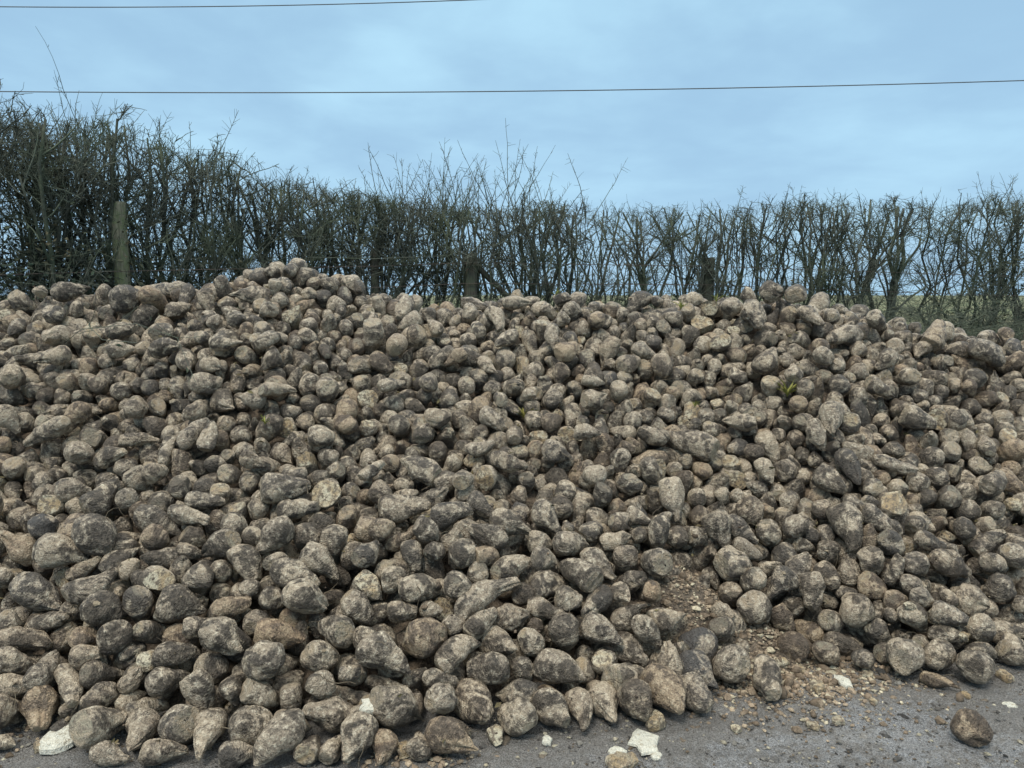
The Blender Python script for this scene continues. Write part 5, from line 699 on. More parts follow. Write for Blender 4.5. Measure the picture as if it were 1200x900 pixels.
-3007,3581,580,85,-49,175,128,30,0,-4114,5078,1384,-129,38,153,95,40,0,-3639,4947,1313,-53,67,111,96,63,0,-2883,4826,1321,46,-74,140,88,43,0,
-2081,2546,63,-161,-13,161,126,69,3,3900,4342,606,-34,-45,142,113,65,0,3410,4663,948,-133,-60,116,99,38,0,-2382,2982,148,96,18,122,106,26,0,
1064,4257,770,135,25,118,79,24,0,3205,3544,97,176,-6,156,89,61,0,-3274,3589,482,158,0,186,118,48,1,-760,4752,1257,146,-54,139,110,63,0,1406,5334,1484,90,-76,129,107,39,2,
3763,4680,842,-115,45,131,99,62,0,3554,4817,961,93,-54,155,110,53,0,4092,5329,1192,73,-66,115,102,35,0,3373,4169,494,-84,44,233,144,22,3,
-2132,2953,197,-51,-9,133,112,35,0,2993,4008,435,91,-53,140,112,78,0,-2934,3925,673,25,-74,191,118,40,0,3106,4100,478,108,-56,160,126,61,0,
-771,5524,1443,-106,-58,175,125,37,3,3614,5018,1107,88,-59,218,131,25,0,1134,3564,298,22,42,164,118,34,2,-3398,4206,820,-100,51,190,131,43,1,
-1654,5422,1695,1,-83,165,122,43,0,-761,2818,164,-1,-2,124,98,50,0,-3030,3935,656,109,5,124,91,43,0,-3537,4627,1198,95,-40,146,113,73,0,-3065,4243,998,8,16,125,92,50,0,
510,4619,1111,12,-8,116,92,64,0,-3796,4817,1242,113,-45,141,107,43,0,-4116,4930,1278,31,-2,123,100,69,0,4048,5138,1167,164,-36,117,91,66,0,
3824,5095,1145,-78,70,298,158,41,1,3760,4949,1033,-83,45,155,108,20,0,4154,5062,1122,19,-22,247,149,43,0,-2427,3192,282,-69,49,173,127,44,0,
3504,4501,726,-16,69,120,115,36,0,-3288,3971,670,120,41,122,112,39,2,209,5369,1473,-34,-5,187,130,59,5,-2761,5275,1526,112,-11,109,96,33,0,
2642,3656,246,85,-58,130,101,55,0,-2735,3033,199,93,-43,122,103,45,0,835,3804,547,87,-39,121,99,42,0,2879,3818,299,-87,45,174,113,37,0,2959,3669,202,-44,73,237,150,28,0,
-3556,4261,857,105,37,139,102,31,0,2428,4234,654,-45,-51,93,80,71,0,-1288,3358,481,55,16,131,88,63,2,3923,4791,911,-81,70,169,109,36,0,
-3497,4847,1254,-101,57,206,142,20,0,-2859,3380,379,125,10,124,98,33,2,-4740,5738,1262,-59,-11,131,105,35,3,-3302,4713,1218,-133,67,141,107,52,0,
-3443,4552,1132,99,-83,115,97,44,0,-3051,4177,833,-121,27,108,90,49,1,-1200,3612,638,76,-47,124,99,65,0,-3508,4375,991,-84,30,163,115,41,0,
-3579,4178,797,80,-42,102,84,22,0,-3135,4145,795,-106,56,152,116,49,0,1259,3857,467,-157,-32,88,78,49,0,-4508,5173,1402,139,-20,158,100,59,0,
4345,5127,1155,107,24,140,92,81,3,-4208,5066,1358,-130,-49,119,95,68,0,2014,3838,500,134,11,105,88,68,0,-2268,2957,160,119,-70,181,143,28,0,
-2388,3075,217,90,-22,180,104,56,0,3548,4416,647,100,17,100,87,35,0,-2500,2598,51,169,-9,167,103,70,0,-2674,2811,58,-83,-19,151,119,47,0,
3578,4973,1041,156,14,112,78,61,5,-3325,3801,597,85,-22,157,134,71,0,3518,4588,778,128,8,121,101,79,3,3002,3865,317,111,-31,100,82,48,0,2587,4800,1050,154,21,125,88,59,0,
-4061,4856,1250,-151,37,183,118,71,0,-2976,3811,613,-72,31,118,97,45,0,2947,3473,60,-145,63,122,102,41,0,3328,4550,889,-139,-28,205,103,28,0,
-4801,5895,1182,-126,30,216,135,53,3,-2544,2926,131,-75,39,129,98,37,0,4174,5383,1199,75,56,120,106,28,0,-3729,4891,1275,-102,36,153,115,35,0,
-2047,2972,182,101,16,101,79,84,3,3891,4505,699,-176,-20,135,93,43,0,3639,3979,367,98,18,129,107,85,0,2983,3387,53,-162,-43,122,96,62,0,
3141,3798,260,-170,-31,114,83,12,1,4911,5818,925,173,-14,117,81,49,3,-2166,2793,60,-50,-26,161,118,71,0,-1660,3398,525,-91,53,123,105,37,5,
-3913,4480,1057,1,-48,95,81,55,2,-1766,5114,1636,112,11,123,81,66,0,3277,4387,672,88,-57,134,99,41,0,-3224,3760,584,-109,-36,114,101,48,0,
3072,3819,300,98,-53,155,96,46,0,-2915,4096,762,73,21,138,88,71,0,3507,5267,1198,137,13,157,109,41,0,-2476,5121,1479,89,9,109,79,51,0,
4358,4948,1023,-127,-43,127,100,45,0,-4107,4704,1162,-5,-16,148,99,39,0,-3828,5035,1344,64,-1,107,88,41,0,-3157,3383,381,99,11,155,125,70,0,
3075,4353,630,-111,-50,97,83,50,2,3707,4736,872,51,4,122,91,66,0,-2632,3237,310,163,-40,130,109,63,0,-2085,2844,118,-158,72,209,119,43,0,
-442,4222,909,-64,26,142,103,41,0,-3938,4401,1010,-172,-38,140,105,43,0,-3507,4183,897,136,29,145,98,57,0,3934,4931,1019,-109,-46,201,120,54,0,
-3185,3496,429,21,-8,139,95,76,0,2243,4048,546,-81,76,129,110,40,0,3300,5216,1208,-120,-28,132,98,68,0,-2351,2594,54,-179,-25,147,110,40,0,
3127,3718,303,105,-50,116,91,70,0,-5083,5860,1176,-97,18,111,90,56,0,-2777,3587,517,107,-30,142,103,28,0,3985,5197,1198,-130,-63,133,109,29,0,
-4797,5676,1310,-163,-55,175,116,44,0,-2088,5128,1594,44,-2,84,76,20,0,1841,4042,673,28,22,110,94,49,3,-2950,4778,1313,98,-51,127,96,47,0,
1985,4808,1218,-157,-10,110,86,46,0,-2123,3163,303,-23,-20,130,102,54,0,2887,3587,242,122,39,151,95,30,3,-2648,5133,1510,19,-16,113,96,36,0,
2385,3154,57,8,-15,136,111,49,5,4195,4767,884,-7,-16,127,93,46,0,-3474,4700,1219,38,-56,149,83,22,0,3360,3946,380,-162,-60,221,117,47,0,-2081,3369,433,41,-3,140,103,83,0,
-4293,4973,1304,31,6,123,102,68,0,3601,4207,519,139,40,167,117,37,0,-4155,4993,1337,77,-61,125,111,42,0,-1174,5542,1569,-156,-46,175,117,33,0,
-3307,4462,1090,75,-39,213,125,48,2,-2655,3588,499,-79,48,216,141,47,0,3896,4586,763,34,3,146,115,35,0,3726,4331,597,152,-67,160,105,22,0,
-3386,4299,913,-105,15,128,103,42,0,-2069,3639,579,38,-2,119,92,60,0,-3561,4340,926,-8,-22,94,76,51,3,-2490,3110,253,1,-60,157,113,32,0,3297,3999,380,41,16,163,92,53,3,
604,4599,1085,-21,-16,93,75,59,0,3852,4982,1088,66,-27,164,124,59,0,-2627,3366,369,52,24,113,92,26,0,3031,4434,702,88,-3,116,90,44,0,-3538,3902,616,26,12,241,121,41,0,
-2465,2941,179,98,-54,120,102,57,0,-3390,4131,749,13,-9,134,92,42,0,2746,3641,226,62,-35,150,124,65,0,-3120,4246,889,88,29,164,108,66,0,3655,4103,447,56,13,164,117,40,0,
4286,5028,1076,77,32,125,84,65,0,-2086,3445,485,4,2,110,98,36,1,-3593,5066,1404,43,-17,80,76,33,0,-3973,5027,1334,119,-1,105,86,68,0,-4305,5061,1366,57,-3,148,114,29,2,
-3232,4489,1163,-168,47,154,106,65,0,-1885,3339,453,-67,53,152,115,53,2,-3077,4331,978,157,-86,134,99,43,0,-3695,4878,1363,-86,-26,106,83,61,0,
-3453,4429,1035,-14,-61,98,77,65,0,3359,4194,605,-15,-6,125,95,67,0,-3634,5292,1459,55,-78,135,101,39,0,670,4895,1279,63,-9,109,94,40,0,
-3856,4752,1236,114,-59,138,84,58,2,-2173,4635,1245,44,-9,105,89,60,3,-3320,4263,872,-172,-41,106,91,51,0,-3742,5039,1366,-93,43,185,108,28,0,
4188,4923,1020,-135,-35,201,128,29,0,-3442,4641,1166,-92,75,137,105,42,0,-305,5277,1420,-73,-12,125,102,42,0,-3881,4686,1166,-65,58,170,138,39,0,
3167,3611,155,-91,56,170,117,48,0,-3322,4070,723,-119,33,112,101,57,0,-3757,4369,971,39,-31,139,123,28,0,-2894,3259,323,71,-44,184,114,28,0,
3469,4420,678,117,-63,154,101,50,2,3763,4817,936,99,-11,105,89,50,0,-2843,3029,181,-17,-29,139,104,30,0,3511,3861,305,-127,-44,172,116,77,0,
-3856,4295,889,41,20,150,102,32,0,-2899,3828,663,-124,69,144,105,52,2,-3166,4313,1018,96,-32,157,111,41,0,-2700,3710,552,-79,-34,130,85,45,0,
-2994,3493,446,121,-1,138,105,30,5,3241,4330,618,131,-13,131,104,84,0,-3663,4523,1101,-101,46,122,91,42,0,3424,4278,555,-147,41,155,110,32,0,
2552,3375,64,-126,25,151,118,20,0,-3593,4582,1127,105,-16,159,104,36,0,-2903,5434,1531,-92,-77,159,134,55,0,-3389,4843,1259,109,13,151,97,86,0,
-3022,3750,573,145,6,115,94,92,3,3577,4759,893,-154,-36,125,92,42,0,3082,4002,403,98,18,140,108,63,0,-2180,2887,141,79,-25,141,105,68,0,
-3669,4765,1210,-131,67,124,94,45,0,2967,3549,124,80,-48,158,115,47,0,2604,3532,168,77,-68,135,106,52,0,3767,5019,1085,55,-52,101,84,51,0,
2835,3750,259,127,-9,121,100,25,0,3480,4881,991,124,49,116,95,74,0,3985,4838,964,63,-68,126,98,51,0,4421,5330,1190,-138,66,201,123,52,0,
-2357,5192,1502,147,-21,108,78,45,0,3815,4672,924,-86,-32,145,107,69,0,-135,5139,1408,154,-15,101,83,48,2,-3875,4362,954,-148,-37,129,94,49,0,
2681,3777,287,-101,-34,109,76,31,0,-2472,2883,94,46,10,174,106,57,0,-4786,5479,1409,0,-9,186,130,45,0,-2814,3753,573,129,23,109,79,62,0,3239,4015,431,90,-42,128,99,32,0,
-3294,4356,983,39,-12,115,92,31,0,-3088,5040,1432,7,0,113,96,57,3,4814,5524,1167,-173,5,278,139,31,0,3201,3722,226,123,-35,180,128,29,0,
-3893,4960,1318,-80,40,148,110,42,5,-3092,3576,485,72,-23,188,144,20,0,3694,4234,508,-64,-44,112,78,58,0,3185,3942,384,-34,-32,136,115,31,0,
-2662,3149,277,88,-56,156,119,41,0,4065,4807,1046,16,-13,202,110,55,0,-2226,2603,58,-117,-25,134,117,30,0,4283,5235,1187,-171,66,154,125,48,0,
-2880,3162,266,-161,-22,155,121,47,0,-2529,3214,309,103,-45,135,103,38,0,4796,5833,940,95,63,226,120,36,0,-3123,4457,1119,-95,15,128,111,39,2,
-2283,2834,66,-114,-13,182,113,48,0,4548,5173,1171,-171,-5,164,100,29,0,-2958,4162,900,101,-40,164,110,39,0,3111,4409,694,87,-54,156,98,44,0,
-3298,4145,782,72,-40,106,80,38,3,3962,4696,924,-168,-7,161,112,41,0,2681,4492,802,111,17,121,97,52,3,3489,4632,915,90,0,134,93,40,0,4420,5027,1101,170,-6,174,138,54,0,
3633,4527,783,129,-12,163,112,35,0,3936,5115,1175,64,-60,133,95,52,3,3765,4415,646,160,-1,139,105,44,3,-3383,4384,1002,-110,54,117,99,53,0,
3482,4075,435,-93,67,179,124,40,0,1649,5209,1482,-98,52,143,106,34,0,3041,4258,518,-51,-28,118,104,40,0,-3988,5324,1435,-93,50,254,149,40,0,
-2042,2727,61,-21,-30,155,121,58,0,2468,3279,55,90,-16,165,112,37,1,-3448,3857,589,74,-4,125,95,76,0,-3701,4427,1059,90,-16,165,129,46,0,3628,4457,698,2,-26,177,117,47,0,
-3007,4017,719,-98,49,158,120,29,0,3429,4663,837,-108,27,156,124,20,0,-2904,3441,441,-156,23,96,86,28,3,-4057,5005,1345,-133,-76,143,109,63,3,
3890,4437,648,-176,-11,125,87,63,0,-1631,5548,1752,8,27,241,145,47,0,-2693,2945,130,-22,-26,128,102,43,0,3795,4270,551,63,15,195,113,71,2,
-3431,4315,984,-36,52,171,86,63,0,3143,3877,324,-19,-28,220,110,52,0,-2761,3786,695,0,-30,118,96,60,0,4190,5166,1192,-91,1,141,100,33,0,-1957,2527,53,75,-14,139,108,41,0,
-2839,3524,459,-154,-37,125,97,59,0,-3535,4090,723,97,-55,159,118,43,3,-3637,4248,869,46,66,138,99,20,0,-3766,4745,1175,-18,-10,164,90,12,0,
-3650,4173,764,75,31,138,82,77,0,-3753,4185,786,31,11,132,103,48,0,3633,5108,1170,19,57,110,90,48,0,4489,5248,1184,-159,-34,144,107,52,0,
-3223,4001,763,101,-7,241,121,81,0,2610,3293,50,42,-13,138,101,45,0,1632,4760,1189,172,-19,130,108,25,0,2710,3520,149,112,15,220,128,36,1,
3973,5505,1192,125,-26,146,108,43,0,-2764,3660,576,-32,3,118,107,35,0,-3914,4839,1235,-91,47,193,137,29,0,3501,4165,518,-24,-53,217,129,12,0,
-3771,4972,1313,21,-23,121,98,35,2,3673,5154,1291,-118,-15,308,154,38,2,-3061,3817,669,84,-51,185,117,55,2,-3514,4490,1077,-88,6,128,106,46,0,
-3021,3259,327,45,2,186,131,42,0,3618,4708,855,59,-2,105,91,41,2,-3524,4003,665,69,-18,126,104,42,0,-1979,2627,40,34,-15,99,81,54,0,-3186,4436,1061,-42,-27,129,89,54,0,
-2102,4576,1263,-84,-4,122,94,33,0,-3614,4392,996,-89,40,154,115,50,0,3160,4036,423,-92,50,124,94,24,0,-2743,5395,1525,35,-71,153,109,44,0,
-4549,5362,1416,27,69,167,130,32,0,2568,3187,52,174,-13,149,105,66,0,-3688,4581,1182,86,-59,186,128,77,0,3671,4936,1070,86,-40,145,110,66,0,
2846,3671,214,-90,75,107,93,48,0,3301,4088,458,-104,-71,151,101,41,3,-286,5522,1473,-178,-36,127,101,73,0,-3298,3692,526,-32,-33,140,101,41,3,
2982,4351,657,112,-25,150,126,24,0,2673,3410,59,-108,15,130,120,49,0,-2591,2872,77,117,26,124,88,28,0,-3829,4906,1274,82,-11,119,101,46,0,
3226,5160,1232,132,-59,112,93,50,0,-3234,3874,626,-19,-69,131,121,49,0,3759,4811,1035,-137,-38,142,108,41,5,4046,4551,756,-125,-36,271,150,45,0,
3261,4165,529,-94,48,152,108,56,1,3050,3738,247,103,-6,153,100,83,0,-2898,4010,704,172,-15,113,89,60,0,-2776,3241,372,-38,62,204,120,60,2,
-2107,2648,47,-11,-10,143,97,57,0,1876,3545,355,10,-46,108,97,52,0,4078,4809,926,-93,18,223,126,36,0,-2392,2832,60,82,-22,171,122,39,2,
2058,5472,1456,-132,-24,144,106,44,0,1694,5318,1493,178,-79,133,120,60,3,-3307,4170,892,96,-75,163,117,45,0,4677,5387,1191,-65,-15,231,137,35,3,
-3720,4289,898,42,25,248,131,65,0,2282,5085,1322,43,-27,127,88,41,0,-3571,4998,1355,90,-46,144,105,34,0,848,5246,1436,-27,9,118,105,32,0,
-2625,3600,627,0,-44,150,111,65,0,3214,4089,474,85,-57,142,106,28,0,2916,3912,369,112,29,168,103,51,5,-3219,4196,831,-124,-46,148,120,33,0,
1664,5049,1409,114,-43,104,79,41,0,-2965,4146,808,-78,33,126,90,39,0,5047,5828,935,-146,12,170,127,47,0,3264,3635,157,132,10,146,94,38,0,
-2777,3113,235,36,-4,160,110,43,2,-3493,4180,786,95,24,140,102,55,0,2700,3244,57,-59,-43,130,105,38,0,-659,4993,1366,96,-63,137,113,53,0,
3534,4313,591,94,-33,185,116,41,0,2764,3727,433,167,-4,198,134,60,0,3893,5439,1194,163,-73,149,113,33,0,-3131,3813,595,-21,-25,116,101,48,0,
-915,3093,311,115,58,138,113,46,0,-4221,4915,1271,129,-17,119,92,28,0,1519,5587,1480,-3,-13,195,116,60,0,-4034,4765,1202,-129,-4,118,104,44,0,
3036,3463,59,-171,-74,105,79,36,0,3268,3820,301,-59,13,94,79,42,2,4254,4849,958,43,13,174,120,76,2,3630,4348,643,93,-21,177,127,44,0,-3877,4540,1109,8,-39,129,106,63,0,
3177,4391,648,37,25,109,83,34,2,-3375,3891,624,93,-56,120,90,39,0,3605,4896,991,65,25,119,95,68,0,2871,3280,69,-171,-10,258,130,64,0,3805,4757,878,-168,-21,103,82,55,3,
-4072,5169,1433,-162,-86,117,87,55,0,3076,3548,141,-62,-66,181,131,62,0,-2572,3164,248,-62,-38,114,87,34,0,-3466,4453,1172,-41,-38,216,127,44,0,
3023,3231,52,43,-4,176,106,54,0,-4025,5403,1535,-71,12,189,131,53,0,3086,3362,57,-137,-28,150,112,63,5,-4147,4802,1208,151,2,142,105,69,3,
-2487,2714,102,161,-13,324,165,40,0,-3997,4503,1080,53,19,171,99,70,0,-3474,4287,878,-105,60,183,111,44,0,-3702,5119,1460,55,-21,114,100,31,3,
4109,5191,1190,24,-87,103,79,51,0,3324,4684,874,91,-53,153,119,37,0,3280,4253,568,12,3,107,101,29,0,2971,3774,291,85,-27,153,110,38,0,3845,4822,947,93,-44,110,95,60,0,
-2235,2714,52,-17,-18,132,107,55,0,-4246,5146,1420,52,-19,113,94,55,0,-4773,5600,1410,-92,-61,196,128,47,2,3463,4804,1043,-176,-68,138,103,53,0,
-3694,5211,1440,-114,-69,130,100,48,0,2599,4285,662,-103,-49,117,80,52,0,2748,3730,273,111,-57,173,103,39,2,-3081,3454,430,-57,60,138,110,50,0,
-4627,5251,1398,-72,-8,189,104,46,2,-2809,3833,633,141,79,124,94,44,3,3668,4646,832,-117,63,120,92,38,0,-3965,4849,1344,-134,-44,150,108,32,0,
-3415,3758,549,-19,-29,121,101,62,0,3274,3780,242,149,6,140,82,33,0,-4884,5630,1322,-57,8,127,97,30,0,-4242,5234,1472,28,-70,197,126,42,0,
-2751,3771,609,58,-38,95,85,47,0,-3012,3381,390,34,2,190,119,51,2,3344,3843,288,133,15,134,95,37,0,2654,4106,523,-143,-20,117,94,24,0,
-3598,4435,1097,102,-34,149,113,52,0,-2487,3388,384,-100,54,118,98,22,0,-3988,5163,1450,135,-83,127,100,59,1,4281,5340,1213,13,-43,202,111,43,0,
3900,4584,868,-179,-10,125,104,67,0,4096,5446,1226,31,-16,173,117,59,0,-3813,4459,1059,59,-65,186,132,44,0,4263,5120,1166,-82,36,114,85,38,0,
-2644,5312,1554,-18,43,207,121,54,0,3975,4666,818,-59,49,141,122,57,0,-4457,5068,1352,113,14,113,95,56,1,2600,5434,1386,-83,77,157,102,70,0,
4027,4965,1108,84,-48,173,122,47,0,-4303,5469,1514,-73,-23,194,127,47,0,-3386,3965,669,64,-58,133,104,28,0,3003,4102,484,67,-16,142,116,68,0,
4434,5480,1217,134,39,215,121,62,0,-2893,3624,594,136,-8,246,141,40,0,2895,4047,470,80,-14,168,127,64,0,3504,3974,382,169,-15,182,128,22,0,
-3117,3922,664,80,-24,141,110,43,0,3693,4879,987,-120,48,181,116,66,2,3487,4763,918,106,1,137,104,69,0,3101,4198,593,18,-23,263,132,48,0,
-2591,3069,234,27,-83,152,110,54,0,-4978,5805,1214,-50,10,174,104,44,3,-3987,4654,1144,-85,-24,185,99,79,0,-3360,4601,1168,-130,-62,140,100,34,0,
3004,3937,371,130,-11,142,107,51,0,3236,4516,749,74,5,133,98,45,0,3439,4328,650,65,-57,152,122,31,2,4908,5652,1061,-99,28,191,120,48,0,
-1283,5667,1654,158,18,278,149,49,0,3159,3467,61,-3,-11,136,113,58,0,2867,3528,119,73,13,218,110,41,0,-4909,5876,1167,55,-38,126,95,53,0,
-4158,5155,1437,-119,-66,167,100,26,0,3864,4690,836,116,-12,139,106,57,0,3977,5061,1113,36,8,161,105,47,0,-3428,4050,698,-13,18,131,118,39,3,
4092,4706,854,156,-3,169,123,92,0,3759,4601,785,28,1,195,117,74,0,-2637,3003,179,88,-57,124,96,20,0,-3242,4382,1045,-29,-18,113,92,20,0,
-964,2883,206,-139,-58,130,105,51,0,-2692,3294,346,-49,56,127,98,59,0,-3016,4254,913,63,-8,200,106,42,0,2785,3438,52,98,7,168,94,45,0,-35,3570,481,-13,-46,145,107,88,0,
3349,4450,701,124,24,211,126,68,0,-3401,4472,1067,119,39,135,81,66,0,3422,4528,783,81,2,198,112,47,0,-2455,3256,392,-113,27,211,145,70,0,
4949,5896,889,-113,9,117,108,24,0,-2771,3344,356,-156,-17,99,92,32,0,-3039,4088,797,112,-46,155,118,89,0,-2353,2947,237,-101,-50,115,84,51,0,
3326,4576,783,-91,21,159,122,37,0,3767,4502,717,137,-51,168,137,37,0,4037,4918,1005,105,-25,142,118,20,0,-3300,4555,1137,83,-14,111,88,54,0,
-2558,3414,439,136,-56,156,104,49,0,3060,3670,174,95,19,96,81,39,0,-149,2973,194,-136,-26,150,119,58,3,3146,4301,610,139,-42,134,110,41,0,
-3225,4293,920,-85,28,212,146,43,0,-428,3864,665,17,-18,88,77,37,0,-3931,5492,1523,-114,-37,161,117,48,0,-2799,3435,432,88,-50,200,128,20,0,
-3122,4056,717,-152,82,155,138,46,0,-3774,4557,1121,-120,47,135,102,20,0,-3807,5193,1436,71,-66,296,156,29,0,2260,5343,1390,-114,-34,224,129,27,3,
-2583,3499,452,29,-47,110,89,41,0,2748,3360,131,-117,-68,174,116,46,0,-3619,4848,1285,55,-14,202,131,39,0,-3762,4659,1162,-175,-51,118,96,37,0,
]
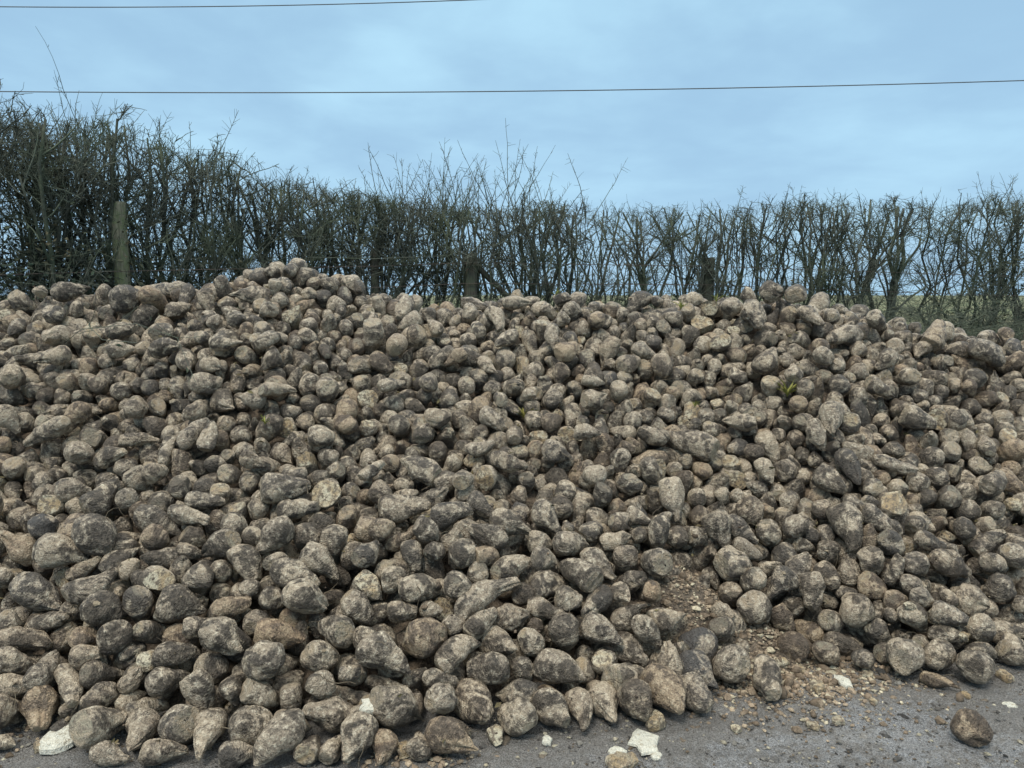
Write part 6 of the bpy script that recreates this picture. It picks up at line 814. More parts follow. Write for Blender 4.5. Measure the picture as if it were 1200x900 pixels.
LABELS = [                                     # one line for each beet that stands on its own, largest in view first
'pale long beet, nearest such beet right of the greenish club beet',
'pale round beet, nearest such beet above right of the white beet slice',
'large flat oval grey beet at the toe left of the middle',
'dark round beet, nearest such beet right of the pale edge beet',
'muddy long beet, nearest such beet left of the round brown beet',
'muddy long beet, nearest such beet below the pale edge beet',
'brown oval beet, nearest such beet below left of the bluish black beet',
'stubby tan beet with lengthwise grooves, cut off by the bottom picture edge',
'long pale grey beet, tapering to a point up right, longest in the lower middle',
'dark oval beet, nearest such beet above right of the pale broken chunk',
'round reddish brown beet straight below-left of the long pointed one',
'grey-tan long beet, nearest such beet left of the small pale snapped beet',
'dark grey beet pointing straight down at the toe below the long pointed one',
'grey-tan round beet, nearest such beet below left of the orange-brown cut beet',
'muddy oval beet, nearest such beet left of the orange-brown cut beet',
'muddy oval beet, nearest such beet below left of the big flat oval beet',
'brown round beet, nearest such beet above left of the white beet slice',
'grey-tan long beet, nearest such beet right of the pale edge beet',
'grey-tan round beet, nearest such beet right of the greenish club beet',
'muddy round beet, nearest such beet left of the greenish club beet',
'muddy long beet, second such beet below right of the grass tuft',
'pale oval beet, nearest such beet above right of the orange-brown cut beet',
'muddy long beet, nearest such beet below the small yellow sprout',
'pale green-stained club shaped beet pointing down at the toe, right of the white slice',
'pale round beet, nearest such beet right of the dark tip-down beet',
'dark round beet, nearest such beet right of the palest spotted beet',
'lone brown beet lying by itself out on the tarmac',
'dark round beet, third such beet above left of the pale broken chunk',
'single beet standing tip-down in spilled soil at the foot of the heap',
'muddy round beet, nearest such beet left of the tip-down beet in soil',
'grey-tan long beet, nearest such beet left of the big flat oval beet',
'grey-tan long beet, nearest such beet below left of the grass tuft',
'grey-tan long beet, nearest such beet above left of the pale broken chunk',
'muddy oval beet, nearest such beet above right of the dark tip-down beet',
'muddy long beet, nearest such beet left of the palest spotted beet',
'muddy long beet, nearest such beet below right of the small yellow sprout',
'grey-tan oval beet, nearest such beet above the greenish club beet',
'grey-tan round beet, nearest such beet above left of the reddish slab',
'flat-topped oval beet, nearest such beet below right of the pale green chunk',
'grey-tan long beet, nearest such beet below right of the round brown beet',
'muddy long beet, nearest such beet right of the long pointed beet',
'orange-brown beet with a raw cut side in the lower left slope',
'dark round beet, nearest such beet above left of the pale broken chunk',
'muddy round beet, nearest such beet right of the reddish slab',
'grey-tan oval beet, nearest such beet above the orange-brown cut beet',
'grey-tan long beet, nearest such beet below the pale edge beet',
'dark oval beet, nearest such beet right of the white-faced split beet',
'grey-tan round beet, nearest such beet above right of the brown soil spill',
'pale long beet, nearest such beet above right of the orange-brown cut beet',
'grey-tan oval beet, nearest such beet below the bluish black beet',
'grey-tan oval beet, nearest such beet above the round brown beet',
'grey-tan round beet, second such beet above right of the tip-down beet in soil',
'grey-tan long beet, nearest such beet above the small pale snapped beet',
'grey-tan long beet, nearest such beet below left of the greenish club beet',
'pale oval beet, nearest such beet above left of the orange-brown cut beet',
'grey-tan round beet, nearest such beet below right of the orange-brown cut beet',
'muddy round beet, nearest such beet right of the brown soil spill',
'muddy long beet, nearest such beet above the orange-brown cut beet',
'muddy long beet, nearest such beet right of the pale broken chunk',
'dark oval beet, nearest such beet below right of the pale broken chunk',
'grey-tan round beet, nearest such beet right of the orange-brown cut beet',
'grey-tan oval beet, nearest such beet above left of the small pale snapped beet',
'dark oval beet, nearest such beet above the pale broken chunk',
'palest pointed beet with dark spots at the toe of the heap',
'pale yellowish beet cut by the left picture edge below mid height',
'pale oval beet, nearest such beet above right of the greenish club beet',
'grey-tan oval beet, nearest such beet above left of the round brown beet',
'pale long beet, nearest such beet above the white beet slice',
'dark long beet, nearest such beet above left of the pale green chunk',
'grey-tan round beet, nearest such beet below right of the long level dark beet',
'muddy long beet, nearest such beet right of the white-faced split beet',
'grey-tan long beet, nearest such beet above the white beet slice',
'dark oval beet, nearest such beet above right of the brown soil spill',
'grey-tan oval beet, nearest such beet above right of the tip-down beet in soil',
'pale long beet, nearest such beet above the brown soil spill',
'pale long beet, nearest such beet above the white-faced split beet',
'blackish oval beet, nearest such beet below the bluish black beet',
'muddy oval beet, nearest such beet below right of the greenish club beet',
'long dark beet lying level high on the right flank',
'pale long beet, nearest such beet above left of the long pointed beet',
'grey-tan long beet, nearest such beet left of the palest spotted beet',
'muddy long beet, second such beet above the long pointed beet',
'pale round beet, nearest such beet left of the dark tip-down beet',
'dark round beet, third such beet above left of the orange-brown cut beet',
'grey-tan round beet, nearest such beet above the reddish slab',
'grey-tan oval beet, nearest such beet below the long level dark beet',
'muddy oval beet, nearest such beet below the long pointed beet',
'big bluish black round beet above the tarmac, right of the spotted beets',
'muddy long beet, nearest such beet above the long pointed beet',
'brown round beet, nearest such beet above right of the tip-down beet in soil',
'muddy oval beet, eighth such beet below right of the big forked trunk',
'muddy round beet, nearest such beet above the broken tan-faced beet',
'muddy long beet, nearest such beet above right of the long pointed beet',
'dark round beet, nearest such beet above right of the pale broken chunk',
'dark round beet, nearest such beet left of the pale green chunk',
'dark round beet, second such beet below right of the long level dark beet',
'grey-tan oval beet, nearest such beet above right of the small pale snapped beet',
'grey-tan oval beet, nearest such beet below right of the small pale snapped beet',
'dark long beet, nearest such beet above the tip-down beet in soil',
'pale long beet, nearest such beet right of the white beet slice',
'dark round beet, nearest such beet above left of the long pointed beet',
'muddy oval beet, nearest such beet below right of the grass tuft',
'dark oval beet, nearest such beet below the greenish round post',
'grey-tan long beet, nearest such beet below the broken tan-faced beet',
'dark oval beet, nearest such beet right of the long pointed beet',
'grey-tan long beet, nearest such beet above the orange-brown cut beet',
'grey-tan oval beet, nearest such beet below right of the long pointed beet',
'grey-tan oval beet, nearest such beet above left of the white beet slice',
'muddy oval beet, nearest such beet above the long pointed beet',
'brown long beet, nearest such beet above left of the orange-brown cut beet',
'dark long beet, second such beet above left of the long level dark beet',
'broken pale round beet, nearest such beet above the pale broken chunk',
'grey-tan round beet, nearest such beet above the greenish club beet',
'grey-tan round beet, nearest such beet left of the big flat oval beet',
'dark long beet, nearest such beet below the yellow-green middle sprout',
'grey-tan long beet, nearest such beet above left of the broken tan-faced beet',
'dark long beet, nearest such beet below the long pointed beet',
'muddy oval beet, nearest such beet right of the dark tip-down beet',
'grey-tan oval beet, nearest such beet below left of the long level dark beet',
'grey-tan oval beet, third such beet above the long level dark beet',
'flat-topped long beet, second such beet below right of the grass tuft',
'broken pale round beet, nearest such beet below right of the small yellow sprout',
'grey-tan round beet, nearest such beet above right of the reddish slab',
'grey-tan round beet, second such beet above right of the orange-brown cut beet',
'dark long beet, nearest such beet above right of the long level dark beet',
'muddy long beet, nearest such beet left of the broken tan-faced beet',
'pale long beet, nearest such beet above left of the orange-brown cut beet',
'dark long beet, nearest such beet above the pale broken chunk',
'brown round beet, nearest such beet left of the long level dark beet',
'muddy round beet, third such beet above right of the brown soil spill',
'brown oval beet, nearest such beet below the big flat oval beet',
'broken pale long beet, nearest such beet above left of the long level dark beet',
'pale oval beet, second such beet right of the grass tuft',
'muddy round beet, nearest such beet left of the small pale snapped beet',
'dark round beet, nearest such beet above left of the white beet slice',
'muddy round beet, nearest such beet above right of the lone beet on tarmac',
'dark round beet, second such beet right of the white-faced split beet',
'pale long beet, nearest such beet above left of the broken tan-faced beet',
'muddy round beet, third such beet above left of the small yellow sprout',
'pale oval beet, nearest such beet above right of the white-faced split beet',
'grey-tan long beet, nearest such beet below right of the broken tan-faced beet',
'grey-tan round beet, nearest such beet left of the long level dark beet',
'flat-topped round beet, nearest such beet below left of the big flat oval beet',
'muddy round beet, nearest such beet above left of the long pointed beet',
'grey-tan oval beet, nearest such beet right of the small yellow sprout',
'dark long beet, nearest such beet left of the greenish round post',
'grey-tan long beet, nearest such beet below left of the braced post',
'blackish round beet, nearest such beet below the white-faced split beet',
'dark oval beet, nearest such beet left of the long level dark beet',
'dark oval beet, second such beet above left of the round brown beet',
'dark long beet, nearest such beet right of the small yellow sprout',
'grey-tan long beet, nearest such beet below left of the yellow-green middle sprout',
'muddy long beet, second such beet below the pale edge beet',
'muddy long beet, nearest such beet above left of the white beet slice',
'grey-tan round beet, third such beet above right of the long level dark beet',
'dark round beet, second such beet above the round brown beet',
'pale round beet, nearest such beet above right of the white-faced split beet',
'muddy long beet, nearest such beet above the broken tan-faced beet',
'muddy long beet, nearest such beet below left of the small yellow sprout',
'pale oval beet, nearest such beet left of the pale broken chunk',
'muddy oval beet, nearest such beet above left of the grass tuft',
'muddy long beet, nearest such beet below left of the big forked trunk',
'brown long beet, nearest such beet above the white-faced split beet',
'dark round beet, nearest such beet left of the pale broken chunk',
'muddy round beet, nearest such beet right of the long pointed beet',
'muddy round beet, second such beet above right of the brown soil spill',
'pale round beet, second such beet below left of the greenish round post',
'dark oval beet, nearest such beet above the tip-down beet in soil',
'grey-tan oval beet, nearest such beet above left of the white-faced split beet',
'muddy long beet, nearest such beet below left of the bluish black beet',
'grey-tan round beet, third such beet right of the long level dark beet',
'muddy oval beet, nearest such beet right of the brown soil spill',
'dark oval beet, third such beet below the orange-brown cut beet',
'dark long beet, second such beet below right of the white-faced split beet',
'grey-tan long beet, nearest such beet right of the long pointed beet',
'dark round beet, third such beet above the orange-brown cut beet',
'muddy oval beet, nearest such beet above left of the long pointed beet',
'dark oval beet, nearest such beet above right of the greenish club beet',
'grey-tan round beet, nearest such beet above left of the round brown beet',
'muddy round beet, nearest such beet right of the tip-down beet in soil',
'grey-tan long beet, nearest such beet above left of the long level dark beet',
'grey-tan oval beet, second such beet below left of the second ridge top',
'pale long beet, nearest such beet below the grass tuft',
'grey-tan round beet, nearest such beet above left of the broken tan-faced beet',
'grey-tan oval beet, nearest such beet below left of the big flat oval beet',
'dark round beet, nearest such beet above left of the round brown beet',
'dark round beet, nearest such beet above left of the reddish slab',
'muddy round beet, nearest such beet left of the long level dark beet',
'grey-tan long beet, nearest such beet left of the small yellow sprout',
'pale long beet, second such beet left of the small yellow sprout',
'muddy round beet, fourth such beet above right of the brown soil spill',
'grey-tan long beet, nearest such beet below left of the broken tan-faced beet',
'muddy oval beet, nearest such beet left of the pale broken chunk',
'grey-tan oval beet, second such beet below right of the big forked trunk',
'grey-tan round beet, nearest such beet right of the long level dark beet',
'pale round beet, nearest such beet above left of the big flat oval beet',
'dark long beet, nearest such beet left of the long level dark beet',
'brown oval beet, nearest such beet above right of the long level dark beet',
'dark oval beet, nearest such beet above right of the tip-down beet in soil',
'muddy oval beet, nearest such beet above the long level dark beet',
'muddy long beet, nearest such beet below right of the greenish round post',
'muddy round beet, nearest such beet above right of the bluish black beet',
'pale long beet, nearest such beet left of the small yellow sprout',
'brown long beet, nearest such beet below right of the greenish round post',
'dark long beet, nearest such beet below the sprout by the ridge',
'dark long beet, nearest such beet below right of the white-faced split beet',
'dark long beet, nearest such beet above right of the white-faced split beet',
'muddy oval beet, nearest such beet above the brown soil spill',
'muddy long beet, nearest such beet above left of the dark tip-down beet',
'broken pale oval beet, nearest such beet above left of the round brown beet',
'muddy long beet, nearest such beet above the brown soil spill',
'muddy oval beet, third such beet above left of the long pointed beet',
'grey-tan oval beet, nearest such beet below right of the yellow-green middle sprout',
'muddy round beet, second such beet left of the long level dark beet',
'pale oval beet, second such beet below right of the yellow-green middle sprout',
'pale long beet, nearest such beet below right of the yellow-green middle sprout',
'pale long beet, nearest such beet below right of the grass tuft',
'muddy long beet, nearest such beet above the reddish slab',
'grey-tan round beet, fourth such beet above the white-faced split beet',
'muddy round beet, nearest such beet above right of the tip-down beet in soil',
'brown oval beet, nearest such beet left of the pale broken chunk',
'dark round beet, nearest such beet above right of the tip-down beet in soil',
'muddy long beet, nearest such beet left of the small yellow sprout',
'pale round beet, nearest such beet above right of the long pointed beet',
'muddy round beet, third such beet below left of the small yellow sprout',
'dark round beet, nearest such beet above the long level dark beet',
'muddy oval beet, nearest such beet above left of the small yellow sprout',
'pale oval beet, second such beet right of the white-faced split beet',
'muddy round beet, nearest such beet below left of the tan grooved beet',
'grey-tan long beet, nearest such beet left of the greenish round post',
'dark round beet, nearest such beet right of the brown soil spill',
'pale long beet, nearest such beet right of the pale green chunk',
'muddy round beet, nearest such beet above the orange-brown cut beet',
'muddy long beet, third such beet below left of the braced post',
'pale oval beet, nearest such beet above the pale green chunk',
'grey-tan round beet, nearest such beet above right of the small yellow sprout',
'grey-tan long beet, nearest such beet above right of the reddish slab',
'brown oval beet, nearest such beet above right of the tip-down beet in soil',
'pale oval beet, nearest such beet above left of the broken tan-faced beet',
'pale long beet, nearest such beet above right of the white-faced split beet',
'muddy long beet, nearest such beet above right of the brown soil spill',
'muddy round beet, second such beet below right of the yellow-green middle sprout',
'dark round beet, third such beet above right of the white-faced split beet',
'dark long beet, nearest such beet above left of the long level dark beet',
'pale long beet, second such beet above the long pointed beet',
'pale oval beet, nearest such beet above left of the white-faced split beet',
'muddy round beet, third such beet left of the long level dark beet',
'grey-tan oval beet, second such beet below the sprout by the ridge',
'grey-tan oval beet, nearest such beet left of the yellow-green middle sprout',
'pale long beet, nearest such beet below left of the grass tuft',
'flat-topped long beet, nearest such beet below left of the sprout by the ridge',
'dark oval beet, second such beet above the long level dark beet',
'flat-topped long beet, nearest such beet below left of the heap summit',
'grey-tan oval beet, second such beet right of the white-faced split beet',
'muddy oval beet, nearest such beet below the greenish round post',
'dark oval beet, nearest such beet below the grass tuft',
'brown oval beet, nearest such beet below right of the small yellow sprout',
'muddy round beet, nearest such beet above right of the dark tip-down beet',
'grey-tan round beet, nearest such beet left of the yellow-green middle sprout',
'dark long beet, nearest such beet above left of the long pointed beet',
'broken pale oval beet, second such beet below left of the yellow-green middle sprout',
'dark round beet, third such beet below left of the small yellow sprout',
'dark long beet, nearest such beet above left of the broken tan-faced beet',
'pale long beet, nearest such beet above the small yellow sprout',
'flat-topped long beet, nearest such beet above the white-faced split beet',
'small pale snapped beet stub wedged above the palest spotted beet',
'dark long beet, nearest such beet below right of the greenish round post',
'brown oval beet, nearest such beet below right of the braced post',
'muddy round beet, third such beet right of the brown soil spill',
'muddy long beet, nearest such beet above left of the big flat oval beet',
'grey-tan long beet, nearest such beet below right of the white-faced split beet',
'dark oval beet, nearest such beet above the pale edge beet',
'muddy long beet, third such beet left of the yellow-green middle sprout',
'muddy long beet, nearest such beet right of the grass tuft',
'muddy round beet, nearest such beet left of the second ridge top',
'grey-tan round beet, second such beet below the small yellow sprout',
'dark oval beet, second such beet above the broken tan-faced beet',
'pale oval beet, second such beet right of the yellow-green middle sprout',
'brown round beet, nearest such beet right of the small yellow sprout',
'grey-tan oval beet, nearest such beet below right of the greenish round post',
'grey-tan long beet, nearest such beet above right of the pale broken chunk',
'pale oval beet, nearest such beet above the long level dark beet',
'dark oval beet, nearest such beet above left of the broken tan-faced beet',
'muddy long beet, nearest such beet above right of the small yellow sprout',
'small broken beet with a tan face up, beside the brown soil spill',
'split beet showing a whitish face near the left picture edge',
'muddy round beet, nearest such beet above the long level dark beet',
'muddy round beet, nearest such beet above left of the long level dark beet',
'pale broken beet chunk on dark beets in the lower left slope',
'small pale greenish chunk of beet above the white slice',
'grey-tan round beet, second such beet above the long pointed beet',
'flat-topped round beet, second such beet above right of the white-faced split beet',
'grey-tan long beet, nearest such beet right of the brown soil spill',
'dark oval beet, nearest such beet below the orange-brown cut beet',
'grey-tan round beet, second such beet above right of the long pointed beet',
'grey-tan long beet, nearest such beet below the small yellow sprout',
'thin reddish brown slab of split beet lying at the toe before the tarmac',
'muddy round beet, nearest such beet above right of the big flat oval beet',
'muddy round beet, nearest such beet above left of the orange-brown cut beet',
'dark round beet, second such beet above the long level dark beet',
]
BEETS = []
for i in range(0, len(HEAP), 9):
    x, y, z, az, el, L, W, t, k = HEAP[i:i+9]
    az, el = math.radians(az), math.radians(el)
    BEETS.append((np.array([x, y, z])/1000, np.array([math.cos(az)*math.cos(el), math.sin(az)*math.cos(el), math.sin(el)]), L/1000, W/1000, t/100, KINDS[k]))

def beet_geo(i, nr, ns):
    """one beet: blunt crown, tapering root, two long furrows, lumps, dents, chopped faces"""
    P, ax, L, W, tone, kind = BEETS[i]
    q_ = np.round(P*1000).astype(int); r = np.random.default_rng(int(abs(q_[0]*7919+q_[1]*104729+q_[2]*1299709)) % (2**31))
    ax = ax/np.linalg.norm(ax)
    ref = np.array([0, 0, 1.]) if abs(ax[2]) < .9 else np.array([1., 0, 0])
    u_ = np.cross(ax, ref); u_ /= np.linalg.norm(u_); v_ = np.cross(ax, u_)
    ro = r.uniform(0, 6.28); e1 = math.cos(ro)*u_+math.sin(ro)*v_; e2 = np.cross(ax, e1)
    M = np.stack([ax, e1, e2], 1)              # local -> world
    k = np.arange(nr+1)/nr
    u = -np.cos(np.pi*k)
    el = L/W
    long_ = el > 1.15
    top_ = kind != 'broken' and r.uniform() < .55; kc = r.uniform(.40, .47) if top_ else .5
    snap = kind not in ('broken', 'slab') and r.uniform() < (.85 if long_ else .3); kt = (r.uniform(.33, .45) if long_ else .46) if snap else .5
    L = L/(kc+kt); el = L/W
    pc = r.uniform(2.0, 2.7); pt = r.uniform(1.15, 1.65) if el > 1.25 else r.uniform(1.6, 2.1)
    u0 = -r.uniform(.15, .42)*min(1, (el-1)*2.4)    # the widest place sits nearer the crown
    q = np.where(u < u0, (u0-u)/(u0+1), (u-u0)/(1-u0))
    prof = np.where(u < u0, (1-q**pc).clip(0)**(1/pc), (1-q**pt).clip(0)**(1/pt))
    tail = r.uniform(.05, .42)*min(1, max(0, el-1.05)*2)
    prof = prof*(1-tail*np.where(u > u0, q**1.4, 0))
    th = np.arange(ns)*2*np.pi/ns
    U, TH = np.meshgrid(u, th, indexing='ij'); PR = prof[:, None]
    fl = r.uniform(.84, 1.0)
    X = U*L/2 + 0*TH; Y = PR*np.cos(TH)*W/2; Z = PR*np.sin(TH)*W/2*fl
    # furrows
    g = 0
    for s in (0, math.pi):
        d = np.angle(np.exp(1j*(TH-s-r.uniform(-.4, .4)-U*r.uniform(-.7, .7))))
        g = g+r.uniform(.02, .10)*np.exp(-(d/r.uniform(.2, .4))**2)*np.clip((U+.5), 0, 1)
    p = np.stack([X, Y, Z], -1)/W
    dsp = -g*1.0
    for j in range(11):
        f = r.normal(size=3)*3.6; dsp = dsp+.0165*np.sin(p@f+r.uniform(0, 6.28))
    for j in range(12):
        f = r.normal(size=3)*9.5; dsp = dsp+.0042*np.sin(p@f+r.uniform(0, 6.28))
    if ns > 30:
        for j in range(14):
            f = r.normal(size=3)*24; dsp = dsp+.0022*np.sin(p@f+r.uniform(0, 6.28))
    w_ = r.uniform(0, 6.28, 3); dsp = dsp+(.010*np.sin(5*TH+U*1.5+w_[0])+.007*np.sin(9*TH-U+w_[1])+.006*np.sin(14*TH+U*2+w_[2]))*np.clip(.35+U, .1, 1)   # lengthwise wrinkles
    for j in range(r.integers(0, 4)):          # dents and knobs
        c = r.normal(size=3); c = c/np.linalg.norm(c)*np.array([el*.5, .5, .5]); s = r.uniform(.10, .26)
        dsp = dsp+r.choice([-.08, -.05, .025])*np.exp(-((p-c)**2).sum(-1)/s**2)
    rad = np.stack([U*.45, np.cos(TH), np.sin(TH)], -1); rad /= np.linalg.norm(rad, axis=-1, keepdims=True)
    q3 = np.stack([X, Y, Z], -1) + rad*dsp[..., None]*W*1.0*np.minimum(1, PR*2+.35)[..., None]
    bend = r.normal(0, .035)*max(0, el-1.0)*2; q3[..., 1] += bend*L*(U**2-.4)
    cut = np.zeros(U.shape)
    def chop(nrm, off, val):
        d = q3@nrm-off; m = d > 0
        q3[m] -= nrm*(d[m, None]*.97); q3[m] += nrm*(.012*W*np.sin(q3[m]@(r.normal(size=3)*90)))[:, None]
        cut[m] = np.maximum(cut[m], val)
    view = -(P-np.array([0, 0, CAMZ])); view /= np.linalg.norm(view)
    rnd = r.uniform()
    if kind == 'broken':
        w = view*.75+np.array([0, 0, .3])+r.normal(0, .32, 3); w /= np.linalg.norm(w); nl = M.T@w
        chop(nl, W*r.uniform(.18, .28), 1.0)
        w = view*.45+r.normal(0, .7, 3); w /= np.linalg.norm(w); chop(M.T@w, W*r.uniform(.3, .36), .8)
    elif kind == 'cut': chop(np.array([-1., *r.normal(0, .1, 2)]), L*kc*.9, .8)
    elif kind == 'slab': chop(np.array([.1, .95, .2]), W*.18, .1)
    else:
        if top_: nn = np.array([-1, *r.normal(0, .2, 2)]); nn /= np.linalg.norm(nn); chop(nn, L*kc, r.uniform(.1, .62))    # topped crown
        if snap: nn = np.array([1, *r.normal(0, .15, 2)]); nn /= np.linalg.norm(nn); chop(nn, L*kt, r.uniform(.0, .6))      # snapped tail
        if r.uniform() < .15:
            nn = r.normal(size=3); nn /= np.linalg.norm(nn); chop(nn, W*r.uniform(.36, .45)*(1+abs(nn[0])*(el-1)), 0)  # a flat flank
    off = r.uniform(-50, 50, 3)
    rest = q3+off
    warm = {'brown': .85, 'orange': 1.0, 'blue': .0, 'green': .5, 'slab': .9}.get(kind, float(np.clip(r.normal(.48, .15), .28, .9)))
    look = np.stack([np.full(U.shape, tone), cut, np.full(U.shape, warm), np.ones(U.shape)], -1)
    a = np.arange(nr)[:, None]*ns; s = np.arange(ns)[None]; s2 = (s+1) % ns
    f = np.stack([a+s, a+s2, a+ns+s2, a+ns+s], -1).reshape(-1, 4)
    return q3.reshape(-1, 3), f, rest.reshape(-1, 3), look.reshape(-1, 4), M, P

def build_beets():
    for i, lab in enumerate(LABELS):
        v, f, rest, look, M, P = beet_geo(i, 40, 48)
        me = mesh_np('sugar_beet', v, [f], BEET, True, {'rest': ('FLOAT_VECTOR', rest), 'look': ('FLOAT_COLOR', look)})
        o = link('sugar_beet', me); m4 = Matrix.Identity(4)
        for r_ in range(3):
            for c_ in range(3): m4[r_][c_] = M[r_, c_]
            m4[r_][3] = P[r_]
        o.matrix_world = m4
        tag(o, lab, 'sugar beet', 'sugar beets in the heap')
    V = []; F = []; RS = []; LK = []; nb = 0
    for i in range(len(LABELS), len(BEETS)):
        v, f, rest, look, M, P = beet_geo(i, 24, 28)
        V.append(v@M.T+P); F.append(f+nb); RS.append(rest); LK.append(look); nb += len(v)
    me = mesh_np('sugar_beet_mass', np.concatenate(V), [np.concatenate(F)], BEET, True, {'rest': ('FLOAT_VECTOR', np.concatenate(RS)), 'look': ('FLOAT_COLOR', np.concatenate(LK))})
    tag(link('sugar_beet_mass', me), 'mass of further muddy sugar beets making up the slope and ridge of the heap', 'sugar beets', None, 'stuff')
build_beets()

# ------------------------------------------------------------------ soil under and between the beets
TX, TY, RX, RZ = (np.array(k) for k in [[-2.3474, -1.791, -1.3825, -0.8589, -0.5153, -0.2033, 0.0, 0.3142, 0.6409, 0.8574, 1.0746, 1.3189, 1.5753, 1.7714, 1.9148, 2.2337, 2.9133], [2.5599, 2.4324, 2.3941, 2.3252, 2.3252, 2.3615, 2.5177, 2.5706, 2.6255, 2.8234, 2.9575, 3.0291, 3.0291, 2.9229, 2.869, 3.0812, 3.2232], [-4.6888, -3.5151, -3.1615, -2.9842, -2.7509, -2.4589, -2.1641, -1.9863, -1.5739, -1.2842, -0.936, -0.5858, -0.2344, 0.2343, 0.5859, 1.1716, 1.6391, 1.8717, 2.1088, 2.583, 2.824, 3.1813, 3.5367, 4.7208], [1.5717, 1.5891, 1.6182, 1.6414, 1.6298, 1.6182, 1.6588, 1.7109, 1.8033, 1.7456, 1.653, 1.5949, 1.5775, 1.5891, 1.5891, 1.5949, 1.624, 1.6588, 1.5949, 1.5017, 1.408, 1.3492, 1.3257, 1.2785]]); YR = 5.15
def heap_z(x, y):
    yt = np.interp(x, TX, TY); zr = np.interp(x, RX, RZ)
    s = (y-yt)/(YR-yt); z = zr*np.clip(s, 0, 1); z = np.where(s > 1, zr-(y-YR-.35).clip(0)*.62, z)
    return np.where(s < 0, s*.6, z)
def lattice(x, y, f, seed):
    """value noise, 0..1"""
    x = x*f; y = y*f; i = np.floor(x).astype(np.int64); j = np.floor(y).astype(np.int64); u = x-i; v = y-j; u = u*u*(3-2*u); v = v*v*(3-2*v)
    def h(a, b):
        n_ = (a*374761393+b*668265263+seed*974711) & 0x7fffffff; n_ = ((n_ ^ (n_ >> 13))*1274126177) & 0x7fffffff
        return ((n_ ^ (n_ >> 16)) & 0xffff)/65535
    return (h(i, j)*(1-u)+h(i+1, j)*u)*(1-v)+(h(i, j+1)*(1-u)+h(i+1, j+1)*u)*v
def fractal(x, y, f, seed, octv=4, gain=.55):
    s = 0; a = 1; t = 0
    for o in range(octv): s = s+a*lattice(x*math.cos(o)+y*math.sin(o), y*math.cos(o)-x*math.sin(o), f*2.1**o, seed+o); t += a; a *= gain
    return s/t
def bumps(x, y, seed, f, n=14):
    r = np.random.default_rng(seed); s = 0
    for i in range(n):
        a = r.uniform(0, 6.28); k = f*r.uniform(.5, 1.8); s = s+np.sin(k*(x*math.cos(a)+y*math.sin(a))+r.uniform(0, 6.28))
    return s/math.sqrt(n)
SPILL_AT = [[0.784, 3.208], [1.167, 3.108], [1.251, 2.995]]
SPILLS = [(SPILL_AT[j], s) for j, s in ((0, (.21, .27, .19)), (1, (.30, .26, .14)), (2, (.26, .18, .12)))]
def soil_z(x, y):
    z = heap_z(x, y)-.23+.02*bumps(x, y, 3, 9)+.07*(fractal(x, y, 14, 5)-.5)
    for (sx_, sy_), (a, b, h) in SPILLS:
        z = z+h*np.exp(-(((x-sx_)/a)**2+((y-sy_)/b)**2))
    return z
gx = np.linspace(-5.2, 5.6, 300); gy = np.linspace(2.0, 7.6, 190)
GX, GY = np.meshgrid(gx, gy, indexing='ij'); GZ = soil_z(GX, GY)
idx = np.arange(GX.size).reshape(GX.shape)
fq = np.stack([idx[:-1, :-1], idx[1:, :-1], idx[1:, 1:], idx[:-1, 1:]], -1).reshape(-1, 4)
keep = (GZ.ravel()[fq].max(1) > -.02) & (np.abs(GX.ravel()[fq]).max(1) < .28+.78*GY.ravel()[fq].min(1))
soil = mesh_np('loose_soil', np.stack([GX, GY, np.maximum(GZ, -.05)], -1).reshape(-1, 3), [fq[keep]], SOIL)
tag(link('loose_soil', soil), 'brown loose soil shaken off under and between the beets', 'soil', None, 'stuff')

# ------------------------------------------------------------------ ground
def plane(name, x0, x1, y0, y1, z, mat):
    me = mesh_np(name, [(x0, y0, z), (x1, y0, z), (x1, y1, z), (x0, y1, z)], [np.array([[0, 1, 2, 3]])], mat, False)
    return tag(link(name, me), kind='structure')
plane('ground', -900, 900, -300, 1600, -.012, FIELD)
# the tarmac yard: plain out to the sides, with its muddy relief where the camera stands close
def yard_relief():
    X0, X1, Y0, Y1 = -3.6, 3.9, 1.5, 3.9
    a = np.linspace(X0, X1, 620); b = np.linspace(Y0, Y1, 240); GX_, GY_ = np.meshgrid(a, b, indexing='ij')
    z = .020*(fractal(GX_, GY_, 34, 71, 4, .68)-.5)+.012*(fractal(GX_, GY_, 5, 75, 3)-.5)
    z = z+.007*(np.clip(fractal(GX_, GY_, 60, 81, 2)-.62, 0, 1)*4)
    e = np.minimum(np.minimum(GX_-X0, X1-GX_), np.minimum(GY_-Y0, Y1-GY_)); z = z*np.clip(e*6, 0, 1)
    i = np.arange(GX_.size).reshape(GX_.shape); f = np.stack([i[:-1, :-1], i[1:, :-1], i[1:, 1:], i[:-1, 1:]], -1).reshape(-1, 4)
    V = np.stack([GX_, GY_, z], -1).reshape(-1, 3); n0 = len(V); c = [i[0, 0], i[-1, 0], i[-1, -1], i[0, -1]]
    out = np.array([(-30, -20, 0), (30, -20, 0), (30, 6.9, 0), (-30, 6.9, 0)], float)
    rim = [(i[::-1, 0], 0, 1), (i[-1, ::-1], 1, 2), (i[:, -1], 2, 3), (i[0, :], 3, 0)]
    polys = [np.array([[n0+p, n0+q, *line]]) for line, p, q in rim]
    dist = np.interp(V[:, 0], TX, TY)-V[:, 1]; dirt = np.exp(-np.clip(dist, 0, 9)/.16)      # trodden soil banked up along the toe of the heap
    return mesh_np('tarmac_yard', np.concatenate([V, out]), [f]+polys, TARMAC, True, {'dirt': ('FLOAT', np.concatenate([dirt, np.zeros(4)]))})
tag(link('tarmac_yard', yard_relief()), kind='structure')

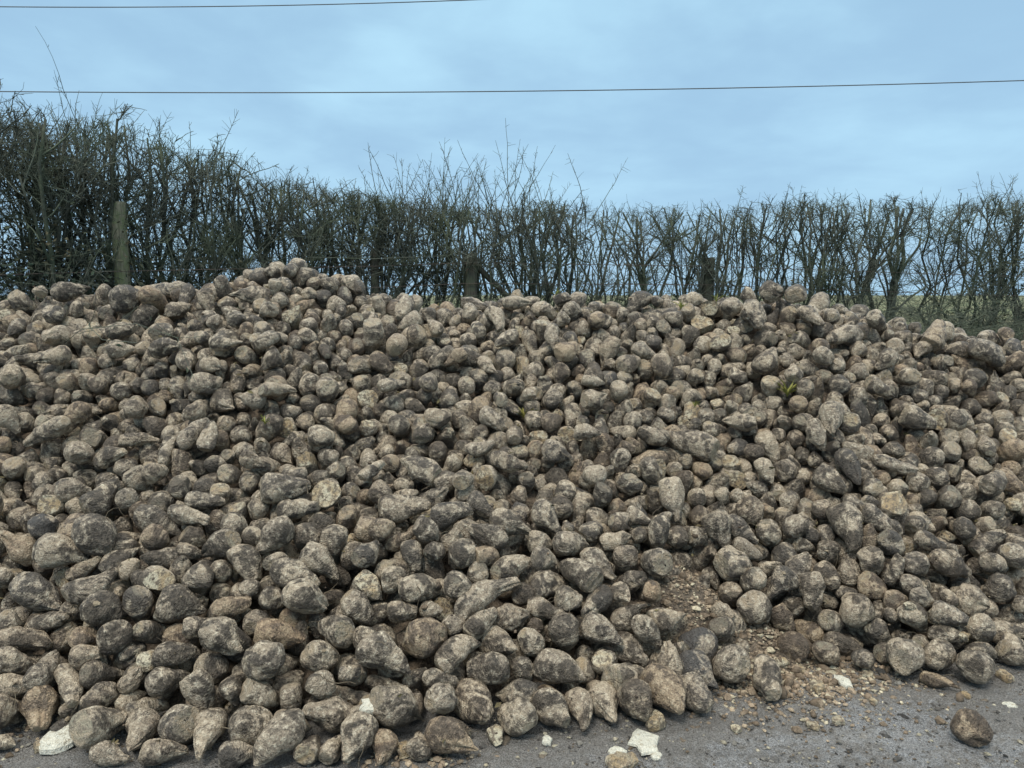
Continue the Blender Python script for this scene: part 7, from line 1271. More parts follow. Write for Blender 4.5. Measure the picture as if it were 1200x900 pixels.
# hedge line: where it stands, by the photograph's columns
HP = np.array([-260, -60, 0, 138, 310, 551, 830, 1200, 1300, 1460]); HD = np.array([5.6, 6.35, 6.6, 7.2, 7.9, 8.6, 9.3, 10.2, 10.45, 10.9])
TPX = np.array([-260, -60, 0, 60, 130, 200, 250, 300, 350, 400, 500, 560, 600, 700, 800, 880, 950, 1050, 1200, 1460])
TPY = np.array([118, 130, 140, 146, 150, 174, 194, 210, 223, 234, 241, 241, 246, 247, 246, 244, 239, 239, 239, 239])
BANK = .45
def hedge_xy(px, dd=0): d = np.interp(px, HP, HD)+dd; return np.array([(px-600)/FPX*d, d])
def hedge_top(px): d = float(np.interp(px, HP, HD)); return at_depth(px, float(np.interp(px, TPX, TPY)), d)[2]
pv = []; ppx = np.linspace(-260, 1460, 90)
prof = [(-1.1, -.02), (-.8, .12), (-.45, .38), (-.1, .47), (.3, .47), (.7, .38), (1.1, .12), (1.4, -.02)]
for p in ppx:
    x, y = hedge_xy(p)
    for dd, z in prof: pv.append((x-dd*.25, y+dd, z+.03*math.sin(p*.13+dd*5)+.02*math.sin(p*.41)))
k = len(prof); ii = np.arange(len(ppx)-1)[:, None]*k+np.arange(k-1)[None]
bank = mesh_np('hedge_bank', pv, [np.stack([ii, ii+k, ii+k+1, ii+1], -1).reshape(-1, 4)], FIELD)
tag(link('hedge_bank', bank), kind='structure')

# ------------------------------------------------------------------ hedge shrubs
along = hedge_xy(1100)-hedge_xy(100); along = np.array([*along/np.linalg.norm(along), 0]); across = np.array([-along[1], along[0], 0])
def polyline(start, dirs, length, K, wob, r, lift=0.0):
    """M wobbling polylines: start (M,3), dirs (M,3), length (M,)"""
    M = len(start); P = np.zeros((M, K, 3)); P[:, 0] = start; d = dirs.copy()
    for j in range(1, K):
        d = d+r.normal(0, wob, (M, 3)); d[:, 2] += lift; d /= np.linalg.norm(d, axis=1, keepdims=True)
        P[:, j] = P[:, j-1]+d*(length/(K-1))[:, None]
    return P
def pick(P, R, n, r, lo=.1, hi=1.0):
    m = r.integers(0, len(P), n); t = r.uniform(lo, hi, n)*(P.shape[1]-1); j = np.minimum(t.astype(int), P.shape[1]-2); f = (t-j)[:, None]
    pos = P[m, j]*(1-f)+P[m, j+1]*f; d = P[m, j+1]-P[m, j]; d /= np.linalg.norm(d, axis=1, keepdims=True)+1e-9
    return pos, d, R[m, j]
def leaves(centre, n, spread, size, r, mat_bag, clump=5):
    c = centre+r.normal(size=(n, 3))*spread; 
    a = r.normal(size=(n, 3)); a[:, 2] *= .5; a /= np.linalg.norm(a, axis=1, keepdims=True)
    b = np.cross(a, r.normal(size=(n, 3))); b /= np.linalg.norm(b, axis=1, keepdims=True)
    s = size*r.uniform(.5, 1.3, (n, 1)); nn = np.cross(a, b)
    v = np.stack([c-a*s, c-b*s*.5+nn*s*.18, c+a*s, c+b*s*.5+nn*s*.18], 1).reshape(-1, 3)
    i = np.arange(n)[:, None]*4
    mat_bag.add(v, [np.concatenate([i+np.array([[0, 1, 2]]), i+np.array([[0, 2, 3]])])])
def shrub(px, label, nst=4, dens=1.0, leaf=0, leaf_hi=.5, whips=0, wl=.5, stout=1.0, width=.30, dd=0.0, top=None, thin_base=0):
    r = np.random.default_rng(int(px*7+5000))
    px = px+r.uniform(-9, 9); dens = dens*r.uniform(.75, 1.15)*(.72 if px > 585 else .82 if px > 235 else 1); xy = hedge_xy(px, dd); zt = (top if top is not None else hedge_top(px))+r.normal(0, .035); z0 = BANK-.02
    root = empty('hawthorn_shrub', (xy[0], xy[1], 0), label, 'hedge shrub', 'hawthorn shrubs of the clipped hedge')
    O = np.array([0, 0, 0.])
    Hh = zt-z0
    nst = nst+1; s0 = along*r.normal(0, .15, (nst, 1))+across*r.normal(0, .12, (nst, 1)); s0[:, 2] = z0
    tgt = along*(np.linspace(-width, width, nst)+r.normal(0, .08, nst))[:, None]+across*r.normal(0, .22, (nst, 1)); tgt[:, 2] = zt-r.uniform(0, .10, nst)
    K = 8; t = np.linspace(0, 1, K)[None, :, None]
    P = s0[:, None]*(1-t)+tgt[:, None]*t; w = r.normal(0, .045, (nst, K, 3)); w[:, 0] = 0; w[..., 2] *= .3; P = P+w
    P[:, :, :2] += (t*(1-t))[..., 0][..., None]*r.normal(0, .35, (nst, 1, 2))
    R = np.linspace(1, .42, K)[None]*r.uniform(.015, .027, (nst, 1))*stout
    tb = Bag(); v, f = tubes(P, R, 7); tb.add(v, f)
    # thick cut-back limbs that end in blunt stubs at the clipped top
    nl = int(nst*3.5); pos, d, rr = pick(P, R, nl, r, .25, .8)
    out = along*r.normal(0, .55, (nl, 1))+across*r.normal(0, .4, (nl, 1)); dirs = out+np.array([0, 0, 1.0]); dirs /= np.linalg.norm(dirs, axis=1, keepdims=True)
    ln = np.minimum((zt-pos[:, 2]-r.uniform(0, .12, nl)).clip(.08)/dirs[:, 2]*.98, r.uniform(.35, 1.0, nl))
    P2 = polyline(pos, dirs, ln, 6, .13, r, .06); R2 = np.linspace(1, .6, 6)[None]*(rr*r.uniform(.42, .7, nl))[:, None]
    v, f = tubes(P2, R2, 5); tb.add(v, f)
    link('trunk', tb.mesh('trunk', BARK), root)
    gb = Bag()
    allP = [P2]; allR = [R2]
    nb = int(105*dens); half = nb//2
    bp = []; 
    for src, sr, n_ in ((P, R, half), (P2, R2, nb-half)):
        pos, d, rr = pick(src, sr, n_, r, .12 if thin_base == 0 else .35, 1.0)
        dirs = d*.5+along*r.normal(0, .75, (n_, 1))+across*r.normal(0, .55, (n_, 1))+np.array([0, 0, .45]); dirs /= np.linalg.norm(dirs, axis=1, keepdims=True)
        ln = r.uniform(.18, .60, n_)
        room = (zt+r.normal(.02, .04, n_)-pos[:, 2]).clip(.05); ln = np.where(dirs[:, 2] > .1, np.minimum(ln, room/np.maximum(dirs[:, 2], .1)), ln)
        bp.append((polyline(pos, dirs, ln, 5, .20, r, .05), np.linspace(1, .55, 5)[None]*r.uniform(.004, .0085, (n_, 1))))
    B = np.concatenate([b[0] for b in bp]); BR = np.concatenate([b[1] for b in bp])
    v, f = tubes(B, BR, 4, False); gb.add(v, f)
    n_ = int(1000*dens); pos, d, rr = pick(B, BR, n_, r, .05, 1.0)
    dirs = d*.6+r.normal(0, .62, (n_, 3))+np.array([0, 0, .22]); dirs /= np.linalg.norm(dirs, axis=1, keepdims=True)
    ln = r.uniform(.06, .30, n_); room = (zt+np.abs(r.normal(.0, .05, n_))-pos[:, 2]).clip(.03); ln = np.where(dirs[:, 2] > .1, np.minimum(ln, room/np.maximum(dirs[:, 2], .1)), ln)
    T = polyline(pos, dirs, ln, 4, .28, r); TR = np.linspace(1, .5, 4)[None]*r.uniform(.0022, .0042, (n_, 1))
    v, f = tubes(T, TR, 3, False); gb.add(v, f)
    n2 = int(1000*dens); pos, d, rr = pick(T, TR, n2, r, .1, 1.0)
    dirs = d*.5+r.normal(0, .7, (n2, 3)); dirs /= np.linalg.norm(dirs, axis=1, keepdims=True)
    room = (zt+.05-pos[:, 2]).clip(.02); ln = np.minimum(r.uniform(.03, .12, n2), room/np.maximum(dirs[:, 2], .2))
    T2 = polyline(pos, dirs, ln, 3, .2, r); v, f = tubes(T2, np.linspace(1, .5, 3)[None]*r.uniform(.0015, .0028, (n2, 1)), 3, False); gb.add(v, f)
    # a fringe of this year's short shoots over the clipped top
    n3 = int(40*dens); pos, d, rr = pick(P2, R2, n3, r, .8, 1.0); pos[:, 2] = np.maximum(pos[:, 2], zt-.12)
    dirs = np.array([0, 0, 1.])+r.normal(0, .35, (n3, 3)); dirs /= np.linalg.norm(dirs, axis=1, keepdims=True)
    F_ = polyline(pos, dirs, np.abs(r.normal(.08, .08, n3))+.03, 4, .12, r); v, f = tubes(F_, np.linspace(1, .4, 4)[None]*r.uniform(.0018, .003, (n3, 1)), 3, False); gb.add(v, f)
    if whips:
        pos, d, rr = pick(P2, R2, whips, r, .7, 1.0); pos[:, 2] = np.maximum(pos[:, 2], zt-.15)
        dirs = np.array([0, 0, 1.])+along*r.normal(0, .32, (whips, 1))+across*r.normal(0, .2, (whips, 1)); dirs /= np.linalg.norm(dirs, axis=1, keepdims=True)
        Wp = polyline(pos, dirs, wl*r.uniform(.55, 1.25, whips), 9, .07, r, -.012); WR = np.linspace(1, .32, 9)[None]*r.uniform(.0042, .0058, (whips, 1))
        v, f = tubes(Wp, WR, 4, False); gb.add(v, f)
        m_ = whips*13; pos, d, rr = pick(Wp, WR, m_, r, .1, .95); dirs = d*.6+r.normal(0, .6, (m_, 3)); dirs /= np.linalg.norm(dirs, axis=1, keepdims=True)
        Sp = polyline(pos, dirs, r.uniform(.015, .12, m_), 3, .1, r); v, f = tubes(Sp, np.linspace(1, .5, 3)[None]*np.full((m_, 1), .0024), 3, False); gb.add(v, f)
    link('twigs', gb.mesh('twigs', TWIG), root)
    if leaf:
        lb = Bag(); nc = max(3, leaf//45)
        for c in range(nc):
            cc = along*r.normal(0, .25)+across*r.normal(-.05, .3)+np.array([0, 0, z0+Hh*r.uniform(.02, leaf_hi)])
            leaves(cc, leaf//nc, r.uniform(.07, .2), .028, r, lb)
        link('foliage', lb.mesh('foliage', LEAF, False), root)
    return root
shrub(-170, 'clipped hawthorn shrub at the far outer end of the hedge beyond the picture edge', leaf=300,dens=.8)
shrub(-95, 'clipped hawthorn shrub just outside the near end of the hedge', leaf=300,dens=.9)
shrub(-40, 'tallest hawthorn shrub at the near end of the hedge, cut off by the picture edge', nst=5,dens=1.5,leaf=900,leaf_hi=.7,whips=2,stout=1.05)
shrub(8, 'thick hawthorn shrub at the near end of the hedge, dark with bramble leaf', nst=5,dens=1.6,leaf=1000,leaf_hi=.7,whips=2,stout=1.05)
shrub(50, 'hawthorn shrub carrying the single tallest whip that reaches over the lower cable', nst=5,dens=1.5,leaf=900,leaf_hi=.65,whips=3,wl=.82,stout=1.05)
shrub(92, 'hawthorn shrub just before the greenish round post, with curved whips on top', nst=5,dens=1.5,leaf=800,leaf_hi=.6,whips=5,wl=.6,stout=1.05)
shrub(132, 'hawthorn shrub growing directly behind the greenish round post', nst=5,dens=1.4,leaf=700,leaf_hi=.5,whips=2,wl=.5,stout=1.05)
shrub(172, 'stout hawthorn shrub just past the greenish round post, arching whips above', nst=5,dens=1.3,leaf=420,leaf_hi=.45,whips=6,wl=.6,stout=1.05)
shrub(210, 'second hawthorn shrub past the greenish round post, hooked whips on its top', nst=4,dens=1.3,leaf=300,leaf_hi=.4,whips=5,wl=.55,stout=1.1)
shrub(248, 'dense hawthorn shrub where the hedge top drops steepest', nst=4,dens=1.4,leaf=350,leaf_hi=.5,whips=8,wl=.45)
shrub(284, 'hawthorn shrub one place before the pale cut trunk above the heap summit', nst=4,dens=1.3,leaf=240,leaf_hi=.4,whips=3,wl=.4)
shrub(314, 'hawthorn shrub with a pale straight cut trunk, right above the heap summit', nst=4,dens=1.1,leaf=200,leaf_hi=.4,whips=4,wl=.35,stout=1.35,width=.2)
shrub(348, 'hawthorn shrub one place beyond the pale cut trunk', nst=4,dens=1.3,leaf=260,leaf_hi=.45,whips=3,wl=.3)
shrub(382, 'twiggy hawthorn shrub with one upright whip, between cut trunk and half-hidden post', nst=4,dens=1.35,leaf=260,leaf_hi=.5,whips=4,wl=.35)
shrub(416, 'twiggy hawthorn shrub just before the half-hidden post', nst=4,dens=1.35,leaf=240,leaf_hi=.5,whips=4,wl=.25)
shrub(452, 'hawthorn shrub just past the half-hidden post', nst=4,dens=1.35,leaf=200,leaf_hi=.5,whips=6,wl=.55)
shrub(490, 'dense hawthorn shrub under the first tuft of tall whips', nst=6,dens=1.5,leaf=160,leaf_hi=.5,whips=24,wl=.62)
shrub(522, 'broad hawthorn shrub under the tallest tuft of whips, before the braced post', nst=6,dens=1.5,leaf=160,leaf_hi=.5,whips=34,wl=.78)
shrub(550, 'hawthorn shrub behind the braced post, next to the gap in the hedge', nst=4,dens=.7,leaf=60,leaf_hi=.4,whips=12,wl=.5,width=.08)
shrub(572, 'thin wispy hawthorn sapling standing in the hedge gap beside the braced post', nst=2,dens=.4,leaf=60,leaf_hi=.4,whips=3,wl=.3,stout=.45,width=.1)
shrub(604, 'hawthorn shrub after the gap, with three long straight whips high above it', nst=5,dens=1.0,leaf=100,leaf_hi=.4,whips=20,wl=.9,width=.22)
shrub(642, 'hawthorn shrub with a forked leaning trunk, second after the gap', nst=5,dens=1.0,leaf=110,leaf_hi=.35,whips=6,wl=.3,stout=1.15)
shrub(668, 'open hawthorn shrub with slim upright stems, third after the gap', nst=3,dens=.55,leaf=70,leaf_hi=.4,whips=2,wl=.2,stout=.9)
shrub(706, 'hawthorn shrub with a dense ivy clad base, fourth after the gap', nst=4,dens=1.05,leaf=420,leaf_hi=.55,whips=2,wl=.25)
shrub(752, 'hawthorn shrub with a broad cut stub top and bushy dark foot', nst=4,dens=1.05,leaf=420,leaf_hi=.5,whips=3,wl=.25,stout=1.1)
shrub(796, 'slender stemmed hawthorn shrub just before the leaning grey post', nst=4,dens=.95,leaf=100,leaf_hi=.4,whips=2,wl=.25)
shrub(842, 'hawthorn shrub with a long side branch, just past the leaning grey post', nst=4,dens=.85,leaf=120,leaf_hi=.3,whips=2,wl=.25,width=.4)
shrub(884, 'hawthorn shrub behind the highest beets of the second ridge', nst=5,dens=1.15,leaf=420,leaf_hi=.45,whips=3,wl=.3)
shrub(922, 'dense fan shaped hawthorn shrub past the second ridge top', nst=6,dens=1.2,leaf=360,leaf_hi=.4,whips=5,wl=.3)
shrub(960, 'hawthorn shrub of many upright stems, two places before the big forked trunk', nst=5,dens=1.1,leaf=200,leaf_hi=.35,whips=3,wl=.3)
shrub(1000, 'hawthorn shrub one place before the big forked trunk', nst=4,dens=1.05,leaf=160,leaf_hi=.3,whips=3,wl=.25,stout=1.05)
shrub(1046, 'hawthorn shrub on one thick bare forked trunk', nst=3,dens=1.0,leaf=30,leaf_hi=.2,whips=5,wl=.35,stout=1.75,width=.3,thin_base=1)
shrub(1090, 'hawthorn shrub with an S bent slim trunk, next after the big forked one', nst=2,dens=.9,leaf=60,leaf_hi=.25,whips=4,wl=.3,stout=1.05,thin_base=1)
shrub(1124, 'hawthorn shrub with a reddish straight stem before the ivy clad trunk', nst=3,dens=.9,leaf=120,leaf_hi=.3,whips=2,wl=.25)
shrub(1158, 'hawthorn shrub whose trunk is thickly clad in dark ivy under tall whips', nst=4,dens=1.3,leaf=650,leaf_hi=.92,whips=9,wl=.65,width=.18)
shrub(1200, 'last hawthorn shrub of the hedge, cut off by the picture edge', nst=4,dens=1.2,leaf=380,leaf_hi=.7,whips=5,wl=.35)
shrub(1250, 'hawthorn shrub beyond the picture edge at the far end of the hedge', nst=4,dens=1.0,leaf=300,leaf_hi=.5)
shrub(1310, 'outermost hawthorn shrub beyond the picture edge at the far end', nst=4,dens=1.0,leaf=300,leaf_hi=.5)

# ------------------------------------------------------------------ brambles at the hedge foot
def bramble(px, dd, label, w, h, n, leaf, r0=.0035):
    r = np.random.default_rng(int(px*3+90)); xy = hedge_xy(px, dd)
    root = empty('bramble_bush', (xy[0], xy[1], 0), label, 'bramble', 'brambles at the foot of the hedge')
    s = along*r.uniform(-w*.8, w*.8, (n, 1))+across*r.normal(0, .16, (n, 1)); s[:, 2] = BANK-.12
    dirs = np.array([0, 0, 1.])+along*r.normal(0, .7, (n, 1))+across*r.normal(0, .5, (n, 1)); dirs /= np.linalg.norm(dirs, axis=1, keepdims=True)
    P = polyline(s, dirs, h*r.uniform(.6, 1.9, n), 9, .16, r, -.13); top = P[:, :, 2].max(1); cap_ = h*r.uniform(.55, 1.0, n); P[:, :, 2] = np.where(P[:, :, 2] < .30, .30, P[:, :, 2]*np.minimum(1, cap_/top)[:, None]); R = np.linspace(1, .4, 9)[None]*r.uniform(.7, 1.3, (n, 1))*r0
    b = Bag(); v, f = tubes(P, R, 4, False); b.add(v, f)
    m_ = n*9; pos, d, rr = pick(P, R, m_, r); dirs = d*.4+r.normal(0, .7, (m_, 3)); dirs /= np.linalg.norm(dirs, axis=1, keepdims=True)
    S = polyline(pos, dirs, r.uniform(.05, .22, m_), 4, .2, r); v, f = tubes(S, np.full((m_, 4), .0016), 3, False); b.add(v, f)
    link('canes', b.mesh('canes', TWIG), root)
    pos, d, rr = pick(S, np.full((m_, 4), .002), leaf, r); lb = Bag(); leaves(pos, leaf, .035, .019, r, lb)
    link('foliage', lb.mesh('foliage', LEAF, False), root)
bramble(5,-0.45,'tangled dark bramble at the hedge foot by the near picture edge',0.5,1.25,100,1500)
bramble(75,-0.5,'bramble thicket in front of the hedge before the greenish round post',0.45,1.2,100,1500)
bramble(128,-0.75,'bramble with pale canes crossing before the greenish round post',0.32,2.3,120,1500)
bramble(235,-0.35,'bramble at the hedge foot beyond the greenish round post',0.5,0.8,40,350)
bramble(890,-0.4,'dark bramble mound behind the crest of the second ridge',0.5,1.7,210,2340)
bramble(975,-0.45,'low dark bramble between second ridge and big forked trunk',0.5,1.7,210,2145)
bramble(1115,-0.4,'dry brown bramble beside the S bent trunk',0.5,1.7,210,1365)
bramble(1180,-0.5,'tall tangled bramble under the ivy clad trunk at the far picture edge',0.5,1.7,280,2340)
bramble(1255,-0.5,'bramble beyond the far picture edge',0.5,1.7,117,780)
bramble(1030,-0.6,'dark bramble in front of the big forked trunk foot',0.5,1.7,234,2145)
bramble(1075,0.35,'bramble behind the hedge between big forked and S bent trunks',0.5,1.7,210,1755)
bramble(1150,-0.75,'dark bramble thicket below the ivy clad trunk, behind the right heap shoulder',0.5,1.7,280,2730)
bramble(1215,-0.8,'dark bramble thicket at the far picture edge, nearest the heap',0.5,1.7,280,2730)
bramble(930,-0.8,'bramble tangle between the second ridge and the hedge',0.5,1.7,234,2145)

# ------------------------------------------------------------------ posts, strut, wires
def post_wood(name, c1, c2, c3):
    m, nt, b = node_mat(name); n = N(nt); o = n.obj(); mp = nt.nodes.new('ShaderNodeMapping'); nt.links.new(o, mp.inputs[0]); mp.inputs['Scale'].default_value = (1, 1, .06)
    g = n.noise(mp.outputs[0], 95, 5, .7); sp = n.noise(mp.outputs[0], 30, 3, .6); al = n.noise(o, 9, 5, .7)
    col = n.mix(n.ramp(g, .35, .65), c1, c2); col = n.mix(n.math('MULTIPLY', n.ramp(al, .44, .6), .8), col, c3); col = n.mix(n.ramp(sp, .64, .70), col, (.02, .018, .015))
    nt.links.new(col, b.inputs['Base Color']); b.inputs['Roughness'].default_value = .9
    nt.links.new(n.bump(n.math('SUBTRACT', g, n.ramp(sp, .62, .7)), .9, .006), b.inputs['Normal']); return m
WOOD = post_wood('weathered_post', (.12, .115, .08), (.25, .24, .17), (.15, .19, .09)); DARKWOOD = post_wood('damp_post', (.035, .033, .028), (.085, .08, .06), (.055, .068, .042))
def post(px, pyt, wpx, dd, label, mat, square=False, brace=None):
    d = float(np.interp(px, HP, HD))+dd; t = at_depth(px, pyt, d); rad = wpx/2/FPX*d
    root = empty('fence_post', (t[0], t[1], 0), label, 'fence post', 'posts of the fence along the hedge')
    r = np.random.default_rng(px); zs = [0.1, .5, .9, 1.3, t[2]-.16, t[2]-.03, t[2]-.004, t[2]]; rs = [1.03, 1.02, 1.0, 1.01, 1.0, .985, .93, .86]
    ns = 16; a = np.arange(ns)*2*np.pi/ns; V = []
    sq = (1/np.maximum(np.abs(np.cos(a)), np.abs(np.sin(a))))**.75 if square else 1
    for z, k_ in zip(zs, rs): V.append(np.stack([np.cos(a+.3)*rad*k_*sq+r.normal(0, .002), np.sin(a+.3)*rad*k_*sq+r.normal(0, .002), np.full(ns, z)+.008*np.cos(a)*(z > 1.2)], 1))
    V = np.concatenate(V); K = len(zs); i = np.arange(K-1)[:, None]*ns; s = np.arange(ns)[None]; s2 = (s+1) % ns
    f = np.stack([i+s, i+s2, i+ns+s2, i+ns+s], -1).reshape(-1, 4); capf = (np.arange(ns)+(K-1)*ns)[None]
    link('shaft', mesh_np('shaft', V, [f, capf], mat), root)
    if brace:
        p0 = at_depth(brace[0], brace[1], d-.02)-np.array([t[0], t[1], 0]); p1 = at_depth(brace[2], brace[3], d+.15)-np.array([t[0], t[1], 0]); p1 = p0+(p1-p0)*2.2
        v, fs = tubes(np.array([np.linspace(p0, p1, 4)]), np.full((1, 4), .033), 10); link('brace', mesh_np('brace', v, fs, mat), root)
    return t

post(138, 237, 17, -.16, 'greenish round wooden post standing in the tall near end of the hedge', WOOD)
post(439, 291, 10, -.1, 'half-hidden thin post just behind the heap ridge, past the summit', DARKWOOD)
post(551, 297, 14, -.22, 'dark square fence post with a slanting brace, beside the gap in the hedge', DARKWOOD, True, (557, 310, 590, 343))
post(830, 302, 12, -.18, 'stubby grey fence post poking up before the second ridge top', DARKWOOD, True)

def wire(name, pts, rad, mat, label, cat, group=None, K=40, sides=6, twist=0):
    pts = np.array(pts); t = np.linspace(0, 1, len(pts)); tt = np.linspace(0, 1, K)
    P = np.stack([np.interp(tt, t, pts[:, i]) for i in range(3)], 1)[None]
    v, f = tubes(P, np.full((1, K), rad), sides)
    tag(link(name, mesh_np(name, v, f, mat)), label, cat, group)

def wpts(yoff, pys): return [at_depth(p, y, float(np.interp(p, HP, HD))-.30) for p, y in pys]
wire('fence_wire', wpts(0, [(-250, 330), (138, 318), (439, 312), (551, 308), (830, 312), (1124, 322), (1300, 327)]), .0042, WIRE, 'top rusty strand of the wire fence in front of the hedge', 'fence wire', 'strands of the wire fence')
wire('fence_wire', wpts(0, [(-250, 372), (138, 345), (439, 337), (551, 332), (830, 334), (1124, 345), (1300, 350)]), .0042, WIRE, 'lower strand of the wire fence, mostly hidden by the heap', 'fence wire', 'strands of the wire fence')


# ------------------------------------------------------------------ overhead cables
def cable(p0, p1, dpt0, dpt1, rad, sag, label):
    a = at_depth(*p0, dpt0); b = at_depth(*p1, dpt1); e = (b-a); a = a-e*.6; b = b+e*.6; t = np.linspace(0, 1, 60)[:, None]
    P = a+(b-a)*t; P[:, 2] -= sag*(4*t[:, 0]*(1-t[:, 0])-.85)
    v, f = tubes(P[None], np.full((1, 60), rad), 8); tag(link('overhead_cable', mesh_np('overhead_cable', v, f, CABLE)), label, 'overhead cable', 'overhead cables')
cable((0, 109), (1200, 96), 17, 18, .0115, .55, 'lower dark overhead cable crossing the whole sky above the hedge')
cable((0, 9), (600, -1), 17.5, 17.9, .011, .35, 'higher dark overhead cable cutting across the top left of the sky')

# ------------------------------------------------------------------ chips, shards and slices of broken beet
def chunk(name, P, w, d, h, seed, look, label, cat='beet chip', group='broken chips of beet', jag=.25, rot=None, tilt=(0, 0), nside=11):
    r = np.random.default_rng(seed); a = np.sort(np.arange(nside)*2*np.pi/nside+r.uniform(-.2, .2, nside)); rr = 1+r.uniform(-jag, jag, nside)
    lay = [(.80, 0), (1.0, .3), (.96, .72), (.78, .97), (.35, 1.02)]; V = []
    for k_, z in lay: V.append(np.stack([np.cos(a)*rr*k_*w/2, np.sin(a)*rr*k_*d/2, z*h+r.normal(0, .05*h, nside)], 1))
    V = np.concatenate(V); K = len(lay); i = np.arange(K-1)[:, None]*nside; s = np.arange(nside)[None]; s2 = (s+1) % nside
    f = np.stack([i+s, i+s2, i+nside+s2, i+nside+s], -1).reshape(-1, 4)
    faces = [f, (np.arange(nside)+(K-1)*nside)[None], np.arange(nside)[::-1][None]]
    me = mesh_np(name, V, faces, BEET, False, {'rest': ('FLOAT_VECTOR', V+r.uniform(-50, 50, 3)), 'look': ('FLOAT_COLOR', np.broadcast_to(np.array(look), (len(V), 4)))})
    o = link(name, me, None, P); o.rotation_euler = (tilt[0], tilt[1], r.uniform(-.5, .5) if rot is None else rot)
    return tag(o, label, cat, group)
chunk('beet_slice',(-1.612, 2.497, 0.004),0.138,0.161,0.041,40,(0.98, 1, 0.4, 1),'white cut slice of beet lying flat on the tarmac','beet slice','broken chips of beet',jag=0.12,tilt=(0.10,-0.04))
chunk('beet_chip',(-1.66, 2.462, -0.002),0.054,0.063,0.033,41,(0.55, 0.75, 0.9, 1),'small tan chip beside the white cut slice','beet chip','broken chips of beet',jag=0.25,tilt=(0.00,0.00))
chunk('beet_shard',(0.468, 2.497, -0.002),0.110,0.128,0.020,42,(0.98, 1, 0.4, 1),'jagged white shard of beet on the tarmac','beet chip','broken chips of beet',jag=0.42,tilt=(0.00,0.00))
chunk('beet_chip',(0.37, 2.452, -0.002),0.060,0.053,0.013,43,(0.98, 1, 0.4, 1),'small pale flake left of the jagged white shard','beet chip','broken chips of beet',jag=0.25,tilt=(0.00,0.00))
chunk('beet_chip',(0.502, 2.418, -0.002),0.033,0.047,0.013,44,(0.98, 1, 0.4, 1),'tiny white crumb just below the jagged white shard','beet chip','broken chips of beet',jag=0.25,tilt=(0.00,0.00))
chunk('beet_chip',(0.533, 2.598, -0.002),0.063,0.095,0.051,45,(0.6, 1, 0.4, 1),'pale wedge of beet just above the jagged white shard','beet chip','broken chips of beet',jag=0.25,tilt=(0.00,0.00))
chunk('beet_shard',(-0.517, 2.515, 0.121),0.080,0.059,0.024,46,(0.98, 1, 0.4, 1),'white broken flake lying on a beet at the toe','beet chip','broken chips of beet',jag=0.42,tilt=(0.45,-0.02))
chunk('beet_chip',(0.126, 2.507, -0.002),0.037,0.055,0.018,47,(0.98, 1, 0.4, 1),'small white flake on the tarmac before the middle of the toe','beet chip','broken chips of beet',jag=0.25,tilt=(0.00,0.00))
chunk('beet_chip',(1.152, 3.027, 0.028),0.069,0.048,0.024,48,(0.6, 1, 0.4, 1),'pale chip in the spilled soil, highest of those chips','beet chip','broken chips of beet',jag=0.25,tilt=(0.45,-0.01))
chunk('beet_chip',(1.369, 2.909, -0.002),0.060,0.090,0.024,49,(0.98, 1, 0.4, 1),'greenish white chip at the edge of the spilled soil','beet chip','broken chips of beet',jag=0.25,tilt=(0.00,0.00))
chunk('beet_chip',(1.246, 2.869, -0.002),0.063,0.085,0.031,50,(0.6, 1, 0.4, 1),'tan pale chip left of the greenish white one','beet chip','broken chips of beet',jag=0.25,tilt=(0.00,0.00))
chunk('beet_chip',(1.5, 2.979, -0.002),0.047,0.057,0.023,51,(0.6, 1, 0.4, 1),'small pale chip right of the greenish white one','beet chip','broken chips of beet',jag=0.25,tilt=(0.00,0.00))
chunk('beet_chip',(1.226, 3.017, 0.006),0.047,0.061,0.024,52,(0.6, 1, 0.4, 1),'thin pale chip standing in the soil beside a brown clod','beet chip','broken chips of beet',jag=0.25,tilt=(0.45,0.04))
chunk('beet_chip',(1.23, 2.631, -0.002),0.051,0.045,0.022,53,(0.55, 0.75, 0.9, 1),'flat tan chip out on the tarmac below the soil','beet chip','broken chips of beet',jag=0.25,tilt=(0.00,0.00))
chunk('beet_chip',(1.426, 2.773, -0.002),0.027,0.040,0.016,54,(0.6, 1, 0.4, 1),'small pale crumb on tarmac between soil and lone beet','beet chip','broken chips of beet',jag=0.25,tilt=(0.00,0.00))
chunk('beet_chip',(0.83, 2.581, -0.002),0.038,0.044,0.019,55,(0.8, 1, 0.75, 1),'yellowish chip on tarmac below the tip-down beet','beet chip','broken chips of beet',jag=0.25,tilt=(0.00,0.00))
chunk('beet_chip',(1.12, 2.598, -0.002),0.041,0.050,0.021,56,(0.55, 0.75, 0.9, 1),'little tan chip left of the flat tan chip on tarmac','beet chip','broken chips of beet',jag=0.25,tilt=(0.00,0.00))
chunk('beet_chip',(2.058, 2.944, -0.002),0.050,0.075,0.035,57,(0.8, 1, 0.75, 1),'yellow chip at the toe near the right picture edge','beet chip','broken chips of beet',jag=0.25,tilt=(0.00,0.00))
chunk('beet_chip',(1.749, 3.142, 0.225),0.064,0.045,0.027,58,(0.8, 1, 0.75, 1),'yellow chip lodged between beets on the right slope','beet chip','broken chips of beet',jag=0.25,tilt=(0.45,0.46))
chunk('beet_chip',(1.95, 3.065, 0.129),0.055,0.035,0.021,59,(0.6, 1, 0.4, 1),'pale chip lodged between beets near the right toe','beet chip','broken chips of beet',jag=0.25,tilt=(0.45,-0.29))
chunk('beet_chip',(1.946, 2.742, -0.002),0.057,0.047,0.014,60,(0.98, 1, 0.4, 1),'white crushed crumbs pressed on the tarmac at the right edge','beet chip','broken chips of beet',jag=0.25,tilt=(0.00,0.00))
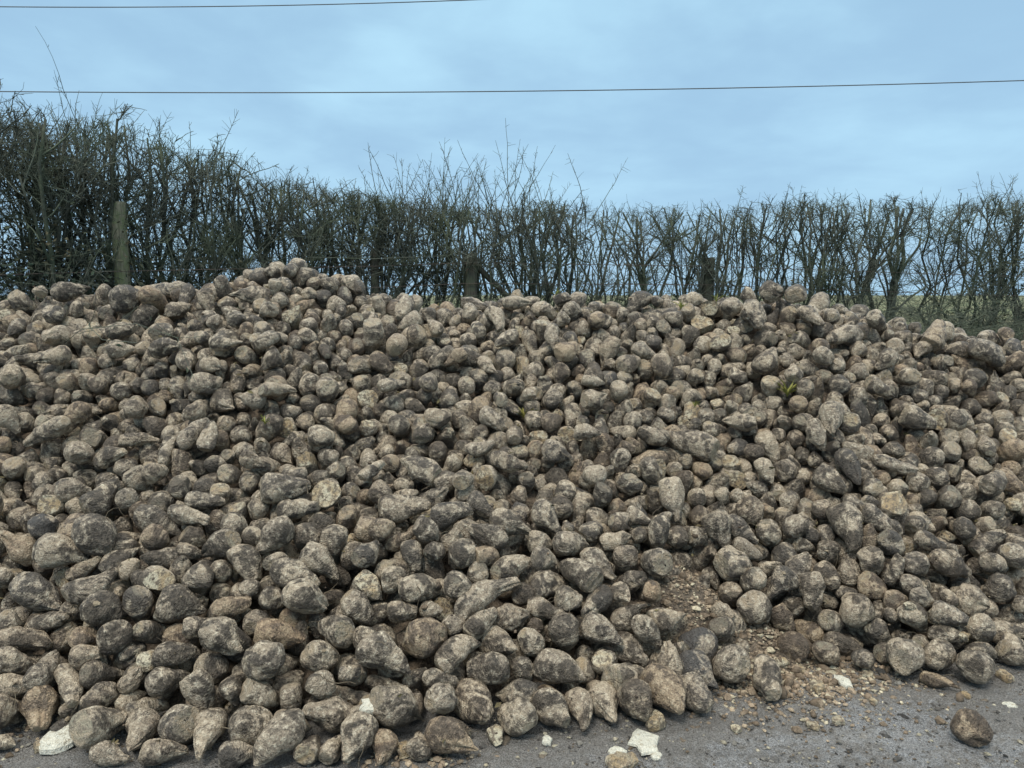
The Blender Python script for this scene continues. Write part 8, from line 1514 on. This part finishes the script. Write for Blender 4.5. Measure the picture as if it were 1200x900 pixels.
chunk('beet_chip',(1.817, 2.817, -0.002),0.034,0.051,0.017,61,(0.6, 1, 0.4, 1),'small pale chip at the end of the reddish slab','beet chip','broken chips of beet',jag=0.25,tilt=(0.00,0.00))
chunk('beet_chip',(2.682, 3.883, 0.469),0.101,0.077,0.046,62,(0.6, 1, 0.4, 1),'whitish broken lump near the right picture edge, halfway up the slope','beet chip','broken chips of beet',jag=0.25,tilt=(0.45,-0.09))
chunk('beet_chip',(-0.375, 2.428, -0.002),0.054,0.063,0.043,63,(0.6, 1, 0.4, 1),'pale lump just left of the tan grooved beet','beet chip','broken chips of beet',jag=0.25,tilt=(0.00,0.00))
chunk('beet_chip',(0.369, 2.346, 0.019),0.115,0.062,0.037,64,(0.55, 0.75, 0.9, 1),'pale tan broken piece cut off by the bottom picture edge','beet chip','broken chips of beet',jag=0.25,tilt=(0.45,-0.05))

# ------------------------------------------------------------------ green sprouts among the beets
def sprout(P, size, n, label, seed, lean=.5):
    r = np.random.default_rng(seed); b = Bag()
    root = empty('leaf_sprout', P, label, 'leaf sprout', 'green leaf sprouts on the heap')
    for j in range(n):
        K = 6; t = np.linspace(0, 1, K); az = r.uniform(0, 6.28); ln = size*r.uniform(.5, 1.2); out = r.uniform(.2, 1.1)*lean*2
        c = np.stack([np.cos(az)*out*ln*t**1.6, np.sin(az)*out*ln*t**1.6-ln*.2*t, ln*(t-.35*out*t**2)], 1)
        side = np.array([-math.sin(az), math.cos(az), 0]); wdt = ln*r.uniform(.035, .075)*np.sin(np.pi*(t*.85+.12))
        v = np.concatenate([c-side*wdt[:, None], c+np.array([0, 0, -.004]), c+side*wdt[:, None]]); i = np.arange(K-1)
        f = np.concatenate([np.stack([i, i+1, i+1+K, i+K], 1), np.stack([i+K, i+1+K, i+1+2*K, i+2*K], 1)])
        b2 = Bag(); b2.add(v, [f]); link('leaf', b2.mesh('leaf', BLADE), root)
sprout((0.075, 4.274, 0.868),0.100,24,'yellow-green sprout in the middle of the heap',70)
sprout((1.647, 4.417, 0.994),0.115,26,'grassy green tuft on the right upper slope, largest sprout',71)
sprout((-1.295, 3.851, 0.924),0.055,12,'small yellow sprout on the left slope',72)
sprout((1.113, 4.934, 1.503),0.070,14,'green sprout just below the ridge, right of the middle',73)
sprout((1.37, 5.032, 1.546),0.065,12,'pale green sprout beside the ridge, near the second ridge top',74)
sprout((0.3, 5.154, 1.592),0.055,10,'small green sprout on the ridge right of the braced post',75)
sprout((1.076, 4.342, 0.943),0.050,9,'faint green wisp left of the grassy tuft',76)

# ------------------------------------------------------------------ crumbs, grit and rootlets that nobody could count
def bits(name, pts, size, colours, label, cat, seed, flat=.6, mat=CRUMB, smooth=False):
    r = np.random.default_rng(seed); b = Bag()
    g = (1+5**.5)/2; base = np.array([(-1, g, 0), (1, g, 0), (-1, -g, 0), (1, -g, 0), (0, -1, g), (0, 1, g), (0, -1, -g), (0, 1, -g), (g, 0, -1), (g, 0, 1), (-g, 0, -1), (-g, 0, 1)])/1.9
    tri = np.array([(0, 11, 5), (0, 5, 1), (0, 1, 7), (0, 7, 10), (0, 10, 11), (1, 5, 9), (5, 11, 4), (11, 10, 2), (10, 7, 6), (7, 1, 8), (3, 9, 4), (3, 4, 2), (3, 2, 6), (3, 6, 8), (3, 8, 9), (4, 9, 5), (2, 4, 11), (6, 2, 10), (8, 6, 7), (9, 8, 1)])
    n_ = len(pts); s = size*np.exp(r.normal(0, .5, (n_, 1, 1))); V = base[None]*s*(1+r.uniform(-.4, .4, (n_, 12, 3)))
    V[:, :, 0] *= r.uniform(.7, 1.7, (n_, 1)); V[:, :, 2] *= flat
    a = r.uniform(0, 6.28, n_); c_, s_ = np.cos(a)[:, None], np.sin(a)[:, None]
    x = V[:, :, 0]*c_-V[:, :, 1]*s_; y = V[:, :, 0]*s_+V[:, :, 1]*c_; V[:, :, 0] = x; V[:, :, 1] = y
    V = V+pts[:, None]+np.array([0, 0, 1.])*s*flat*.5
    cc = np.array(colours); k_ = r.integers(0, len(cc), n_); look = np.concatenate([cc[k_]*r.uniform(.75, 1.25, (n_, 1)), np.ones((n_, 1))], 1)
    b.add(V.reshape(-1, 3), [(np.arange(n_)[:, None, None]*12+tri[None]).reshape(-1, 3)], np.repeat(look, 12, 0))
    tag(link(name, b.mesh(name, mat, smooth)), label, cat, None, 'stuff')
r = np.random.default_rng(11)

def on_beet(n, seed, lo=.3, keep=None):
    '''n points on the upper sides of random beets of the heap'''
    q = np.random.default_rng(seed); pool = [b for b in BEETS if keep is None or keep(b[0])]; out = []
    for j in range(n):
        P, ax, L, W, t, k = pool[q.integers(len(pool))]
        d = q.normal(size=3); d[2] = abs(d[2])+lo; d[1] -= .4; d /= np.linalg.norm(d); c = abs(d@ax/np.linalg.norm(ax))
        out.append(P+d*(W/2*(1-c)+L/2*c)*.93)
    return np.array(out)
q = np.random.default_rng(31); cr = []
for (sx_, sy_), (a, b, h) in SPILLS:
    m_ = 1900; x = sx_+q.normal(0, a*.8, m_); y = sy_+q.normal(0, b*.8, m_); cr.append(np.stack([x, y, np.maximum(soil_z(x, y), 0)], 1))
for (sx_, sy_, a, b) in ((-1.62, 2.66, .2, .12), (-.36, 2.40, .12, .06), (.95, 2.85, .25, .12)):
    m_ = 240; cr.append(np.stack([sx_+q.normal(0, a, m_), sy_+q.normal(0, b, m_), np.zeros(m_)], 1))
bits('soil_crumbs', np.concatenate(cr),   .0043, [(.20, .16, .118), (.28, .225, .165), (.14, .11, .08), (.33, .27, .195), (.23, .185, .135), (.42, .38, .28)], 'brown soil crumbs and pale bits spilled at the foot of the heap', 'soil crumbs', 21, .7)
bits('soil_clods', np.concatenate(cr)[::12], .0075, [(.18, .14, .10), (.23, .18, .13), (.14, .11, .08)], 'larger tan clods of soil in the spill at the foot of the heap', 'soil clods', 25, .95, smooth=True)
bits('soil_specks', on_beet(1500, 41), .0040, [(.09, .07, .052), (.14, .11, .08), (.05, .04, .032), (.25, .21, .15)], 'small crumbs of soil stuck on the beets', 'soil crumbs', 23, .7)
gp = np.stack([r.uniform(-3.2, 3.4, 12000), 1.7+r.uniform(0, 1.75, 12000), np.zeros(12000)], 1); gp = gp[gp[:, 1] < np.interp(gp[:, 0], TX, TY)+.12]
bits('tarmac_grit', gp, .0032, [(.06, .058, .055), (.10, .095, .088), (.035, .034, .033), (.17, .165, .15), (.10, .078, .055), (.30, .28, .22)], 'small grit and crumbs strewn on the wet tarmac', 'grit', 22, .55)
bits('stone_chips', gp[::6]+np.array([.013, .007, 0]), .0058, [(.10, .10, .098), (.16, .158, .15), (.06, .06, .058), (.13, .11, .085), (.30, .285, .22)], 'stone chips and root bits pressed into the wet tarmac', 'stone chips', 27, .4)
sp = on_beet(1100, 43); M_ = len(sp); dirs = r.normal(size=(M_, 3)); dirs[:, 2] = np.abs(dirs[:, 2])*.35; dirs /= np.linalg.norm(dirs, axis=1, keepdims=True)
P_ = polyline(sp, dirs, r.uniform(.03, .15, M_), 6, .3, r, -.12); v, f = tubes(P_, np.linspace(1, .5, 6)[None]*r.uniform(.0008, .0026, (M_, 1)), 3, False)
tag(link('dry_rootlets', mesh_np('dry_rootlets', v, f, STRAW)), 'dry rootlets and straw caught between the beets', 'rootlets', None, 'stuff')

SCRAP = bark_material('withered_leaf', (.07, .065, .035), (.16, .14, .07), (.10, .07, .045), 12)
q = np.random.default_rng(57); lb = Bag(); leaves(on_beet(420, 58), 420, .004, .016, q, lb)
tag(link('withered_leaf_scraps', lb.mesh('withered_leaf_scraps', SCRAP, False)), 'withered leaf and stalk scraps lying between the beets', 'leaf scraps', None, 'stuff')
